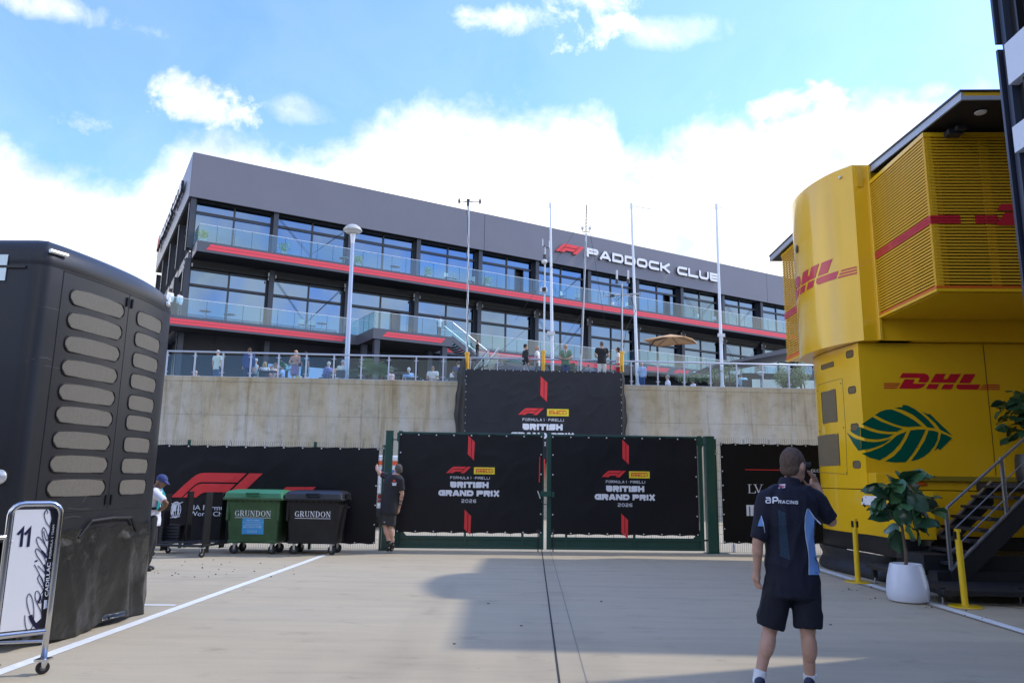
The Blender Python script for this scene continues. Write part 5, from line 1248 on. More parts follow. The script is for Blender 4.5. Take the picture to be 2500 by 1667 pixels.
# green leaf emblem on the front wall; its two tips run on over the nose
LEAF = [[(318, 912), (470, 808), (600, 875), (760, 935), (900, 975), (825, 1018), (700, 1020), (560, 1000), (430, 960)],
        [(510, 780), (580, 733), (660, 705), (740, 698), (860, 742), (980, 802), (1090, 870), (1178, 940), (1080, 945), (990, 950), (900, 944), (780, 908), (640, 850)],
        [(790, 675), (905, 665), (905, 632), (975, 645), (1070, 690), (1170, 762), (1280, 860), (1372, 970), (1262, 955), (1170, 870), (1050, 775), (920, 712)],
        [(1188, 735), (1275, 770), (1292, 762), (1440, 905), (1622, 1078), (1445, 992), (1380, 905), (1290, 820)],
        [(303, 955), (440, 1010), (580, 1045), (700, 1055), (780, 1055), (700, 1100), (600, 1122), (520, 1130), (400, 1120), (303, 1092)],
        [(308, 1140), (400, 1162), (500, 1168), (610, 1155), (738, 1120), (640, 1190), (520, 1240), (420, 1268), (312, 1285)],
        [(318, 1332), (450, 1300), (600, 1240), (720, 1165), (815, 1078), (960, 1015), (910, 1120), (850, 1210), (770, 1300), (670, 1375), (575, 1430), (440, 1395)],
        [(650, 1445), (780, 1370), (880, 1260), (960, 1130), (1018, 1000), (1120, 988), (1235, 988), (1180, 1110), (1110, 1240), (1040, 1350), (950, 1455), (800, 1460)],
        [(1025, 1440), (1120, 1310), (1220, 1150), (1278, 1000), (1350, 1005), (1418, 1028), (1405, 1130), (1365, 1220), (1300, 1300), (1220, 1370), (1120, 1420)],
        [(1458, 1040), (1540, 1070), (1615, 1112), (1440, 1285), (1410, 1258), (1362, 1292), (1410, 1200), (1440, 1120)]]
lay('leaf_emblem', [[zw(*p) for p in P] for P in LEAF], lambda x, y, h: D.w(x, 13.497-h, y), M_leaf_g, ht, 0.003)
def zn(x, y): return colz(cN, 2050+x/5.88, 880+y/5.88)
TIPS = [[(140, 985), (180, 1002), (240, 1000), (275, 950), (297, 955), (297, 1090), (230, 1060), (180, 1030)], [(108, 1035), (180, 1090), (240, 1120), (301, 1138), (308, 1288), (272, 1290), (200, 1190)]]
lay('leaf_emblem_tip', strips([[zn(*p) for p in P] for P in TIPS], 0.05), lambda x, y, h: cN.w(max(x, 0.0), y, -0.004-h), M_leaf_g, ht, 0.003)
# sticker shaped like a small van (no code printed on it)
def zs_(x, y): return D.at(1960+x/9.8, 1160+y/9.8, 12.62)
def stk(P): return [zs_(*p) for p in P]
vs0 = colz(cL, 2103, 1215)[0]; vs1 = colz(cL, 2149, 1215)[0]
zv1 = colz(cL, 2125, 1210)[1]; zv0 = colz(cL, 2125, 1238)[1]
sx0, sx1 = sorted((vs0, vs1))
def sk(u_, v_): return (sx1-(sx1-sx0)*u_, zv0+(zv1-zv0)*v_)
fnS = lambda x, y, h: cL.w(x, y, -0.004-h*2.2)
lay('van_sticker', [[sk(*p) for p in ((0, .25), (.02, .7), (.15, 1.0), (1, .98), (1, .2), (.0, .2))]], fnS, M_signwhite, ht, 0.002)
lay('van_sticker_body', [[sk(*p) for p in ((.17, .35), (.17, .93), (.96, .92), (.96, .33))]], fnS, mat('sticker_amber', (0.80, 0.42, 0.02), 0.5), ht, 0.004)
lay('van_sticker_print', [[sk(a, b), sk(a, b+.05), sk(c, b+.05), sk(c, b)] for a, b, c in ((.60, .80, .92), (.60, .64, .92), (.60, .48, .92), (.22, .82, .45))], fnS, M_dhlred, ht, 0.006)
lay('van_sticker_wheels', [[sk(.15+.05*math.cos(R(a)), .18+.17*math.sin(R(a))) for a in range(0, 360, 45)], [sk(.72+.05*math.cos(R(a)), .18+.17*math.sin(R(a))) for a in range(0, 360, 45)], [sk(*p) for p in ((.2, .17), (.2, .32), (.96, .30), (.96, .17))]], fnS, M_dark, ht, 0.006)
lay('van_sticker_window', [[sk(*p) for p in ((.03, .45), (.04, .75), (.13, .80), (.13, .45))]], fnS, M_dark, ht, 0.004)
# ---- stairs up to the unit
stt = thing('entrance_stairs', D.w(7.6, 12.0, 0), 'black open stairs with grey metal handrail leading up to the yellow unit', 'stairs')
TS = 11.75; TSF = 12.95
P0 = D.at(2322, 1390, TS); P1 = D.at(2500, 1211, TS); sl_ = (P1[1]-P0[1])/(P1[0]-P0[0]); sE = P0[0]+(1.66-P0[1])/sl_
M_metal = mat('brushed_rail', (0.42, 0.43, 0.45), 0.35, 0.8); M_step = mat('black_step', (0.02, 0.021, 0.024), 0.5)
for t_ in (TS, TSF):
    q = MB(); q.hexa([D.w(P0[0], t_-0.02, P0[1]-0.36), D.w(sE, t_-0.02, 1.66-0.36), D.w(sE, t_+0.02, 1.66-0.36), D.w(P0[0], t_+0.02, P0[1]-0.36), D.w(P0[0], t_-0.02, P0[1]-0.02), D.w(sE, t_-0.02, 1.64), D.w(sE, t_+0.02, 1.64), D.w(P0[0], t_+0.02, P0[1]-0.02)])
    part('stringer', q, M_step, stt)
    q = MB(); q.hexa([D.w(P0[0], t_-0.035, P0[1]-0.018), D.w(sE, t_-0.035, 1.642), D.w(sE, t_+0.035, 1.642), D.w(P0[0], t_+0.035, P0[1]-0.018), D.w(P0[0], t_-0.035, P0[1]+0.012), D.w(sE, t_-0.035, 1.672), D.w(sE, t_+0.035, 1.672), D.w(P0[0], t_+0.035, P0[1]+0.012)])
    part('stringer_cap', q, M_metal, stt)
n = 8
for k in range(n):
    s_ = P0[0]+(sE-P0[0])*k/n; z = P0[1]+(1.66-P0[1])*(k+1)/n-0.06
    part('tread', MB().box(D, s_-0.03, s_+(sE-P0[0])/n+0.03, TS+0.03, TSF-0.03, z-0.045, z), M_step, stt, bevel=0.006)
part('landing', MB().box(D, sE, 11.0, TS, 13.4, 1.50, 1.64), M_step, stt)
def post(a, b, c, d, t_=TS):
    A_ = D.at(a, b, t_); B_ = D.at(c, d, t_); part('baluster', MB().box(D, B_[0]-0.025, B_[0]+0.025, t_-0.02, t_+0.02, B_[1], A_[1]), M_metal, stt, bevel=0.004)
post(2310, 1242, 2322, 1390); post(2444, 1115, 2458, 1256); post(2585, 990, 2600, 1120)
def rail(p, q_, r, t_=TS, nm='handrail'): 
    A_ = D.at(*p, t_); B_ = D.at(*q_, t_); k = 1.7; s2 = A_[0]+(B_[0]-A_[0])*k; z2 = A_[1]+(B_[1]-A_[1])*k
    if nm == 'handrail': q = MB(); q.hexa([D.w(A_[0], t_-r, A_[1]-r*.8), D.w(s2, t_-r, z2-r*.8), D.w(s2, t_+r, z2-r*.8), D.w(A_[0], t_+r, A_[1]-r*.8), D.w(A_[0], t_-r, A_[1]+r*.8), D.w(s2, t_-r, z2+r*.8), D.w(s2, t_+r, z2+r*.8), D.w(A_[0], t_+r, A_[1]+r*.8)]); part(nm, q, M_metal, stt, bevel=0.004)
    else: part(nm, MB().tube(D.w(A_[0], t_, A_[1]), D.w(s2, t_, z2), r, 8), M_metal, stt)
rail((2310, 1240), (2500, 1071), 0.025); rail((2331, 1290), (2500, 1128), 0.009, nm='middle_rail'); rail((2322, 1346), (2500, 1173), 0.009, nm='middle_rail')
# base platforms on adjustable feet
pA = D.at(2132, 1396, 12.75); part('base_platform', MB().box(D, pA[0], P0[0]+1.6, 12.1, 13.0, 0.24, 0.31), M_step, stt, bevel=0.006)
pB = D.at(2280, 1441, 11.0); part('base_step', MB().box(D, pB[0], pB[0]+2.4, 10.75, 11.75, 0.13, 0.20), M_step, stt, bevel=0.006)
part('base_box', MB().box(D, pA[0]+0.45, P0[0]+2.0, 12.0, 12.9, 0.315, 0.55), M_step, stt)
part('base_box', MB().box(D, P0[0]-0.2, P0[0]+2.5, 11.76, 12.05, 0.1, 0.33), M_step, stt)
for (a, b) in ((2137, 1424), (2177, 1397), (2322, 1432), (2302, 1474), (2492, 1474)):
    p = onz(a, b); part('foot', MB().lathe((p[0], p[1], 0), [(0.045, 0.0), (0.045, 0.012), (0.012, 0.02), (0.012, 0.13), (0.03, 0.13), (0.03, 0.16)], 10), M_metal, stt); part('foot_post', MB().box(WORLD, p[0]-0.035, p[0]+0.035, p[1]-0.035, p[1]+0.035, 0.10, 0.22), M_step, stt)
# ================================================================== dark tower unit at the right edge
tt_ = D.w(5.47, 8.46, 0)
tw = thing('tower_unit', tt_, 'tall black hospitality tower with pale panels at the right edge of the yard', 'tower')
M_navy = mat('navy_black_cladding', (0.012, 0.016, 0.035), 0.3, coat=0.3); M_pale = mat('pale_blue_white_panel', (0.62, 0.68, 0.80), 0.45, noise=(2, 0.03)); M_bluewin = mat('blue_window', (0.15, 0.28, 0.55), 0.05, 1.0)
sT = 5.47; tF = 8.46
part('core_wall', MB().box(D, sT+0.10, sT+12.0, -16, tF-0.12, 0, 9.4), M_dark, tw)
zbk = at_s(D, 2432, 116, sT-0.03)[1]
for (z0, z1) in ((0.0, zbk-0.04), (zbk+0.04, 9.4)):
    part('corner_post', MB().box(D, sT-0.03, sT+0.09, tF-0.04, tF, z0, z1), M_navy, tw, bevel=0.004)
part('corner_channel', MB().box(D, sT+0.02, sT+0.12, tF-0.14, tF-0.06, 0, 9.4), mat('dark_slate_metal', (0.05, 0.065, 0.10), 0.35, 0.3), tw)
for t_ in (8.13, 7.95, 7.6, 7.2): part('mullion', MB().box(D, sT+0.03, sT+0.098, t_-0.03, t_, 0, 9.4), M_dark, tw)
def tz(x, y, s_): return at_s(D, 2300+x/3.92, y/3.92, s_)
p1 = tz(592, 432, sT-0.02); p2 = tz(625, 828, sT-0.02)
part('pale_panel', MB().box(D, sT-0.02, sT+0.10, -15.0, p1[0], p2[1], p1[1]), M_pale, tw, bevel=0.005)
p3 = tz(667, 1222, sT-0.02); p4 = tz(692, 1470, sT-0.02)
part('pale_panel', MB().box(D, sT-0.02, sT+0.10, -15.0, p3[0], p4[1], p3[1]), M_pale, tw, bevel=0.005)
part('pale_panel', MB().box(D, sT-0.02, sT+0.10, -15.0, p1[0], p1[1]+1.6-0.42, p1[1]+1.6+0.1), M_pale, tw)
for (z0, z1) in ((p1[1]+0.05, p1[1]+0.9), (p3[1]+0.05, p2[1]-0.10), (2.6, p4[1]-0.1)):
    part('window', MB().box(D, sT+0.05, sT+0.07, -15.0, p1[0]-0.35, z0, z1), M_bluewin, tw)
part('roof_slab', MB().box(D, sT-0.05, sT+12.1, -16.1, tF-0.05, 9.4, 9.5), M_dark, tw)
# ================================================================== stanchions, potted plants
M_sty = mat('yellow_powder_coat', (0.80, 0.52, 0.01), 0.3, coat=0.3)
def stanchion(bp_, tp_, label):
    b = onz(*bp_); H_ = float(ony(tp_[0], tp_[1], b[1])[2]); lean = float(ony(tp_[0], tp_[1], b[1])[0]-b[0])
    t = thing('barrier_post', (b[0], b[1], 0), label, 'barrier post', 'yellow barrier posts beside the stairs')
    part('base', MB().lathe((b[0], b[1], 0), [(0.0, 0.001), (0.205, 0.001), (0.21, 0.008), (0.20, 0.018), (0.06, 0.03), (0.0, 0.03)], 28), M_sty, t, smooth=40)
    part('pole', MB().tube((b[0], b[1], 0.02), (b[0]+lean, b[1], H_), 0.042, 16), M_sty, t, smooth=50)
    part('cap', MB().tube((b[0]+lean, b[1], H_-0.0), (b[0]+lean, b[1], H_+0.012), 0.044, 16), M_sty, t, smooth=50)
    F_ = Fr((b[0]+lean, b[1], 0), 0)
    for sg in (-1, 1): part('belt_clip', MB().box(F_, sg*0.04-0.008, sg*0.04+0.008, -0.03, 0.03, H_-0.12, H_-0.02), M_dark, t)
    part('belt_slot', MB().box(F_, 0.006, 0.026, -0.047, -0.038, H_-0.13, H_-0.025), M_dark, t)
stanchion((2095, 1421), (2086, 1268), 'yellow barrier post nearer the gates, left of the white plant pot')
stanchion((2357, 1481), (2337, 1293), 'yellow barrier post in front of the stairs, right of the white plant pot')
M_leafA = [mat('fig_leaf_%s' % n_, c_, 0.35, sub=0.0, noise=(12, 0.15)) for n_, c_ in (('deep', (0.024, 0.070, 0.034)), ('mid', (0.038, 0.105, 0.045)), ('fresh', (0.06, 0.155, 0.06)))]
def leaf_mesh(seed):
    rnd = random.Random(seed); L_ = 1.0; W_ = 0.40; q = MB(); rows = []
    for i in range(7):
        f = i/6; w = W_*(math.sin(math.pi*min(1, f**0.75*0.98))**0.7)*(0.75+0.45*f) if 0 < f < 1 else 0.01
        droop = -0.42*f*f; wob = 0.03*math.sin(f*11+seed)
        rows.append([(-w, f*L_, droop+0.05+wob), (-w*0.5, f*L_, droop+0.01), (0, f*L_, droop-0.015), (w*0.5, f*L_, droop+0.01-wob), (w, f*L_, droop+0.05-wob)])
    q.loft(rows, cap=False, closed=False); return q
def fig_tree(base, pot_prof, pot_m, trunk_h, leaves, label, pot_label, seed, lean=0.0, potname='plant_pot', soil=None):
    x, y, z = base
    pt = thing(potname, base, pot_label, 'plant pot')
    part('pot', MB().lathe(base, pot_prof, 40), pot_m, pt, smooth=35)
    zt = z+pot_prof[-1][1]-0.05; rr = pot_prof[-1][0]*0.93
    part('soil', MB().lathe((x, y, zt), [(0.0, 0.0), (rr*0.97, 0.0), (rr*0.97, 0.01), (0.0, 0.012)], 24), mat('potting_soil', (0.03, 0.022, 0.015), 0.95, bump=(60, 1.0)), pt)
    t = thing('fig_tree', (x, y, zt), label, 'potted tree')
    M_bark = mat('fig_bark', (0.14, 0.10, 0.07), 0.8, noise=(8, 0.2), bump=(20, 0.5))
    P = [(x+lean*k/6+0.012*math.sin(k*1.7), y+0.01*math.cos(k*2.1), zt+trunk_h*k/6) for k in range(7)]
    part('trunk', MB().path(P, 0.02, 8, rs=[0.026-0.0022*k for k in range(7)]), M_bark, t, smooth=True)
    rnd = random.Random(seed); meshes = []
    for k in range(6):
        me = leaf_mesh(k+seed).mesh('leaf', (0, 0, 0), [M_leafA[k % 3]], smooth=True); meshes.append(me)
    for i, (lx, ly, lz, size, yaw, tip, roll_) in enumerate(leaves):
        o = bpy.data.objects.new('leaf', meshes[rnd.randrange(6)]); col.objects.link(o); o.parent = t
        o.location = Vector((x+lx, y+ly, z+lz))-Vector((x, y, zt)); o.rotation_euler = (R(tip), R(roll_), R(yaw)); o.scale = (size, size, size)
    # short branches reaching the outer clusters
    return t, M_bark, P
rl = random.Random(12); lv = []
for i in range(66):
    zz = rl.uniform(0.93, 1.66); prof = 0.10+0.17*math.sin(math.pi*(zz-0.84)/0.95); a = rl.uniform(0, 360); rad = rl.uniform(0.02, prof)
    lx = rad*math.cos(R(a)); ly = rad*math.sin(R(a)); lv.append((lx-0.02, ly, zz, rl.uniform(0.22, 0.33), a-90+rl.gauss(0, 20), rl.choice((rl.uniform(-75, -20), rl.uniform(0, 60))), rl.gauss(0, 30)))
for i in range(17):
    a = rl.uniform(0, 360); rad = rl.uniform(0, 0.20); lv.append((0.27+rad*math.cos(R(a)), rad*math.sin(R(a)), rl.uniform(1.08, 1.46), rl.uniform(0.2, 0.3), a-90+rl.gauss(0, 25), rl.uniform(-20, 40), rl.gauss(0, 22)))
lv += [(0.03, 0, 1.66, 0.15, 20, 75, 0), (0.04, 0.02, 1.68, 0.13, 200, 70, 10), (0.0, -0.02, 1.60, 0.17, 120, 45, 0)]
pb = onz(2237, 1474)
M_pot = mat('white_glazed_pot', (0.68, 0.71, 0.79), 0.32, coat=0.2, noise=(3, 0.02))
tF_, bark, P_ = fig_tree((float(pb[0]), float(pb[1])+0.2, 0.0), [(0.0, 0.002), (0.20, 0.002), (0.245, 0.02), (0.268, 0.07), (0.272, 0.15), (0.258, 0.28), (0.228, 0.42), (0.205, 0.505), (0.198, 0.51), (0.190, 0.50), (0.19, 0.455)], M_pot, 1.22, lv, 'fiddle-leaf fig with large dark leaves in the white pot by the stairs', 'smooth white rounded plant pot on the ground by the stairs', 4, lean=0.0)
for (h_, dx, dz) in ((0.60, 0.24, 0.28), (0.52, -0.17, 0.2), (0.8, 0.12, 0.2)):
    b0_ = Vector((pb[0], pb[1]+0.2, 0.46+h_)); part('branch', MB().path([b0_, b0_+Vector((dx*0.5, 0, dz*0.45)), b0_+Vector((dx, 0.02, dz))], 0.010, 6), bark, tF_, smooth=True)
rl = random.Random(5); lv = []
for i in range(95):
    a = rl.uniform(0, 360); rad = rl.uniform(0.05, 0.33); lv.append((rad*math.cos(R(a)), rad*math.sin(R(a)), rl.uniform(0.72, 1.50), rl.uniform(0.18, 0.28), a-90+rl.gauss(0, 20), rl.uniform(-35, 30), rl.gauss(0, 22)))
pc = D.at(2522, 1165, 12.9)
fig_tree(D.w(pc[0], 12.9, 1.64), [(0.0, 0.0), (0.19, 0.0), (0.225, 0.03), (0.24, 0.15), (0.235, 0.38), (0.215, 0.47), (0.20, 0.47), (0.195, 0.42)], mat('charcoal_pot', (0.03, 0.032, 0.038), 0.4), 1.1, lv, 'shaded fig tree in the charcoal pot at the top of the stairs', 'charcoal plant pot standing on the stair landing at the right edge', 9)
# ================================================================== black race trailer on the left
LT = D
tl = thing('race_trailer', D.w(-5.5, 8.3, 0), 'matt black trailer with rows of rounded mesh vents on the left of the yard', 'trailer')
M_trl = mat('satin_black_trailer_paint', (0.024, 0.025, 0.028), 0.38, 0.0, 0.35, coat=0.05, noise=(1.2, 0.10))
M_khaki = bpy.data.materials.new('khaki_vent_mesh'); M_khaki.use_nodes = True
nt = M_khaki.node_tree; b = nt.nodes['Principled BSDF']; t_c = nt.nodes.new('ShaderNodeTexCoord'); vo = nt.nodes.new('ShaderNodeTexVoronoi'); vo.inputs['Scale'].default_value = 85; vo.feature = 'DISTANCE_TO_EDGE'
mp_ = nt.nodes.new('ShaderNodeMapping'); mp_.inputs['Scale'].default_value = (1, 1, 2.0); nt.links.new(t_c.outputs['Object'], mp_.inputs[0]); nt.links.new(mp_.outputs[0], vo.inputs[0])
rp = nt.nodes.new('ShaderNodeValToRGB'); nt.links.new(vo.outputs['Distance'], rp.inputs[0]); rp.color_ramp.elements[0].position = 0.04; rp.color_ramp.elements[0].color = (0.175, 0.16, 0.13, 1); rp.color_ramp.elements[1].position = 0.28; rp.color_ramp.elements[1].color = (0.085, 0.078, 0.064, 1)
nt.links.new(rp.outputs[0], b.inputs['Base Color']); b.inputs['Roughness'].default_value = 0.55
tp = [(-4.92, 6.82), (-4.80, 6.87), (-4.74, 7.0), (-4.66, 7.35), (-4.60, 7.8), (-4.575, 8.3), (-4.61, 8.8), (-4.70, 9.15), (-4.86, 9.42), (-5.15, 9.52)]
cT = Curve(D, tp, 5, 1)
ZTT = 3.86; ZTB = 0.96
# body with rounded roof shoulder
q = MB(); rings = []
prof = [(0.0, ZTB), (0.0, 3.54), (0.003, 3.56), (0.003, 3.57), (0.0, 3.59), (0.0, ZTT-0.22), (0.02, ZTT-0.14), (0.06, ZTT-0.07), (0.13, ZTT-0.02), (0.22, ZTT)]
backp = [(-10.0, 9.52), (-10.0, 6.82)]
for ins, z in prof:
    ring = [cT.w(a, z, ins) for a in cT.L]+[D.w(-10.0, 9.52-ins, z), D.w(-10.0, 6.82+ins, z)]
    rings.append(ring)
q.loft(rings); part('body', q, M_trl, tl, smooth=30)
ROOT_SAVE = ht; ht = tl
M_scr = mat('pale_scratch', (0.16, 0.16, 0.165), 0.6)
rs_ = random.Random(8)
for k in range(11):
    a0_ = rs_.uniform(0.05, 1.0); z0_ = rs_.uniform(2.2, 3.75) if k < 7 else rs_.uniform(1.0, 1.5); ln = rs_.uniform(0.12, 0.4); up_z = rs_.gauss(0.02, 0.05)
    part('scratch', MB().path([cT.w(a0_+ln*f_, z0_+up_z*math.sin(f_*2.2), -0.0008) for f_ in (0, .25, .5, .75, 1)], 0.0014, 4), M_scr, tl)
def zt1(x, y): return colz(cT, x/3.136, 560+y/3.136)
def zt2(x, y): return colz(cT, x/2.584, 1060+y/2.584)
ya = [741, 796, 851, 907, 964, 1017, 1076, 1133, 1190]
zc_ = [colz(cT, 238-0.085*(y-741), y)[1] for y in ya]
a_l0 = colz(cT, 170, 725)[0]; a_l1 = colz(cT, 301, 770)[0]; a_r0 = colz(cT, 333, 785)[0]; a_r1 = colz(cT, 393, 800)[0]
for z in zc_:
    vent(cT, ((min(a_l0, a_l1), z-0.083), (max(a_l0, a_l1), z+0.083)), 0.075, m=M_khaki, rim=M_dark, hh=-0.006)
    vent(cT, ((min(a_r0, a_r1), z-0.083), (max(a_r0, a_r1), z+0.083)), 0.065, m=M_khaki, rim=M_dark, hh=-0.006)
jl = [zt1(495, 318), zt1(430, 860), zt1(355, 1568)]
zd = zt1(495, 318)[1]; al = jl[0][0]; ar = colz(cT, 401, 766)[0]; zb_ = zt2(700, 470)[1]
bead(cT, [(al, zd), (al, zb_)]); bead(cT, [(al, zd), (max(ar, al+1.5), zd)]); bead(cT, [(al, zb_), (max(ar, al+1.5), zb_)])
am_ = (colz(cT, 316, 725)[0]+colz(cT, 318, 725)[0])/2
bead(cT, [(am_, zd), (am_, zb_)], r=0.003)
for dz in (zd-0.10, zb_+0.10):
    for da in (-0.045, 0.045): part('hinge', MB().path([cT.w(am_+da, dz-0.05, -0.01), cT.w(am_+da, dz+0.05, -0.01)], 0.012, 6), M_trl, tl)
for (x, y) in ((450, 183), ): 
    a, z = zt1(x, y); part('marker_lamp', MB().path([cT.w(a-0.09, z, -0.012), cT.w(a+0.09, z, -0.012)], 0.022, 6), M_eyelet, tl)
a, z = zt1(1278, 572); part('marker_lamp', MB().ell(cT.w(a, z, -0.01), (0.03, 0.05, 0.035), n=8, m=5), M_eyelet, tl)
a_, b_ = at_s(D, 0, 0, 0), None
w0 = D.at(-12, 622, 6.82); w1 = D.at(14, 686, 6.82); part('side_window', MB().box(D, w0[0]-0.3, w1[0], 6.805, 6.818, w1[1], w0[1]), mat('pale_window_film', (0.35, 0.45, 0.55), 0.1, 0.6), tl, bevel=0.003)
w2 = D.at(2, 1164, 6.8); part('round_lamp', MB().lathe(D.w(w2[0]-0.02, 6.81, w2[1]), [(0.0, 0.02), (0.06, 0.012), (0.07, 0.0)], 16, axis=-D.v), M_eyelet, tl, smooth=True)
part('side_trim', MB().box(D, -9.9, -4.95, 6.80, 6.819, 3.52, 3.545), M_trl, tl)
# lower valance with a notch
nb0 = zt2(505, 575)[0]; nb1 = zt2(838, 560)[0]
# hanging black sheet
q = MB(); NA = 70
a_s = 0.25; a_e = cT.L[-1]*0.80
def sheet(a, b):
    ar_ = a_s+(a_e-a_s)*a; z = 0.015+(ZTB+0.07-0.015)*b
    inn = 0.05*(1-b); fold = 0.035*math.sin(ar_*9+1.5*math.sin(ar_*3))*(0.25+0.75*(1-b)) + 0.05*abs(mnoise.noise(Vector((ar_*2.2, z*1.2, 3)))) + 0.015*mnoise.noise(Vector((ar_*6, z*1.5, 1))) + 0.022*(1-abs(mnoise.noise(Vector((ar_*3.2+z*0.9, z*0.35, 7)))))**6 + 0.006*(1-abs(mnoise.noise(Vector((ar_*7-z*2.5, z*1.6, 12)))))**8
    h = -(0.015+inn*0.3+fold*(0.4 if b > 0.9 else 1.0)); 
    zz = z+(0.03*math.sin(ar_*5)+0.02 if b < 0.05 else 0)+(0.012*math.sin(ar_*17) if b > 0.95 else 0)
    return cT.w(ar_, zz, h)
q.grid(sheet, NA, 26); o = part('hanging_sheet', q, mat('black_plastic_sheet', (0.016, 0.0155, 0.014), 0.33, coat=0.1, noise=(3, 0.2), bump=(9, 0.8)), None, smooth=True, fix=False, loc=D.w(-4.5, 8.2, 0.9)); tag(o, 'creased black plastic sheet hanging under the black trailer', 'plastic sheet')
part('valance_notch', MB().path([cT.w(nb0-0.04, ZTB-0.005, -0.03), cT.w(nb0+0.12, ZTB+0.15, -0.03), cT.w((nb0+nb1)/2, ZTB+0.165, -0.03), cT.w(nb1-0.12, ZTB+0.15, -0.03), cT.w(nb1+0.04, ZTB-0.005, -0.03)], 0.016, 6), M_dark, tl)
vz = zt2(700, 470)[1]
part('chassis', MB().box(D, -9.8, -4.95, 7.0, 9.3, 0.35, ZTB-0.01), M_dark, tl)
part('front_skirt', MB().box(D, -9.9, -4.93, 6.86, 6.9, 0.08, ZTB-0.01), mat('black_plastic_sheet', (0.03, 0.03, 0.03)), tl)
for s_ in (-8.8, -7.6): part('wheel', MB().tube(D.w(s_, 6.95, 0.48), D.w(s_, 7.25, 0.48), 0.48, 24), M_dark, tl, smooth=40)
ht = ROOT_SAVE
# ================================================================== sign board on castors
rf = onz(107, 1644); BF = Fr((float(rf[0]), float(rf[1])+0.0, 0), 44)
sb = thing('sign_board', tuple(BF.w(-0.25, 0, 0)), 'white and black team sign board with script lettering in a chrome tube frame', 'sign')
M_chrome = mat('polished_tube', (0.62, 0.62, 0.63), 0.16, 1.0)
def zb(x, y, t_=0): return BF.at(x/3.563, 1220+y/3.563, t_)
TRc = zb(538, 45); TLc = zb(100, 45); WB = TRc[0]-TLc[0]; ztop = zb(540, 30)[1]; sRr = TRc[0]; sLl = TLc[0]; zlow = zb(430, 1135)[1]
r_ = 0.024; rc = 0.09
P = [(sLl, 0.02)]+[(sLl, z) for z in (0.5, 1.0)]+[(sLl+rc-rc*math.cos(R(a)), ztop-rc+rc*math.sin(R(a))) for a in (0, 22, 45, 68, 90)]+[(sRr-rc+rc*math.sin(R(a)), ztop-rc+rc*math.cos(R(a))) for a in (0, 22, 45, 68, 90)]+[(sRr, z) for z in (1.0, 0.5, 0.11)]
P[0] = (sLl, 0.11)
part('tube_frame', MB().path([BF.w(s_, 0, z) for s_, z in P], r_, 14), M_chrome, sb, smooth=True)
part('lower_rail', MB().tube(BF.w(sLl, 0, zlow), BF.w(sRr, 0, zlow), r_*0.95, 14), M_chrome, sb, smooth=50)
part('brace_rail', MB().tube(BF.w(sLl, 0.09, zlow-0.06), BF.w(sRr, 0.02, zlow-0.08), r_*0.5, 10), M_chrome, sb, smooth=50)
pz0, pz1 = zlow+0.03, ztop-0.045
part('panel', MB().box(BF, sLl+0.03, sRr-0.03, -0.006, 0.006, pz0, pz1), mat('white_sign_panel', (0.86, 0.86, 0.88), 0.35), sb)
fb = lambda x, y, h: BF.w(x, -0.007-h, y)
fpk = [(415, 70), (520, 75), (515, 200), (495, 500), (460, 800), (430, 1100), (405, 1112), (330, 1112), (290, 1090), (330, 1050), (364, 1020), (358, 950), (360, 880), (372, 800), (382, 720), (392, 640), (402, 540), (412, 450), (420, 340), (432, 250), (445, 160), (435, 100)]
lay('black_band', [[zb(*p) for p in fpk]], fb, M_dark, sb, 0.0005)
SCR = [[(215, 1000), (216, 1060), (228, 1120), (248, 1148), (268, 1120), (285, 1070), (262, 1000), (240, 930), (232, 870), (240, 825), (258, 815), (280, 860), (292, 930), (292, 1020), (284, 1060)],
       [(262, 1000), (290, 1060), (320, 1085), (345, 1065), (360, 1020), (352, 960), (325, 905), (305, 850), (308, 800), (328, 790), (350, 830), (358, 880), (345, 893), (322, 870)],
       [(345, 830), (372, 790), (360, 750), (332, 700), (328, 668), (345, 655), (368, 690), (378, 735), (365, 755)], [(378, 735), (340, 640), (298, 560)],
       [(385, 680), (392, 640), (330, 570)], [(312, 522), (316, 534)],
       [(392, 600), (360, 540), (320, 480), (308, 440), (318, 420), (342, 440), (380, 490), (398, 540), (392, 570)],
       [(400, 505), (360, 440), (325, 380), (318, 335), (332, 320), (360, 345), (398, 400), (410, 440), (402, 470)],
       [(408, 420), (372, 330), (365, 265), (378, 238), (398, 265), (416, 320), (414, 352), (396, 335), (378, 270)],
       [(416, 320), (436, 250), (400, 190), (383, 130), (392, 95), (410, 92), (414, 118)], [(383, 130), (400, 85), (425, 75), (442, 110), (446, 170), (432, 225)]]
def spl(P):
    return [tuple(p) for p in smooth_plan([zb(*p) for p in P], 4)]
sq = []
for i, S_ in enumerate(SCR): sq += ribbon(spl(S_), 0.0048 if i != 5 else 0.02)
sq += ribbon(spl([(262, 1000), (275, 1040), (300, 1080), (330, 1110)]), 0.028)+ribbon(spl([(325, 905), (345, 860), (352, 830)])[1:], 0.014)+ribbon(spl([(380, 560), (396, 600), (392, 640)]), 0.016)+ribbon(spl([(360, 440), (395, 480), (402, 500)]), 0.014)
lay('script_lettering', sq, fb, mat('navy_print', (0.012, 0.010, 0.05), 0.5), sb, 0.0012)
s11 = []
for (x0, ) in ((0,), (62,)): s11 += ribbon([zb(152+x0, 300), zb(196+x0, 252), zb(180+x0, 405)], 0.021)
lay('number', s11, fb, mat('navy_print', (0, 0, 0)), sb, 0.0012)
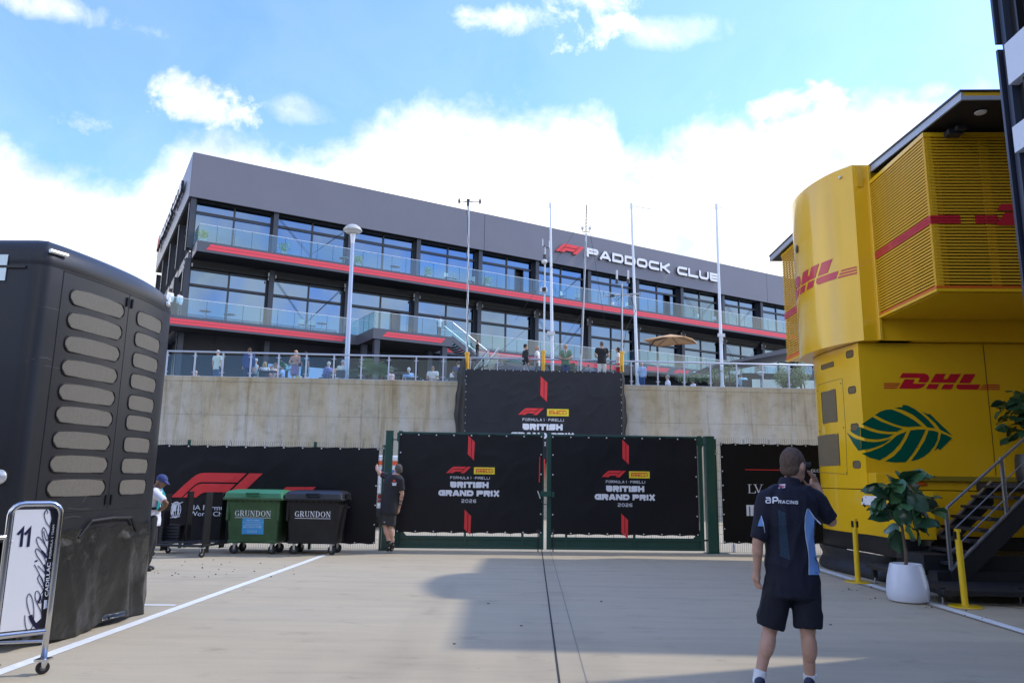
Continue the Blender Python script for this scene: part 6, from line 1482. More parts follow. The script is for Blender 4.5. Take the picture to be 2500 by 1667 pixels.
# small upright words running up the black band
def up(txt, x0, y0, x1, y1, k, bold):
    A_ = Vector(zb(x0, y0)); B_ = Vector(zb(x1, y1)); d = B_-A_; n_ = Vector((-d.y, d.x)).normalized(); sh = fit(font_shapes(txt, 1, 1.6, bold), 0, 1, 0, k)
    return [[tuple(A_+d*x+n_*y) for x, y in q_] for q_ in sh]
lay('small_lettering', up("CADILLAC", 418, 835, 440, 540, 0.026, 0.02)+up("FORMULA 1 TEAM", 440, 505, 474, 215, 0.015, 0.0), fb, M_printwhite, sb, 0.0022)
lay('shield', [[zb(*p) for p in ((383, 868), (408, 868), (404, 935), (376, 948))]], fb, M_pale, sb, 0.0022)
for p in ((505, 80), (465, 582), (413, 1100), (100, 360)):
    c_ = zb(*p); part('rivet', MB().ell(BF.w(c_[0], -0.014, c_[1]), (0.008, 0.008, 0.008), n=6, m=4), M_eyelet, sb)
castor(sb, (float(BF.w(sRr, 0, 0)[0]), float(BF.w(sRr, 0, 0)[1]), 0.05), 0.05, 0.032, turn=0.7, tops=0.055, fork=M_chrome)
castor(sb, (float(BF.w(sLl, 0, 0)[0]), float(BF.w(sLl, 0, 0)[1]), 0.05), 0.05, 0.032, turn=0.7, tops=0.055, fork=M_chrome)
zc1 = zb(0, 325)[1]; zc0 = zb(0, 1180)[1]
part('link_rail', MB().tube(BF.w(sLl, 0, zc1), BF.w(sLl-0.8, -0.3, zc1), 0.02, 10), M_chrome, sb, smooth=50)
# ================================================================== people
M_skin = {'fair': mat('skin_fair', (0.52, 0.30, 0.215), 0.5, sub=0.08, noise=(14, 0.06)), 'tan': mat('skin_tan', (0.42, 0.225, 0.15), 0.5, sub=0.08, noise=(14, 0.06)),
          'brown': mat('skin_brown', (0.20, 0.095, 0.055), 0.5, sub=0.05), 'dark': mat('skin_dark', (0.085, 0.045, 0.03), 0.5)}
def cloth(name, c, rough=0.85): return mat('cloth_'+name, c, rough, noise=(10, 0.07), bump=(55, 0.25))
def lerp3(a, b, f): return tuple(a[i]+(b[i]-a[i])*f for i in range(3))
def cone(q, a, b, ra, rb, n=12, flatA=False, flatB=False):
    """limb segment: round at both ends unless flat"""
    a = Vector(a); b = Vector(b); d = (b-a); L_ = d.length; d.normalize(); prof = []
    if flatA: prof += [(0.001, 0.0), (ra, 0.0)]
    else: prof += [(ra*math.sin(R(t)), -ra*math.cos(R(t))) for t in (8, 35, 65, 90)]
    if flatB: prof += [(rb, L_), (0.001, L_)]
    else: prof += [(rb*math.cos(R(t)), L_+rb*math.sin(R(t))) for t in (0, 25, 55, 82)]
    q.lathe(a, prof, n, axis=d)
BASE = dict(pelvis=(0, 0, .95), chest=(0, 0, 1.30), neck=(0, -.005, 1.475), head=(0, .012, 1.635), shL=(-.19, -.005, 1.425), shR=(.19, -.005, 1.425),
            elL=(-.235, -.01, 1.13), elR=(.235, -.01, 1.13), wrL=(-.235, .05, .885), wrR=(.235, .05, .885), haL=(-.232, .075, .80), haR=(.232, .075, .80),
            hiL=(-.085, 0, .93), hiR=(.085, 0, .93), knL=(-.095, .015, .50), knR=(.095, .015, .50), anL=(-.10, -.02, .085), anR=(.10, -.02, .085), toL=(-.115, .15, .03), toR=(.115, .15, .03))
def sit(P, z=0.48):
    d = z-0.95+0.08; Q = {k: (v[0], v[1], v[2]+d) for k, v in P.items()}
    for s_ in 'LR':
        x = -.10 if s_ == 'L' else .10
        Q['hi'+s_] = (x*.9, 0, z+.06); Q['kn'+s_] = (x*1.2, .43, z+.05); Q['an'+s_] = (x*1.2, .42, .085); Q['to'+s_] = (x*1.3, .58, .03)
    return Q
NPP = [0]
def person(loc, face, H, pose, label, skin='fair', hair=(0.08, 0.05, 0.03), top=('white', (0.75, 0.75, 0.75)), bottom=('navy', (0.03, 0.04, 0.08)), bkind='trousers', shoes=(0.03, 0.03, 0.03),
           sleeve=0.6, hairk='short', vox=0.020, glasses=False, cap=None, female=False, headyaw=0, headpitch=0, group=None, extra=None, fingers=False, width=1.0, hk=1.0, torso=1.0, hips_hem=0.0):
    """face = direction the person faces, degrees from +X towards +Y; pose overrides joints of a 1.75 m figure facing local +Y"""
    NPP[0] += 1
    J = dict(BASE); J.update(pose or {}); k = H/1.75; a = R(face-90); ca, sa = math.cos(a), math.sin(a); lx, ly, lz = [float(v) for v in loc]
    def W(p): x, y, z = p[0]*k*width, p[1]*k, p[2]*k; return Vector((lx+x*ca-y*sa, ly+x*sa+y*ca, lz+z))
    RZ_ = Matrix.Rotation(a, 3, 'Z'); RH = RZ_ @ Matrix.Rotation(R(headyaw), 3, 'Z') @ Matrix.Rotation(R(headpitch), 3, 'X')
    g = lambda n: W(J[n]); t = thing('person', (lx, ly, lz), label, 'person', group)
    sk = M_skin[skin]; HC = g('head')
    K0 = k; kb_ = k
    def hp(x, y, z): return HC + RH @ Vector((x*k*hk, y*k*hk, z*k*hk))
    def spine(f): # 0 pelvis .. 0.55 chest .. 1 neck
        return lerp3(J['pelvis'], J['chest'], f/0.62) if f < 0.62 else lerp3(J['chest'], J['neck'], (f-0.62)/0.38)
    secs = [(-0.10, .145, .105), (0.0, .160, .115), (0.25, .138, .098), (0.45, .148, .105), (0.68, .172, .115), (0.84, .175, .105), (0.93, .125, .085), (1.0, .060, .060)]
    if female: secs = [(-0.10, .155, .115), (0.0, .165, .12), (0.3, .118, .09), (0.5, .125, .10), (0.68, .148, .118), (0.84, .150, .10), (0.93, .105, .08), (1.0, .048, .052)]
    secs = [(f_, rx_*(1+(torso-1)*min(1, max(0, (0.97-f_)*6))), ry_*(1+(torso-1)*min(1, max(0, (0.97-f_)*6)))) for f_, rx_, ry_ in secs]
    def ring(f, rx, ry, n=16, inf=0.0):
        c = spine(max(0, f)); c = (c[0], c[1], c[2]+(f if f < 0 else 0)*0.9)
        sx = Vector(J['shR'])-Vector(J['shL']); sx.z = 0; sx.normalize(); sy = Vector((-sx.y, sx.x, 0)); m = max(0, min(1, f)); sx = (Vector((1, 0, 0))*(1-m)+sx*m).normalized(); sy = Vector((-sx.y, sx.x, 0))
        return [W(Vector(c)+sx*math.cos(2*math.pi*j/n)*(rx+inf)+sy*math.sin(2*math.pi*j/n)*(ry+inf)) for j in range(n)]
    # ---- continuous body
    q = MB(); q.loft([ring(*s_) for s_ in secs])
    q.ell(hp(0, 0, 0.012), (.074*k*hk, .093*k*hk, .108*k*hk), RH, 14, 10); q.ell(hp(0, .028, -.062), (.052*k*hk, .060*k*hk, .052*k*hk), RH, 12, 8)
    q.ell(hp(0, .095, -.012), (.012*k*hk, .020*k*hk, .024*k*hk), RH, 8, 6)
    for s_ in (-1, 1): q.ell(hp(s_*.077, -.004, -.006), (.012*k*hk, .020*k*hk, .031*k*hk), RH, 8, 6)
    nk = W(J['neck']); cone(q, nk-Vector((0, 0, .02*k)), hp(0, -.012, -.05), .056*k, .052*k)
    fm = 0.86 if female else 1.0
    for s_ in 'LR':
        cone(q, g('sh'+s_), g('el'+s_), .053*k*fm, .041*k*fm); cone(q, g('el'+s_), g('wr'+s_), .042*k*fm, .027*k*fm)
        e = Vector(J['el'+s_]); w_ = Vector(J['wr'+s_]); m = e.lerp(w_, 0.3); q.ell(W(m), (.043*k*fm, .043*k*fm, .06*k), None, 10, 6)
        cone(q, g('hi'+s_), g('kn'+s_), .085*k, .056*k); cone(q, g('kn'+s_), g('an'+s_), .054*k, .036*k)
        kk = Vector(J['kn'+s_]); an = Vector(J['an'+s_]); c_ = kk.lerp(an, 0.30)+Vector((0, -.018, 0)); dd = (W(J['an'+s_])-W(J['kn'+s_])).normalized(); q.ell(W(c_), (.056*k, .058*k, .12*k), Vector((0, 0, -1)).rotation_difference(dd).to_matrix(), 12, 8)
        cone(q, g('an'+s_), W(lerp3(J['an'+s_], J['to'+s_], .6)), .036*k, .032*k)
        if not fingers:
            wv = g('wr'+s_); hv = g('ha'+s_); d_ = (hv-wv).normalized(); cone(q, wv, wv.lerp(hv, 0.95), .026*k, .034*k, 10)
            side_ = RZ_ @ Vector((1, 0, 0)); fw_ = d_.cross(side_).normalized()
            if fw_.length > 0.1:
                for i in range(4): b0 = wv.lerp(hv, 0.85)+fw_*(i-1.5)*.017*k; cone(q, b0, b0+d_*(.070-.006*abs(i-1.4))*k, .0095*k, .0075*k, 6)
                cone(q, wv.lerp(hv, .3)+fw_*.02*k, wv.lerp(hv, .9)+fw_*.045*k, .011*k, .008*k, 6)
    if fingers: fingers(q, W, k)
    me = voxel(q, 'body', vox*0.8, (lx, ly, lz), [sk], 3)
    ob = bpy.data.objects.new('body', me); col.objects.link(ob); ob.parent = t
    def child(name, qq, m, v=vox, smooth=4, wrinkle_=0.0, sh=None):
        me = voxel(qq, name, v, (lx, ly, lz), m if isinstance(m, list) else [m], smooth)
        if wrinkle_:
            nv = len(me.vertices); co = np.empty(nv*3, np.float32); me.vertices.foreach_get('co', co); co = co.reshape(-1, 3); no = np.array([v_.normal[:] for v_ in me.vertices])
            wv_ = np.array([(1-abs(mnoise.noise(Vector((c[0]*7+NPP[0]*3, c[1]*7, c[2]*3.2)))))**4*0.9+mnoise.noise(Vector((c[0]*16, c[1]*16, c[2]*9+NPP[0])))*0.35 for c in co])
            co += no*(wv_[:, None]*wrinkle_); me.vertices.foreach_set('co', co.ravel()); me.update()
        o = bpy.data.objects.new(name, me); col.objects.link(o); o.parent = t
        if sh: sh(o)
        return o
    # ---- shirt
    q = MB(); I = .016 if not female else .012
    s2 = [(f, rx, ry, 16, I+(0.012 if f < 0.3 else 0)) for f, rx, ry in secs if f > -0.09 and f < 0.99]
    s2 = [(-0.16-hips_hem, secs[0][1]+.004, secs[0][2], 16, I+.012), (-0.08, secs[0][1]+.006, secs[0][2]+.002, 16, I+.012)]+s2[1:]+[(0.965, .085, .072, 16, I*.7)]
    q.loft([ring(*s_) for s_ in s2])
    for s_ in 'LR':
        a_, b_ = g('sh'+s_), g('el'+s_)
        c0 = a_+(W(J['neck'])-a_)*0.45+Vector((0, 0, -.012)); cone(q, c0, a_, .060*k*fm, .0665*k*fm, 14)
        if sleeve <= 1: cone(q, a_, a_.lerp(b_, sleeve), .0665*k*fm, .062*k*fm, 14, flatB=True)
        else: cone(q, a_, b_, .064*k*fm, .056*k*fm, 14); cone(q, b_, b_.lerp(g('wr'+s_), 0.95), .054*k*fm, .038*k*fm, 12, flatB=True)
    if top[0] == 'polo' or (len(top) > 2 and top[2] == 'collar'): cone(q, W(lerp3(J['chest'], J['neck'], 0.93)), W(J['neck'])+Vector((0, 0, .035*k)), .080*k, .068*k, 16, flatB=True)
    shirt = child('shirt', q, cloth(top[0]+str(NPP[0]), top[1]), vox, 4, .015 if vox < .014 else .009)
    # ---- lower body
    q = MB(); rr = 1.0
    q.loft([ring(-0.17, secs[0][1]-.01, secs[0][2]+.005, 16, .010), ring(-0.09, secs[0][1], secs[0][2], 16, .014), ring(0.0, secs[1][1], secs[1][2], 16, .014), ring(0.10, secs[1][1]-.006, secs[1][2]-.006, 16, .010)])
    if bkind == 'skirt':
        P0 = W(lerp3(J['hiL'], J['hiR'], .5)); P1 = W(lerp3(J['knL'], J['knR'], .5)); cone(q, P0, P0.lerp(P1, .92), .165*k, .20*k, 18, flatB=True)
    else:
        for s_ in 'LR':
            a_, b_, c_ = g('hi'+s_), g('kn'+s_), g('an'+s_)
            if bkind == 'shorts': cone(q, a_, b_, .104*k, .092*k, 16); q.ell(a_.lerp(b_, .5), (.10*k, .10*k, .12*k), None, 12, 8)
            else: cone(q, a_, b_, .100*k, .078*k, 14); cone(q, b_, b_.lerp(c_, .97), .076*k, .064*k, 14, flatB=True)
    if bkind == 'shorts':
        # cut cleanly at the hem a little above the knee
        q = MB(); q.loft([ring(-0.17, secs[0][1]-.01, secs[0][2]+.005, 16, .012), ring(-0.09, secs[0][1], secs[0][2], 16, .016), ring(0.0, secs[1][1], secs[1][2], 16, .014), ring(0.10, secs[1][1]-.006, secs[1][2]-.006, 16, .010)])
        for s_ in 'LR': a_, b_ = g('hi'+s_), g('kn'+s_); cone(q, a_, a_.lerp(b_, .93), .108*k, .100*k, 18, flatB=True)
    child('shorts' if bkind == 'shorts' else 'skirt' if bkind == 'skirt' else 'trousers', q, cloth(bottom[0]+'b'+str(NPP[0]), bottom[1]), vox, 4, .014 if vox < .014 else .007)
    # ---- shoes
    for s_ in 'LR':
        q = MB(); an = Vector(J['an'+s_]); to = Vector(J['to'+s_]); d = (to-an); d2 = d.normalized(); heel = an-d2*.055+Vector((0, 0, -.045 if an.z > .05 else -.02)); 
        cone(q, W(heel), W(an.lerp(to, .55)+Vector((0, 0, -.02))), .038*k, .046*k, 12); cone(q, W(an.lerp(to, .5)+Vector((0, 0, -.02))), W(to+Vector((0, 0, .012))), .047*k, .036*k, 12); cone(q, W(an+Vector((0, 0, -.02))), W(an+Vector((0, 0, .012))), .044*k, .044*k, 12, flatB=True)
        child('shoe', q, mat('shoe_%d' % NPP[0], shoes, 0.5), max(vox*.7, .009), 3)
    # ---- hair, cap, face
    if cap is None and hairk != 'bald':
        hs = {'short': ((0, -.016, .030), (.079, .089, .100)), 'thin': ((0, -.020, .020), (.078, .084, .095)), 'long': ((0, -.022, .020), (.085, .090, .105)), 'buzz': ((0, -.012, .028), (.0765, .090, .0975))}[hairk]
        q = MB(); q.ell(hp(*hs[0]), tuple(v*k*hk for v in hs[1]), RH, 16, 12)
        if hairk in ('short', 'buzz'): q.ell(hp(0, -.042, -.018), (.070*k*hk, .050*k*hk, .055*k*hk), RH, 12, 8)
        if hairk == 'long':
            for sx_ in (-1, 0, 1): cone(q, hp(sx_*.055, -.035, .0), hp(sx_*.075, -.055, -.22), .045*k, .030*k, 10)
        child('hair', q, mat('hair_%d' % NPP[0], hair, 0.8, noise=(60, 0.45), bump=(140, 1.0)), max(vox*.5, .006), 1, .006)
    if cap:
        q = MB(); q.ell(hp(0, -.010, .040), (.086*k*hk, .100*k*hk, .085*k*hk), RH, 16, 12); cone(q, hp(-.02, .075, .040), hp(-.015, .135, .022), .055*k*0.3, .05*k*0.25); cone(q, hp(.02, .075, .040), hp(.015, .135, .022), .055*k*0.3, .05*k*0.25); cone(q, hp(0, .075, .042), hp(0, .145, .024), .018*k, .014*k); cone(q, hp(-.045, .07, .036), hp(-.035, .12, .022), .014*k, .012*k); cone(q, hp(.045, .07, .036), hp(.035, .12, .022), .014*k, .012*k)
        child('cap', q, cloth('cap%d' % NPP[0], cap), max(vox*.6, .008), 2)
    if glasses:
        q = MB()
        for sx_ in (-1, 1): q.ell(hp(sx_*.034, .092, .006), (.026*k, .008*k, .019*k), RH, 12, 8)
        part('sunglasses', q.path([hp(-.078, .0, .012), hp(-.070, .06, .012), hp(-.05, .092, .012), hp(0, .099, .012), hp(.05, .092, .012), hp(.070, .06, .012), hp(.078, .0, .012)], .0035*k, 5), mat('dark_lens', (0.01, 0.01, 0.012), 0.08), t, smooth=True)
    else:
        for sx_ in (-1, 1):
            part('eye', MB().ell(hp(sx_*.030, .085, .004), (.012*k, .008*k, .007*k), RH, 8, 6), mat('eye_dark', (0.03, 0.02, 0.02), 0.3), t, smooth=True)
            part('eyebrow', MB().ell(hp(sx_*.031, .088, .023), (.018*k, .006*k, .004*k), RH, 8, 5), mat('brow_%d' % NPP[0], tuple(c*.6 for c in hair), 0.8), t)
    part('mouth', MB().ell(hp(0, .085, -.055), (.022*k, .006*k, .005*k), RH, 8, 5), mat('lip', (0.30, 0.10, 0.08), 0.5), t, smooth=True)
    if extra: extra(t, W, hp, shirt, k, RZ_, J)
    return t
def on_ground(px_, py_top, H, z0=ZT-0.01):
    """where someone of height H stands on the level z0 when the head top shows at this point"""
    p = onz(px_, py_top, z0+H); return (p[0], p[1], z0)
def away(loc): return math.degrees(math.atan2(loc[1], loc[0]))
# ---- the man on the phone in the foreground
fl0 = onz(1852, 1683); fr0 = onz(1985, 1686)
ML = np.array([(fl0[0]+fr0[0])/2, (fl0[1]+fr0[1])/2+0.04, 0])
TOPH = 1.80
mY = ML[1]; pt = ony(1940, 1085, mY); TOPH = float(pt[2])
kk_ = TOPH/1.75
def M_(a, b, dy=0.0):
    """joint position in the 1.75 m figure's own coordinates from a photographed direction"""
    p = ony(a, b, mY+dy*kk_); return (float(p[0]-ML[0])/kk_, dy, float(p[2])/kk_)
mp = dict(pelvis=M_(1934, 1405, 0), chest=M_(1925, 1275, 0), neck=M_(1929, 1178, .01), head=M_(1937, 1137, .02),
          shL=M_(1871, 1217, -.01), shR=M_(1990, 1216, .03), elL=M_(1850, 1322, -.03), wrL=M_(1848, 1393, .02), haL=M_(1847, 1425, .04),
          elR=M_(2029, 1272, .06), wrR=M_(1999, 1200, .13), haR=M_(1984, 1172, .13), hiL=M_(1903, 1416, 0), hiR=M_(1966, 1416, 0), knL=M_(1880, 1534, .06), knR=M_(1972, 1540, -.03),
          anL=M_(1853, 1655, .0), anR=M_(1978, 1664, .0), toL=M_(1845, 1686, .20), toR=M_(1990, 1692, .17))
def man_fingers(q, W, k):
    # right hand: thumb under the phone, fingers spread upwards against it
    wr = mp['wrR']; palm = M_(1987, 1176, .16)
    cone(q, W(wr), W(palm), .030*k, .034*k, 12); q.ell(W(palm), (.030*k, .028*k, .040*k), None, 10, 8)
    for (kn, tip) in (((1986, 1166), (1971, 1149)), ((1990, 1164), (1977, 1150)), ((1994, 1166), (1983, 1156)), ((1996, 1171), (1988, 1161))):
        dy = .15; a = M_(1990, 1178, .14); b = M_(kn[0]-1, kn[1]+2, dy-.02); c = M_(tip[0], tip[1], dy-.07)
        cone(q, W(a), W(b), .012*k, .0105*k, 8); cone(q, W(b), W(c), .0105*k, .0080*k, 8)
    a = M_(1982, 1184, .14); b = M_(1970, 1183, .11); c = M_(1961, 1171, .09); cone(q, W(a), W(b), .014*k, .011*k, 8); cone(q, W(b), W(c), .011*k, .0085*k, 8)
    # left hand hanging, slightly curled
    wl = mp['wrL']; pl = M_(1846, 1410, .03); cone(q, W(wl), W(pl), .026*k, .034*k, 12); q.ell(W(M_(1846, 1407, .03)), (.022*k, .036*k, .044*k), None, 10, 8)
    for i in range(4):
        dx = (i-1.5)*.017; b = (pl[0]+.006*i, pl[1]+.035-dx*1.3-.02, pl[2]-.045+.004*abs(i-1.2)); c = (b[0]+.016, b[1]-.002, b[2]-.035); a = (pl[0], pl[1]-dx*1.2, pl[2]-.01)
        cone(q, W(a), W(b), .0115*k, .0100*k, 8); cone(q, W(b), W(c), .0100*k, .0078*k, 8)
    a = (pl[0]+.012, pl[1]+.03, pl[2]+.02); b = (pl[0]+.028, pl[1]+.05, pl[2]-.015); c = (pl[0]+.030, pl[1]+.045, pl[2]-.045); cone(q, W(a), W(b), .012*k, .010*k, 8); cone(q, W(b), W(c), .010*k, .0075*k, 8)
def wrap_on(shirt, toward):
    """lays flat outlines on the shirt, following its folds"""
    me = shirt.data; off = Vector(root_of(shirt)); bv = BVHTree.FromPolygons([v.co+off for v in me.vertices], [p.vertices[:] for p in me.polygons])
    def fn(x, y, h):
        p0 = Vector(ony(x, y, mY-1.0)); d = Vector(ray(x, y)).normalized(); hit = bv.ray_cast(p0, d)
        if hit[0] is None: p = Vector(ony(x, y, mY-0.13)); return p-d*(0.001)
        return hit[0]-d*(0.008+h)
    return fn
def man_extra(t, W, hp, shirt, k, RZ_, J):
    fn = wrap_on(shirt, None); sc = 1/2.582
    def q_(x, y): return (1760+x*sc, 1060+y*sc)
    def sub(P, n=8):
        out = []
        for i in range(len(P)):
            a, b = P[i], P[(i+1) % len(P)]
            for j in range(n): out.append((a[0]+(b[0]-a[0])*j/n, a[1]+(b[1]-a[1])*j/n))
        return out
    def patch(name, Lp, Rp, m, h=0.0, n=26, w=5):
        """strip between a left and a right outline, resampled so it clings"""
        def at(P, f):
            f = f*(len(P)-1); i = min(int(f), len(P)-2); g_ = f-i; return (P[i][0]+(P[i+1][0]-P[i][0])*g_, P[i][1]+(P[i+1][1]-P[i][1])*g_)
        rows = []
        for i in range(n+1):
            a, b = at(Lp, i/n), at(Rp, i/n); rows.append([fn(*q_(a[0]+(b[0]-a[0])*j/w, a[1]+(b[1]-a[1])*j/w), h) for j in range(w+1)])
        q = MB().loft(rows, cap=False, closed=False); part(name, q, m, t, smooth=True, fix=False)
    Mlb = cloth('light_blue', (0.17, 0.34, 0.66)); Mpipe = cloth('pale_piping', (0.62, 0.68, 0.80)); Mw = mat('shirt_white_print', (0.78, 0.80, 0.86), 0.6)
    patch('side_panel', [(546, 470), (532, 520), (530, 590), (538, 660), (550, 720), (556, 780), (556, 884)], [(556, 474), (590, 530), (588, 590), (586, 650), (596, 740), (610, 800), (622, 884)], Mlb)
    patch('side_panel', [(254, 514), (240, 548), (232, 577)], [(256, 514), (268, 548), (268, 579)], Mlb); 
    patch('piping', [(543, 466), (529, 520), (527, 590), (535, 660), (547, 720), (553, 780), (553, 884)], [(547, 470), (533, 520), (531, 590), (539, 660), (551, 720), (557, 780), (557, 884)], Mpipe, .001)
    patch('piping', [(552, 464), (590, 520), (632, 562)], [(552, 469), (586, 526), (630, 570)], Mpipe, .001)
    patch('piping', [(252, 512), (266, 560), (276, 620)], [(256, 512), (270, 560), (279, 620)], Mpipe, .001)
    def put_txt(name, shapes, m, lift=0.0):
        q = MB()
        for s_ in shapes: q.poly(s_, lambda x, y, h: fn(x, y, h+lift))
        part(name, q, m, t, fix=False)
    # big lower-case a and P, then RACING
    ap = ribbon([q_(*p) for p in ((283, 399), (305, 399), (312, 405), (312, 432))], 5.4*sc*1.6)+ribbon([q_(*p) for p in ((312, 412), (290, 412), (284, 418), (284, 426), (290, 431), (312, 431))], 4.4*sc*1.6)
    ap += ribbon([q_(*p) for p in ((329, 434), (329, 398), (350, 396), (357, 402), (357, 412), (350, 418), (331, 418))], 5.4*sc*1.6)
    tx, _ = stroke_text('RACING', 1, 1.2, 0.24, 0.2, {'I': 0.25})
    xa, ya = q_(362, 433); xb, yb = q_(486, 413); tx = fit([[(x, -y) for x, y in s_] for s_ in tx], xa, xb, yb, ya+1.0)
    tx = [[(x, y+(x-xa)*0.045) for x, y in s_] for s_ in tx]
    put_txt('team_lettering', ap+tx, Mw)
    put_txt('flag_patch', [[q_(*p) for p in ((365, 316), (406, 312), (404, 337), (364, 341))]], Mw)
    put_txt('flag_cross', ribbon([q_(384, 316), q_(384, 338)], 1.6)+ribbon([q_(367, 328), q_(404, 325)], 1.6)+ribbon([q_(367, 318), q_(403, 336)], 0.7)+ribbon([q_(403, 315), q_(367, 338)], 0.7), M_printred, 0.004)
    put_txt('flag_field', [[q_(*p) for p in P] for P in (((369, 319), (380, 318), (380, 323)), ((391, 316), (401, 315), (391, 321)), ((369, 337), (380, 331), (380, 336)), ((391, 331), (402, 335), (391, 335)))], mat('flag_blue', (0.05, 0.07, 0.30), 0.6), 0.002)
    hat = []
    for i in range(34):
        y = 478+i*8.6; x0 = 360+(i/34)*14; x1 = 405+(i/34)*32; hat += ribbon([q_(x0, y), q_(x1, y+ (x1-x0)*0.42)], 0.55)
    put_txt('hatched_print', hat, mat('faint_blue_print', (0.06, 0.17, 0.28), 0.6))
    Mc = cloth('navy_shorts_seam', (0.012, 0.015, 0.035))
    # phone, glasses side arm, socks, wedding ring
    C4 = [Vector(ony(a_, b_, mY+0.10*k)) for a_, b_ in ((1949, 1146), (1963, 1129), (1973, 1150), (1958, 1167))]
    n_ = (C4[1]-C4[0]).cross(C4[2]-C4[1]).normalized(); tl_ = Vector((0.03, 0.02, 0))
    part('phone', MB().hexa([c-n_*.005 for c in C4]+[c+n_*.005 for c in C4]), mat('phone_dark', (0.035, 0.037, 0.042), 0.25), t, bevel=0.003)
    part('phone_case_edge', MB().path([C4[0]-Vector((0.002, 0.004, 0)), C4[1]-Vector((0.002, 0.004, 0))], 0.0035, 6), M_eyelet, t)
    part('glasses_arm', MB().path([hp(.074, -.02, .020), hp(.078, .03, .024), hp(.074, .085, .024)], .004, 6), M_dark, t)
    for sx_ in (1, -1): part('lens', MB().ell(hp(sx_*.040, .108, .010), (.026, .006, .022), None, 14, 8), mat('lens_tint', (0.05, 0.05, 0.05), 0.05), t, smooth=True)
    for s_ in 'LR':
        q = MB(); a_, b_ = W(J['kn'+s_]), W(J['an'+s_]); d = (b_-a_); cone(q, a_+d*.845, b_+d*.06, .047*k, .042*k, 18, flatA=True); part('sock', q, cloth('white_sock', (0.78, 0.80, 0.84)), t, smooth=40)
    rp_ = W(M_(1988, 1160, .15)); part('ring', MB().path([rp_+Vector((.011*math.cos(R(a_)), -.003, .011*math.sin(R(a_)))) for a_ in range(0, 361, 45)], .002, 5), M_eyelet, t)
    part('tattoo', MB().ell(W(lerp3(J['knR'], J['anR'], .42))+Vector((.038*k, -.028*k, .02)), (.016, .012, .05), None, 8, 6), mat('tattoo_ink', (0.10, 0.06, 0.05), 0.6), t, smooth=True)
    bb = W(M_(1942, 1184, 0)); 
person(ML, 90, TOPH, mp, 'man in dark navy team shirt and shorts walking away, phone at his right ear', skin='fair', hair=(0.13, 0.085, 0.06), top=('polo_navy', (0.006, 0.008, 0.022), 'collar'), bottom=('navy_short', (0.006, 0.008, 0.018)),
       bkind='shorts', shoes=(0.02, 0.03, 0.07), sleeve=0.93, hairk='buzz', vox=0.0105, glasses=False, headyaw=-56, headpitch=0, hk=1.13, torso=1.12, fingers=man_fingers, extra=man_extra)
# ---- man reaching for the banner at the left gate post
gb_ = onz(948, 1351); gY = gb_[1]-0.02
H2 = float(ony(972, 1133, gY)[2]); k2 = H2/1.75
def Mg(a, b, dy=0.0): p = ony(a, b, gY+dy*k2); return (float(p[0]-gb_[0])/k2, dy, float(p[2])/k2)
gp_ = dict(pelvis=Mg(949, 1238), chest=Mg(957, 1182), neck=Mg(965, 1156, .0), head=Mg(972, 1146, .02), shL=Mg(946, 1163, .05), shR=Mg(978, 1172, -.04), elL=Mg(930, 1157, .16), wrL=Mg(921, 1145, .26), haL=Mg(922, 1138, .30),
           elR=Mg(981, 1206, -.02), wrR=Mg(975, 1236, .03), haR=Mg(971, 1250, .05), hiL=Mg(942, 1240, .0), hiR=Mg(955, 1240, 0), knL=Mg(940, 1283, .02), knR=Mg(954, 1286, .04), anL=Mg(950, 1326, -.02), anR=Mg(958, 1330, .03), toL=Mg(947, 1343, .10), toR=Mg(955, 1343, .14))
gp_['head'] = (gp_['head'][0], gp_['head'][1], 1.635)
def gate_extra(t, W, hp, shirt, k, RZ_, J):
    for s_ in 'LR':
        q = MB(); a_, b_ = W(J['kn'+s_]), W(J['an'+s_]); d = (b_-a_); cone(q, a_+d*.86, b_+d*.05, .046*k, .042*k, 14, flatA=True); part('sock', q, cloth('black_sock', (0.02, 0.02, 0.022)), t, smooth=40)
        part('shoe_sole', MB().path([W(lerp3(J['an'+s_], J['to'+s_], f_))+Vector((0, 0, -.06*k*(1-f_)-.012)) for f_ in (-.1, .3, .7, 1.05)], .022, 6), mat('pale_sole', (0.5, 0.52, 0.52), 0.6), t)
    part('sleeve_trim', MB().lathe(W(lerp3(J['shL'], J['elL'], .68)), [(.064*k, 0), (.067*k, .006), (.064*k, .012)], 14, axis=(W(J['elL'])-W(J['shL'])).normalized()), M_printred, t)
    p0 = W(lerp3(J['chest'], J['neck'], .35))+Vector((.055, -.135, 0))
    part('back_lettering', MB().box(WORLD, p0.x-.05, p0.x+.03, p0.y-.012, p0.y, p0.z-.10, p0.z-.065).box(WORLD, p0.x-.06, p0.x+.04, p0.y-.012, p0.y, p0.z-.055, p0.z-.04), M_printwhite, t); part('back_emblem', MB().box(WORLD, p0.x-.04, p0.x+.01, p0.y-.012, p0.y, p0.z-.02, p0.z+.02), M_printred, t)
    p1 = W(lerp3(J['hiL'], J['knL'], .78))+Vector((0, -.112*k, 0)); part('shorts_emblem', MB().poly([(-.02, .02), (0, -.015), (.02, .02), (0, .004)], lambda x, y, h: (p1.x+x, p1.y-.004-h, p1.z+y)), M_printwhite, t)
    for f_ in (.25, .55, .8): part('arm_tattoo', MB().ell(W(lerp3(J['elR'], J['wrR'], f_))+Vector((0.004, -.012, 0)), (.036*k, .030*k, .03*k), None, 8, 6), mat('tattoo_grey', (0.13, 0.10, 0.09), 0.6), t, smooth=True)
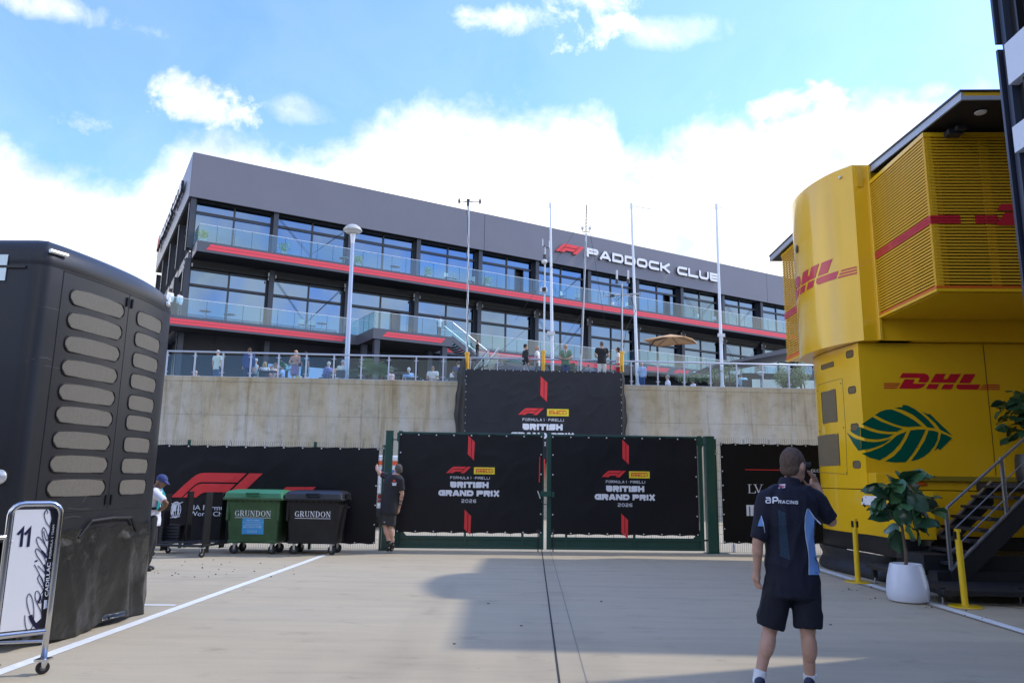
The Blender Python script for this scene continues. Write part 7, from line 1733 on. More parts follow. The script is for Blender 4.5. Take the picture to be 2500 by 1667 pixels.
person(gb_, 93, H2, gp_, 'man in black team shirt and shorts on tiptoe reaching towards the left fence banner', skin='fair', hair=(0.10, 0.09, 0.085), top=('black_tee', (0.020, 0.021, 0.026)), bottom=('charcoal', (0.035, 0.035, 0.038)), bkind='shorts',
       shoes=(0.03, 0.03, 0.03), sleeve=0.72, hairk='buzz', vox=0.0145, headyaw=28, extra=gate_extra)
# ---- steward by the trailer
sg_ = onz(352, 1392); sY = sg_[1]; H3 = float(ony(392, 1152, sY)[2])*1.06; k3 = H3/1.75
def Ms(a, b, dy=0.0): p = ony(a, b, sY+dy*k3); return (float(p[0]-sg_[0])/k3, dy, float(p[2])/k3)
# the figure faces +X here: local x is depth, so joints are given in world directions and turned
def turn(P, ang):
    c, s_ = math.cos(R(ang)), math.sin(R(ang)); return {k_: (v[0]*c-v[1]*s_, v[0]*s_+v[1]*c, v[2]) for k_, v in P.items()}
sp_ = dict(pelvis=Ms(371, 1262), chest=Ms(375, 1218), neck=Ms(380, 1188), head=Ms(394, 1175), shL=Ms(381, 1200, .17), shR=Ms(378, 1202, -.17), elL=Ms(398, 1228, .17), elR=Ms(406, 1228, -.19), wrL=Ms(403, 1236, .0), wrR=Ms(397, 1241, -.10), haL=Ms(398, 1240, -.02), haR=Ms(388, 1243, -.04),
           hiL=Ms(371, 1266, .08), hiR=Ms(370, 1266, -.08), knL=Ms(372, 1322, .09), knR=Ms(364, 1322, -.09), anL=Ms(356, 1377, .10), anR=Ms(350, 1382, -.10), toL=Ms(372, 1388, .11), toR=Ms(366, 1391, -.10))
def steward_extra(t, W, hp, shirt, k, RZ_, J):
    q = MB()
    v0 = W(J['chest']); 
    # teal bib over the shirt: broad strap over the shoulder, back panel and waist strap
    Mt = cloth('teal_bib', (0.0, 0.27, 0.30)); off = Vector((0, 0, 0))
    for s_ in (-1, 1):
        P = [W(lerp3(J['pelvis'], J['chest'], .55)), W(lerp3(J['pelvis'], J['chest'], 1.0)), W(lerp3(J['chest'], J['neck'], .6)), W(J['neck'])]
        y = s_*.085*k
        q = MB(); rows = []
        back_ = [(-.135, .06, .42), (-.140, .0, .75), (-.135, 0, 1.15), (-.10, 0, 1.60), (-.03, 0, 1.80), (.05, 0, 1.72), (.125, 0, 1.3), (.14, 0, .85), (.13, 0, .45)]
        for bx, _, f_ in back_:
            c_ = lerp3(J['pelvis'], J['chest'], min(f_, 1)) if f_ <= 1 else lerp3(J['chest'], J['neck'], min(1.12, (f_-1)*1.25))
            p = W(c_); rows.append([p+Vector((bx*k*1.02, y-.06*k, 0)), p+Vector((bx*k*1.10, y, 0)), p+Vector((bx*k*1.02, y+.06*k, 0))])
        q.loft(rows, cap=False, closed=False); part('bib', q, Mt, t, smooth=True, fix=False)
    c_ = W(lerp3(J['pelvis'], J['chest'], .5)); part('bib_strap', MB().loft([[c_+Vector((.158*k*math.cos(R(a)), .175*k*math.sin(R(a)), dz)) for a in range(0, 360, 20)] for dz in (-.02, .02)], cap=False), M_dark, t)
    b_ = W(J['pelvis'])+Vector((-.02*k, -.17*k, .02)); part('belt_pouch', MB().box(WORLD, b_.x-.045, b_.x+.06, b_.y-.04, b_.y, b_.z-.09, b_.z+.03), mat('pouch_blue', (0.10, 0.35, 0.65), 0.5), t, bevel=0.01); part('pouch_flap', MB().box(WORLD, b_.x-.05, b_.x+.065, b_.y-.046, b_.y-.0, b_.z+.032, b_.z+.06), M_signwhite, t)
person(sg_, 0, H3, turn(sp_, 90), 'steward in blue cap, white shirt and teal bib looking down beside the black trailer', skin='brown', hair=(0.01, 0.01, 0.01), top=('white_shirt', (0.72, 0.73, 0.80)), bottom=('black_trousers', (0.022, 0.022, 0.024)), bkind='trousers',
       shoes=(0.025, 0.025, 0.025), sleeve=0.80, cap=(0.045, 0.065, 0.19), vox=0.0145, headyaw=0, headpitch=-28, extra=steward_extra)
# ---- people on the terrace and balconies
G_T = 'guests on the terrace behind the glass railing'
arms_fold = dict(elL=(-.25, .10, 1.14), elR=(.25, .10, 1.14), wrL=(-.08, .27, 1.06), wrR=(.08, .27, 1.06), haL=(0.02, .30, 1.05), haR=(-.02, .31, 1.05))
arms_table = dict(elL=(-.25, .05, .72), elR=(.25, .05, .72), wrL=(-.12, .28, .70), wrR=(.12, .28, .70), haL=(-.05, .34, .70), haR=(.05, .34, .70))
S_ = sit(BASE); SA = dict(S_); SA.update(arms_table)
lean = dict(SA); lean.update(chest=(0, .08, .86), neck=(0, .22, 1.0), head=(0, .32, 1.10), shL=(-.19, .20, .96), shR=(.19, .20, .96))
def stand(px_, py_, H, dirn, label, **kw):
    loc = on_ground(px_, py_, H+0.0); person(loc, dirn, H, kw.pop('pose', None), label, group=G_T, vox=kw.pop('vox', .027), **kw)
def seat(px_, py_, dirn, label, lift=0.0, chair=True, **kw):
    H = 1.75; loc = on_ground(px_, py_, 1.30+lift, ZT-0.01+0.0); pose = kw.pop('pose', SA)
    person((loc[0], loc[1], ZT-0.01+lift), dirn, H, pose, label, group=G_T, vox=.027, **kw)
    if chair:
        c = thing('chair', (loc[0], loc[1], ZT-0.01+lift), 'terrace chair under the seated guest: '+label.split(' seated')[0][:40], 'chair', 'chairs on the terrace'); a = R(dirn-90)
        F_ = Fr((loc[0], loc[1], ZT-0.01+lift), dirn-90)
        part('seat', MB().box(F_, -.22, .22, -.2, .22, .40, .43), M_frame, c); part('backrest', MB().box(F_, -.21, .21, -.26, -.23, .5, .85), M_frame, c)
        for sx in (-.2, .2):
            for sy in (-.2, .2): part('leg', MB().box(F_, sx-.012, sx+.012, sy-.012, sy+.012, 0, .40), M_frame, c)
stand(533, 855, 1.70, 75, 'white-haired guest in pale shirt standing second post from the trailer', hair=(.6, .58, .52), top=('pale_green', (.55, .60, .50)), bottom=('jeans', (.06, .09, .17)), hairk='short')
stand(610, 850, 1.80, 110, 'brown-haired man in navy shirt standing left of the seated group', hair=(.12, .07, .04), top=('navy_shirt', (.03, .05, .16)), sleeve=1.5)
stand(723, 855, 1.68, 265, 'blonde woman in sunglasses, tan blouse and patterned skirt facing the yard', hair=(.55, .38, .16), hairk='long', top=('tan_blouse', (.42, .24, .16)), bottom=('pattern', (.22, .15, .25)), bkind='skirt', sleeve=1.5, glasses=True, female=True, pose=dict(arms_fold))
stand(747, 858, 1.66, 60, 'dark-haired woman in dark teal dress standing beside the blonde woman', hair=(.03, .015, .012), hairk='long', top=('teal_dress', (.015, .07, .10)), bottom=('teal_dress', (.015, .07, .10)), bkind='skirt', female=True)
stand(1283, 840, 1.74, 20, 'young man in black and white striped jacket talking by the masts', hair=(.04, .025, .02), top=('black_jacket', (.02, .02, .022)), bottom=('grey_trousers', (.30, .30, .31)), sleeve=1.5)
stand(1312, 844, 1.73, 170, 'bald man in white T-shirt talking beside the young man', hairk='bald', top=('white_tee', (.78, .79, .80)), bottom=('blue_jeans', (.05, .08, .16)), skin='tan', pose=dict(elR=(.25, .08, 1.14), wrR=(.2, .30, 1.10), haR=(.18, .38, 1.11)))
def lanyard(t, W, hp, shirt, k, RZ_, J): part('lanyard', MB().path([W((-.05, .10, 1.45)), W((-.03, .135, 1.30)), W((0, .15, 1.18)), W((.03, .135, 1.30)), W((.05, .10, 1.45))], .006, 5), M_signwhite, t)
stand(1381, 840, 1.76, 262, 'grey-haired man in green T-shirt leaning with folded arms on the railing', hair=(.35, .33, .32), hairk='thin', skin='tan', top=('green_tee', (.13, .22, .15)), bottom=('blue_trousers', (.07, .10, .18)), pose=dict(arms_fold), extra=lanyard, width=1.08, headpitch=-14)
stand(1469, 834, 1.82, 95, 'man in black shirt seen from behind near the microphone mast', hair=(.12, .11, .10), skin='tan', top=('black_shirt', (.012, .012, .014)), bottom=('pale_shorts', (.55, .56, .54)), bkind='trousers', pose=dict(elL=(-.26, .0, 1.16), elR=(.26, .0, 1.16), wrL=(-.14, .2, 1.1), wrR=(.14, .2, 1.1), haL=(-.06, .24, 1.1), haR=(.06, .24, 1.1)), width=1.08)
stand(1509, 848, 1.66, 170, 'dark-haired woman in white top and red trousers beside the yellow mast foot', hair=(.03, .015, .012), hairk='long', glasses=True, top=('white_top', (.72, .72, .72)), bottom=('red_trousers', (.45, .03, .05)), female=True, pose=dict(elR=(.22, .05, 1.13), wrR=(.16, .25, 1.1), haR=(.14, .33, 1.12)))
stand(1567, 885, 1.30, 262, 'grey-haired man in light blue shirt looking at his phone right of the wall banner', hair=(.45, .43, .42), top=('sky_shirt', (.30, .42, .66)), bottom=('blue_jeans2', (.05, .09, .22)), sleeve=1.5, pose=dict(elR=(.24, .08, 1.14), wrR=(.10, .26, 1.24), haR=(.04, .30, 1.30)))
seat(479, 907, 265, 'bald pink-faced guest seated low at the far left of the railing', lift=-.25, hairk='bald', skin='fair', top=('cream', (.6, .55, .5)))
seat(625, 878, 200, 'guest in pale grey cap seated behind the group', lift=.12, cap=(.55, .58, .60), top=('grey_tee', (.35, .38, .42)))
seat(627, 893, 20, 'bald guest in sunglasses seated at the left of the group table', hairk='bald', skin='tan', glasses=True, top=('green_mint', (.25, .55, .38)))
seat(647, 886, 95, 'guest with long blonde hair seated with her back to the railing', hair=(.50, .34, .17), hairk='long', female=True, top=('white_blouse', (.72, .72, .70)))
seat(661, 895, 255, 'woman in sunglasses and white top seated in the middle of the group', hair=(.20, .10, .05), hairk='long', glasses=True, female=True, top=('white_top2', (.75, .75, .74)))
seat(672, 889, 160, 'woman with light brown hair and bare arms seated in the group', hair=(.28, .16, .09), hairk='long', female=True, top=('pale_pink', (.62, .45, .42)))
seat(689, 893, 180, 'guest in light blue shirt seated at the right end of the group', hair=(.06, .04, .03), top=('light_blue', (.25, .36, .60)))
seat(803, 886, 150, 'white-haired guest in purple-blue cardigan seated right of the two standing women', hair=(.66, .64, .60), top=('violet', (.14, .16, .36)), sleeve=1.5)
seat(820, 902, 250, 'child in white T-shirt seated between two older guests', lift=-.1, hair=(.4, .3, .2), top=('child_white', (.75, .76, .78)))
seat(837, 882, 85, 'guest in grey cap and pale green shirt seated by the lamp post', cap=(.40, .42, .44), top=('mint_shirt', (.58, .64, .55)), sleeve=1.5)
seat(956, 900, 340, 'white-haired woman in pink and white top seated right of the palm', hair=(.72, .70, .66), female=True, top=('pink_white', (.70, .50, .52)))
seat(998, 900, 120, 'white-haired man in light blue shirt seated facing the pink-topped woman', hair=(.72, .70, .66), top=('blue_shirt2', (.26, .42, .68)), width=1.12)
seat(1057, 896, 268, 'dark-haired man in sunglasses and striped shirt seated facing the yard', hair=(.03, .02, .015), glasses=True, skin='tan', top=('stripe', (.60, .60, .56)), width=1.1)
seat(1119, 884, 100, 'dark-haired guest in navy top half hidden by the left banner drape', hair=(.03, .02, .015), top=('navy2', (.03, .05, .15)), lift=.1)
seat(1110, 900, 60, 'guest in white shirt seated next to the left banner drape', hair=(.10, .08, .06), top=('white3', (.75, .76, .80)), lift=-.08)
seat(1630, 918, 165, 'grey-haired guest in white shirt seated behind the railing near the hedge', hair=(.30, .28, .26), top=('white4', (.74, .72, .76)), lift=-.3)
seat(1691, 927, 190, 'small guest in white seated low in front of the hedge', hair=(.08, .04, .03), top=('white5', (.75, .75, .78)), lift=-.42, skin='tan')
seat(1815, 906, 100, 'hunched guest in pale teal shirt seated with his back to the yard', hair=(.10, .12, .18), top=('teal_pale', (.22, .40, .50)), sleeve=1.5, pose=lean, width=1.15, lift=-.05)
def onbal(px_, py_, H, z0): p = onz(px_, py_, z0+H); return (p[0], p[1], z0)
G_B = 'people on the balcony level'
person(onbal(417, 705, 1.78, ZL1), 150, 1.78, None, 'man in white shirt at the left end of the lower balcony', hair=(.05, .03, .02), skin='brown', top=('waiter_white', (.78, .79, .84)), bottom=('black_t', (.03, .03, .04)), sleeve=1.5, vox=.030, group=G_B)
person(onbal(441, 712, 1.75, ZL1), 160, 1.75, None, 'second man in pale shirt just right of the first on the lower balcony', hair=(.02, .015, .012), skin='brown', top=('waiter_pale', (.68, .70, .80)), bottom=('grey_t', (.10, .10, .12)), sleeve=1.5, vox=.030, group=G_B)
pq = BU.w(BU.at(1073, 770, TL+0.9)[0], TL+0.9, ZL1)
person(pq, 300, 1.72, dict(elR=(.24, .06, 1.13), wrR=(.22, .26, 1.06), haR=(.2, .34, 1.04)), 'bald man in white shirt standing on the landing at the top of the stairs', hairk='bald', skin='dark', top=('white6', (.74, .75, .80)), bottom=('navy_t', (.04, .05, .09)), vox=.030, group=G_B)
pq = BU.w(BU.at(1166, 825, TL-0.5)[0], TL-0.5, zM)
person((pq[0], pq[1], zM), 20, 1.70, dict(arms_fold), 'young man in black T-shirt with a cream jacket over his arm on the stairs', hair=(.04, .025, .02), top=('black_tee2', (.02, .02, .022)), bottom=('grey_t2', (.10, .11, .13)), vox=.030, group=G_B)
# ================================================================== masts, flagpoles, lamp, umbrella, plants, furniture on the terrace
M_pole = mat('white_pole_paint', (0.66, 0.70, 0.76), 0.35, 0.2, noise=(3, 0.04)); M_mast = mat('aluminium_mast', (0.45, 0.47, 0.50), 0.35, 0.6); M_sleeve = mat('yellow_sleeve', (0.75, 0.40, 0.02), 0.5)
M_dev = mat('white_device', (0.62, 0.64, 0.66), 0.5)
def px3(a, b, Y): p = ony(a, b, Y); return Vector((float(p[0]), float(p[1]), float(p[2])))
def flagpole(top, low, Y, arm, label):
    T_ = px3(*top, Y); B_ = px3(*low, Y); d = (B_-T_)/(T_.z-B_.z); base = T_+d*(T_.z-ZT); t = thing('flagpole', tuple(base), label, 'flagpole', 'three white flagpoles on the terrace')
    part('pole', MB().tube(base, T_, 0.085, 14, 0.045), M_pole, t, smooth=50)
    part('arm', MB().tube(T_+Vector((0, 0, -.05)), px3(*arm, Y), 0.012, 6), M_pole, t); part('cap', MB().tube(T_+Vector((0, 0, -.2)), T_+Vector((0, 0, .06)), 0.06, 10), M_pole, t, smooth=50)
    part('collar', MB().tube(base, base+Vector((0, 0, .3)), 0.11, 14), M_pole, t, smooth=50)
    return t, base, T_
t1_, b1_, _ = flagpole((1343.5, 498), (1348, 868), 34.2, (1408, 506), 'white flagpole left of the red emblem, its arm pointing right')
m_ = px3(1346, 814, 34.1); part('halyard_box', MB().box(WORLD, m_.x-.20, m_.x+.16, m_.y-.1, m_.y-.05, m_.z-.09, m_.z+.09), M_dev, t1_, bevel=.01)
flagpole((1541.5, 500), (1554, 868), 34.2, (1590, 511), 'white flagpole crossing the word PADDOCK')
t3_, b3_, _ = flagpole((1749, 501), (1761, 868), 34.2, (1786, 517), 'white flagpole at the last letter of the rooftop sign')
m_ = px3(1760, 819, 34.05); part('halyard_box', MB().box(WORLD, m_.x-.17, m_.x+.17, m_.y-.1, m_.y-.05, m_.z-.08, m_.z+.08).box(WORLD, m_.x-.05, m_.x+.07, m_.y-.1, m_.y-.05, m_.z-.3, m_.z-.09), M_dev, t3_, bevel=.01)
# street lamp with saucer head
Y = 35.0; T_ = px3(861, 590, Y); B_ = px3(848, 862, Y); d = (B_-T_)/(T_.z-B_.z); base = T_+d*(T_.z-ZT)
lt = thing('street_lamp', tuple(base), 'tall pale street lamp with a round saucer head on the terrace', 'street lamp')
part('pole', MB().tube(base, T_, 0.125, 16, 0.085), mat('lamp_pole_paint', (0.38, 0.45, 0.60), 0.35, 0.3), lt, smooth=50)
part('neck', MB().lathe(T_, [(0.085, -0.1), (0.095, 0.0), (0.13, 0.32), (0.17, 0.45), (0.19, 0.52)], 18), M_pole, lt, smooth=50)
hc = px3(861, 563, Y); part('shade', MB().lathe(hc, [(0.06, -0.18), (0.20, -0.17), (0.44, -0.03), (0.46, 0.0), (0.45, 0.03), (0.36, 0.16), (0.22, 0.26), (0.05, 0.30), (0.001, 0.30)], 28), mat('lamp_shade_grey', (0.50, 0.50, 0.48), 0.5, noise=(8, 0.1)), lt, smooth=40)
part('lamp_glass', MB().lathe(hc, [(0.07, -0.19), (0.2, -0.185), (0.38, -0.075), (0.07, -0.1)], 24), mat('frosted_glass', (0.45, 0.43, 0.40), 0.3), lt, smooth=True)
# low mushroom lamp behind the hunched guest
p_ = px3(1857, 911, 36); lt = thing('bollard_lamp', (p_.x, p_.y, ZT), 'small grey mushroom lamp between the hedges', 'lamp')
part('shade', MB().lathe(p_, [(0.03, -0.12), (0.10, -0.05), (0.20, 0.0), (0.205, 0.015), (0.12, 0.08), (0.001, 0.10)], 18), mat('lamp_shade_grey', (0, 0, 0)), lt, smooth=40); part('pole', MB().tube((p_.x, p_.y, ZT), p_+Vector((0, 0, -.1)), 0.03, 8), M_frame, lt)
def mast(name, top, low, Y, label, r=0.045, sleeve=None):
    T_ = px3(*top, Y); B_ = px3(*low, Y); d = (B_-T_)/(T_.z-B_.z); zb = B_.z; t = thing(name, tuple(B_), label, 'mast', 'instrument masts fixed to the terrace railing')
    part('pole', MB().tube(B_, T_, r, 10, r*.75), M_mast, t, smooth=50)
    if sleeve: part('sleeve', MB().tube(px3(*sleeve[1], Y), px3(*sleeve[0], Y), r*1.9, 12), M_sleeve, t, smooth=50); part('clamp', MB().tube(px3(*sleeve[0], Y)-Vector((0, 0, .05)), px3(*sleeve[0], Y)+Vector((0, 0, .03)), r*2.3, 12), M_sleeve, t)
    return t
YM = 31.85
t = mast('anemometer_mast', (1144.5, 496), (1139.5, 905), YM, 'tall thin mast with two small propeller sensors on a crossbar, yellow foot', 0.05, ((1140.5, 862), (1140, 905)))
cb = px3(1143, 492, YM); lb = px3(1121, 492, YM); rb = px3(1172, 493, YM)
part('crossbar', MB().tube(lb, rb, 0.018, 6), M_mast, t); part('head', MB().tube(cb-Vector((0, 0, .2)), cb+Vector((0, 0, .1)), 0.06, 8).box(WORLD, cb.x-.07, cb.x+.07, cb.y-.05, cb.y+.05, cb.z+.02, cb.z+.1), M_frame, t)
for c in (lb, rb):
    part('sensor', MB().lathe(c+Vector((0, 0, -.10)), [(0.02, 0), (0.045, .05), (0.05, .16), (0.015, .26)], 10), M_frame, t, smooth=True); part('sensor_bracket', MB().path([c+Vector((0, 0, -.08)), c+(cb-c)*.15+Vector((0, 0, -.17)), c+(cb-c)*.6+Vector((0, 0, -.05)), cb], .010, 5), M_frame, t)
q = MB(); pts_ = [px3(1142-3*math.sin(i*1.1)*(i % 2), 500+i*17, YM-.05) for i in range(22)]; part('cable', MB().path(pts_, 0.014, 5), M_black, t)
t = mast('weather_mast', (1331, 604), (1327, 905), YM, 'short mast with white instrument boxes and two small aerials left of the first flagpole', 0.045, ((1326.5, 858), (1326, 905)))
part('rain_cap', MB().tube(px3(1329.5, 634, YM), px3(1329.5, 622, YM), .075, 10).tube(px3(1329.5, 640, YM), px3(1329.5, 634, YM), .05, 10), M_frame, t)
part('instrument_box', MB().ell(px3(1329, 639, YM-.05), (.13, .12, .11), None, 14, 8), M_dev, t, smooth=True); c = px3(1327.5, 708, YM-.06); part('control_box', MB().box(WORLD, c.x-.15, c.x+.15, c.y-.1, c.y+.1, c.z-.12, c.z+.12), M_dev, t, bevel=.04); part('screen', MB().box(WORLD, c.x-.07, c.x+.09, c.y-.115, c.y-.102, c.z-.09, c.z+.09), M_black, t)
for a, b in ((1325, 588), (1341, 592)): part('aerial', MB().tube(px3(a, b+14, YM), px3(a, b-4, YM), .022, 6), M_dev, t); part('aerial_bracket', MB().tube(px3(a, b+14, YM), px3(1331, b+12, YM), .02, 6), M_frame, t)
t = mast('antenna_mast', (1431, 570), (1418, 905), YM, 'slender leaning mast with a lattice tip and two white boxes beside the sign', 0.05)
T_ = px3(1432.5, 500, YM); B2 = px3(1430.5, 566, YM)
for dx in (-.035, .035): part('lattice_rod', MB().tube(B2+Vector((dx, 0, 0)), T_+Vector((dx*.3, 0, 0)), .012, 5), M_frame, t)
for i in range(7): a = B2.lerp(T_, i/8); b = B2.lerp(T_, (i+1)/8); part('lattice_brace', MB().tube(a+Vector((-.035, 0, 0)), b+Vector((.03, 0, 0)), .008, 4), M_frame, t)
for a, b in ((1422, 557), (1440, 557)): c = px3(a, b, YM); part('box_aerial', MB().box(WORLD, c.x-.055, c.x+.055, c.y-.05, c.y+.05, c.z-.06, c.z+.06), M_dev, t, bevel=.01); part('bracket', MB().path([c+Vector((0, 0, -.06)), c+Vector((0, 0, -.16)), px3(1430.5, 567, YM)], .014, 5), M_frame, t)
for (a, b) in (((1429, 524), (1352, 645)), ((1352, 645), (1258, 782)), ((1436, 540), (1453, 640)), ((1453, 640), (1478, 800))): part('guy_wire', MB().tube(px3(*a, YM), px3(*b, YM+1), .008, 4), M_frame, t)
for (a, b) in (((1424, 760), (1355, 858)), ((1300, 790), (1166, 905))): part('guy_wire', MB().tube(px3(*a, YM), px3(*b, YM-.2), .008, 4), M_frame, t)
part('cable', MB().path([px3(1430-i*1.1+.8*math.sin(i), 590+i*25, YM-.06) for i in range(12)], .012, 5), M_black, t)
t = mast('radio_mast', (1519, 692), (1518, 905), YM, 'radio mast with a wide crossbar of aerials above the right edge of the wall banner', 0.045, ((1518.5, 860), (1518, 908)))
part('crossbar', MB().tube(px3(1473, 723, YM), px3(1563, 717, YM), .035, 8), M_mast, t, smooth=50); part('upper_bar', MB().tube(px3(1503, 690, YM), px3(1538, 688, YM), .022, 8), M_mast, t)
for a in (1506, 1533.5): part('aerial', MB().tube(px3(a, 688, YM), px3(a, 660, YM), .045, 10), M_dev, t, smooth=50); part('aerial_clamp', MB().tube(px3(a, 692, YM), px3(a, 682, YM), .065, 8), M_frame, t)
for a, h_ in ((1474, 8), (1532, 22), (1563, 14), (1506, -10)): part('whip', MB().tube(px3(a, 720, YM), px3(a, 720-h_, YM), .014, 5), M_frame, t)
c = px3(1494, 722, YM); part('camera_head', MB().box(WORLD, c.x-.08, c.x+.1, c.y-.06, c.y+.06, c.z-.05, c.z+.05), M_frame, t); part('hanging_sensor', MB().ell(px3(1496, 742, YM), (.07, .07, .09), None, 8, 6), M_dev, t)
for pts_ in ([(1516, 725), (1505, 735), (1500, 728)], [(1519, 700), (1516, 740), (1517, 800), (1516, 860)], [(1540, 722), (1552, 760), (1530, 800), (1522, 850)]): part('cable', MB().path([px3(a, b, YM-.05) for a, b in pts_], .012, 5), M_black, t)
# thin tripod pole at the railing and dark bicycle-like winch beside the woman
for (a, b, lab, h0_) in ((1180, 880, 'short black post behind the banner left of the black tents', 905), (1490, 856, 'short dark stand by the woman in red trousers', 905)):
    A_ = px3(a, b, 33); t = thing('stand', (A_.x, A_.y, ZT), lab, 'stand'); part('pole', MB().tube((A_.x, A_.y, ZT), A_, .03, 6), M_black, t); part('knob', MB().ell(A_, (.05, .05, .07), None, 6, 4), M_black, t)
# ---- cantilever umbrella
uc = px3(1637, 826, 44.0); t = thing('umbrella', (uc.x, uc.y, ZL1-0.0), 'square tan cantilever umbrella on the lower balcony', 'umbrella')
q = MB(); Ru = 1.75; rim_ = []
q_ap = uc+Vector((0, 0, .25))
for i in range(8): a = R(45*i+15); rr_ = Ru*(1.0 if i % 2 == 0 else .76); rim_.append(uc+Vector((rr_*math.cos(a), rr_*math.sin(a), -.18 if i % 2 == 0 else -.12)))
for i in range(8): q.face([q_ap, rim_[i], rim_[(i+1) % 8]])
for i in range(8): a_, b_ = rim_[i], rim_[(i+1) % 8]; q.face([a_, a_-Vector((0, 0, .05)), b_-Vector((0, 0, .05)), b_])
part('canopy', q, cloth('tan_canopy', (0.62, 0.36, 0.17)), t)
for i in range(8): part('rib', MB().tube(q_ap-Vector((0, 0, .05)), rim_[i]-Vector((0, 0, .02)), .014, 5), M_frame, t)
part('boom', MB().path([q_ap-Vector((0, 0, .12)), q_ap+Vector((-.9, .3, -.35)), q_ap+Vector((-1.15, .4, -.7))], .04, 6), M_frame, t); pp = q_ap+Vector((-1.15, .4, -.6)); part('pole', MB().tube((pp.x, pp.y, 9.2), pp, .05, 8), M_frame, t)
# ---- plants
M_h = [mat('hedge_leaf_%d' % i, c_, 0.6) for i, c_ in enumerate(((0.05, 0.10, 0.035), (0.10, 0.17, 0.05), (0.20, 0.26, 0.09)))]
def bush(name, boxes, label, cat, seed, n, size=0.05, mats_=None, stems=3, group=None):
    """crown of many small leaf faces spread through several volumes, over real stems"""
    rnd = random.Random(seed); q = MB(); c0 = boxes[0][0]
    t = thing(name, (c0[0], c0[1], ZT), label, cat, group)
    for i in range(n):
        (c, r) = boxes[rnd.randrange(len(boxes))]
        while True:
            v = Vector((rnd.uniform(-1, 1), rnd.uniform(-1, 1), rnd.uniform(-1, 1)))
            if 0.35 < v.length < 1.0: break
        v *= (0.75+0.35*mnoise.noise(v*2.5+Vector((seed, 0, 0))))+0.1
        p = Vector(c)+Vector((v.x*r[0], v.y*r[1], v.z*r[2])); a = Vector((rnd.gauss(0, 1), rnd.gauss(0, 1), rnd.gauss(0, .6))).normalized(); b = a.orthogonal().normalized(); s_ = size*rnd.uniform(.6, 1.3)
        q.cur = rnd.choices((0, 1, 2), (.4, .4, .2))[0]; q.face([p-a*s_, p+b*s_*.5, p+a*s_, p-b*s_*.5])
    part('foliage', q, mats_ or M_h, t, fix=False)
    for k in range(stems):
        (c, r) = boxes[k % len(boxes)]; part('stem', MB().path([(c[0]+.1*k, c[1], ZT), (c[0]+.05*k, c[1], (ZT+c[2])/2), (c[0], c[1], c[2]+r[2]*.3)], .025, 6), mat('bark_brown', (0.10, 0.07, 0.05), 0.9), t)
    return t
def vol(a, b, Y, rx, ry, rz): p = px3(a, b, Y); return ((p.x, p.y, p.z), (rx, ry, rz))
bush('hedge', [vol(x, 923, 34.5, .35, .4, .26) for x in range(1665, 1800, 16)], 'low dense green hedge behind the railing, under the lettered red band', 'hedge', 1, 2600, .035)
bush('shrub', [vol(1780, 897, 34.3, .34, .35, .42), vol(1765, 905, 34.3, .3, .3, .3), vol(1742, 908, 34.4, .3, .3, .2)], 'loose pale shrub rising from the right end of the low hedge', 'shrub', 2, 900, .04)
for (x, y, r, z, s, lab) in ((1912, 915, .42, .62, 3, 'rounded pale green shrub, left of the pair beside the yellow unit'), (1955, 910, .48, .75, 4, 'taller pale green shrub touching the edge of the yellow unit'), (1935, 932, .5, .3, 5, 'darker low shrub in front of the pale pair beside the yellow unit')):
    bush('shrub', [vol(x, y, 34.2, r, .4, z), vol(x-6, y+8, 34.2, r*.9, .4, z*.8)], lab, 'shrub', s, 1500, .04, [M_h[1], M_h[2], mat('hedge_leaf_pale', (0.30, 0.36, 0.17), 0.6)] if s != 5 else None, group='shrubs by the yellow unit')
def palm(a, b, Y, label, n=22, L_=1.3, seed=1):
    c = px3(a, b, Y); t = thing('palm', (c.x, c.y, ZT), label, 'palm'); rnd = random.Random(seed); mp_ = mat('palm_leaf', (0.10, 0.20, 0.10), 0.5)
    part('trunk', MB().tube((c.x, c.y, ZT), c, .07, 8), mat('bark_brown', (0, 0, 0)), t)
    for i in range(n):
        az = rnd.uniform(0, 360); el = rnd.uniform(5, 75); d = Vector((math.cos(R(az))*math.cos(R(el)), math.sin(R(az))*math.cos(R(el)), math.sin(R(el)))); q = MB(); P = [c+d*L_*f+Vector((0, 0, -.45*L_*f*f)) for f in (0, .25, .5, .75, 1)]
        q.path(P, .012, 4, rs=[.014, .011, .009, .006, .003]); side = d.cross(Vector((0, 0, 1))).normalized()
        for j in range(1, 14):
            f = .2+.8*j/14; p = c+d*L_*f+Vector((0, 0, -.45*L_*f*f)); w = .28*L_*math.sin(math.pi*(f*.85+.1))
            for sg in (-1, 1): tip = p+side*sg*w*.8+d*w*.55+Vector((0, 0, -.10*w)); q.face([p, p+d*.035, tip, tip-d*.01])
        part('frond', q, mp_, t, fix=False)
palm(905, 915, 34.6, 'spreading green palm behind the railing between the lamp post and the white-haired pair', 26, 1.35, 3)
palm(930, 918, 34.9, 'second palm crown just right of the first behind the railing', 18, 1.1, 6)
palm(700, 905, 35.2, 'small yellow-green palm behind the blonde woman', 14, .9, 9)
palm(1405, 902, 34.5, 'spiky grey-green plant beside the man in the green T-shirt', 16, .6, 11)
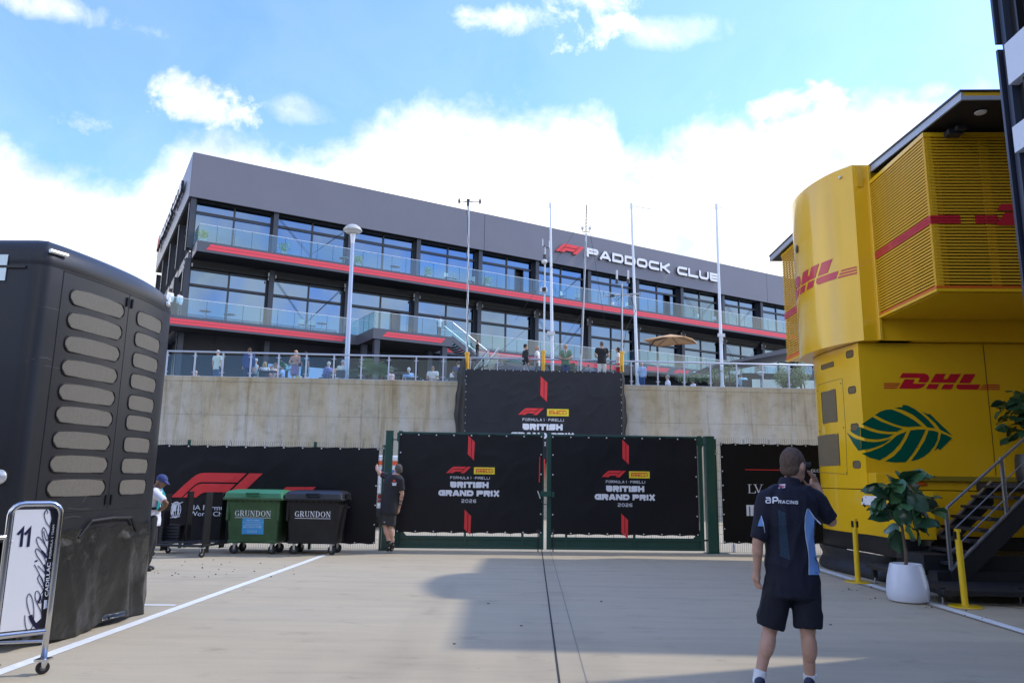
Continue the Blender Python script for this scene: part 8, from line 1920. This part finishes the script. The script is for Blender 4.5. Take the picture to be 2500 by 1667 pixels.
# small planters on the upper balcony and white furniture seen through the glass
M_lime = mat('lime_leaf', (0.30, 0.42, 0.06), 0.6)
def balplant(a, b, z0, label, r=.45, seed=1):
    s_, z = BU.at(a, b, 0.7); P = BU.w(s_, 0.7, z0+.55); rnd = random.Random(seed); t = thing('balcony_plant', BU.w(s_, .7, z0), label, 'plant', 'small plants on the upper balcony')
    part('planter', MB().box(BU, s_-.2, s_+.2, .5, .9, z0, z0+.35), M_dev, t); q = MB()
    for i in range(260): v = Vector((rnd.gauss(0, .4), rnd.gauss(0, .4), rnd.uniform(-.5, .9)))*r; p = Vector(P)+v; a_ = Vector((rnd.gauss(0, 1), rnd.gauss(0, 1), rnd.gauss(0, 1))).normalized(); b_ = a_.orthogonal().normalized(); q.face([p-a_*.07, p+b_*.03, p+a_*.07, p-b_*.03])
    part('foliage', q, M_lime, t, fix=False)
for i, (a, b, lab) in enumerate(((496, 573, 'lime green plant at the left corner of the upper balcony'), (693, 612, 'low lime plant at the second column of the upper balcony'), (873, 643, 'lime plant on the upper balcony just right of the street lamp'), (1045, 668, 'rounded lime plant on the upper balcony at mid facade'), (1188, 693, 'lime plant on the upper balcony beyond the anemometer mast'))): balplant(a, b, ZU1, lab, .45, i)
def table_set(a, b, z0, t0, label, seed, fr=BU):
    s_ = fr.at(a, b, t0)[0]; t = thing('table', fr.w(s_, t0, z0), label, 'table', 'white tables on the balconies')
    part('tabletop', MB().lathe(fr.w(s_, t0, z0+.72), [(0, 0), (.40, 0), (.41, .015), (.40, .03), (0, .03)], 20), M_dev, t); part('leg', MB().tube(fr.w(s_, t0, z0), fr.w(s_, t0, z0+.72), .03, 8), M_dev, t); part('base', MB().lathe(fr.w(s_, t0, z0), [(0, 0), (.22, 0), (.22, .02), (0, .03)], 16), M_dev, t)
def bchair(a, b, z0, t0, label, ang, fr=BU):
    s_ = fr.at(a, b, t0)[0]; P = fr.w(s_, t0, z0); F_ = Fr(P, fr.deg+ang); t = thing('chair', P, label, 'chair', 'white chairs on the balconies')
    part('seat', MB().box(F_, -.24, .24, -.22, .24, .42, .45), M_dev, t); part('backrest', MB().box(F_, -.23, .23, .22, .25, .48, .88), M_dev, t)
    for sx in (-.21, .21):
        for sy in (-.19, .21): part('leg', MB().box(F_, sx-.012, sx+.012, sy-.012, sy+.012, 0, .42), M_dev, t)
table_set(841, 625, ZU1, 1.2, 'white round table on the upper balcony behind the street lamp', 1); table_set(965, 645, ZU1, 1.2, 'white round table on the upper balcony between lamp and anemometer mast', 2)
for a, b, lab, an in ((1093, 680, 'white chair on the upper balcony left of the anemometer mast', 20), (1110, 683, 'white chair turned sideways at the anemometer mast on the upper balcony', 100), (1150, 690, 'white chair on the upper balcony just right of the anemometer mast', -60), (1376, 720, 'white chair on the upper balcony beside the first flagpole', 30), (1410, 727, 'pair-end white chair on the upper balcony below the emblem', -40), (1535, 748, 'white chair on the upper balcony left of the middle flagpole', 10), (1710, 780, 'white chair on the upper balcony near the last sign letter', 30), (1745, 786, 'white chair on the upper balcony at the third flagpole', -30)): bchair(a, b, ZU1, .9, lab, an)
for a, lab, an in ((738, 'white armchair on the lower balcony, left of the pair', 10), (762, 'white armchair on the lower balcony, right of the pair', -5)): bchair(a, 800, ZL1, .6, lab, an)
table_set(785, 806, ZL1, .8, 'low white table on the lower balcony beside the armchairs', 3); table_set(500, 770, ZL1, 1.2, 'white round table near the left end of the lower balcony', 4); table_set(560, 772, ZL1, 1.4, 'white round table on the lower balcony two bays from the corner', 5)
# tables between the terrace guests
for a, b, lab in ((655, 915, 'small table in the middle of the seated group on the terrace'), (975, 918, 'small table between the white-haired pair on the terrace')):
    p = onz(a, b-8, ZT+.72); t = thing('table', (p[0], p[1], ZT), lab, 'table'); part('tabletop', MB().box(WORLD, p[0]-.45, p[0]+.45, p[1]-.3, p[1]+.3, ZT+.70, ZT+.73), M_frame, t)
    part('leg', MB().tube((p[0], p[1], ZT), (p[0], p[1], ZT+.7), .03, 8), M_frame, t)
    for dx in (-.1, .1): g_ = part('wine_glass', MB().lathe((p[0]+dx, p[1]-.1, ZT+.73), [(.03, 0), (.004, .01), (.004, .08), (.035, .12), (.03, .19)], 10), M_bal_glass, None); tag(g_, 'clear wine glass, %s of two on the %s' % ('left' if dx < 0 else 'right', 'group table' if a < 700 else 'table of the white-haired pair'), 'glass')
bg_ = px3(728, 917, 32.3); t = thing('handbag', tuple(bg_), 'small yellow handbag beside the feet of the blonde woman', 'handbag'); part('bag', MB().box(WORLD, bg_.x-.1, bg_.x+.1, bg_.y-.05, bg_.y+.05, ZT-.01, ZT+.17), mat('yellow_bag', (.55, .45, .03), .5), t, bevel=.02); part('handle', MB().path([(bg_.x-.06, bg_.y, ZT+.17), (bg_.x-.04, bg_.y, ZT+.26), (bg_.x+.04, bg_.y, ZT+.26), (bg_.x+.06, bg_.y, ZT+.17)], .01, 5), mat('yellow_bag', (0, 0, 0)), t)
wb = GT.at(1794, 1352, 0.3); P = GT.w(wb[0], .35, 0); t = thing('water_bottle', P, 'clear plastic water bottle on the ground behind the right fence', 'bottle'); part('bottle', MB().lathe(P, [(.032, 0), (.034, .02), (.034, .15), (.012, .19), (.012, .21)], 12), mat('bottle_plastic', (.6, .65, .72), .15), t, smooth=True); part('cap', MB().lathe(P, [(.014, .21), (.014, .228), (0, .228)], 10), mat('blue_print', (0, 0, 0)), t)
# ================================================================== unseen building and trailers added behind the viewer for reflections
pb_ = thing('added_rear_building', (0, -34, 0), 'added unseen dark-glazed building behind the viewer, there for reflections', 'building')
Q_ = Fr((0, -34, 0), 180)
part('wall', MB().box(Q_, -60, 60, 0, 6, 0, 11), mat('grey_render', (0.16, 0.16, 0.17), 0.8), pb_)
for k in range(24): part('window', MB().box(Q_, -59+k*5, -55+k*5, -.05, -.005, 1.0, 4.5), M_win2, pb_)
part('parapet', MB().box(Q_, -60.2, 60.2, -.3, -.06, 10.2, 11.1), M_band, pb_)
for (y0, lab) in ((-3.0, 'added unseen dark trailer behind the viewer for reflections, nearer one'), (-15.0, 'added unseen dark trailer behind the viewer for reflections, farther one')):  # invented trailers, out of view, there for what the surfaces reflect
    t = thing('added_rear_trailer', (-9, y0, 0), lab, 'trailer', 'added trailers behind the viewer, on the left'); part('body', MB().box(WORLD, -16, -5.0, y0-2.2, y0+2.2, .9, 3.9), M_trl, t, bevel=.12)
    for s_ in (-14, -12.8, -7): part('wheel', MB().tube((s_, y0+1.9, .48), (s_, y0+2.2, .48), .48, 20), M_dark, t)
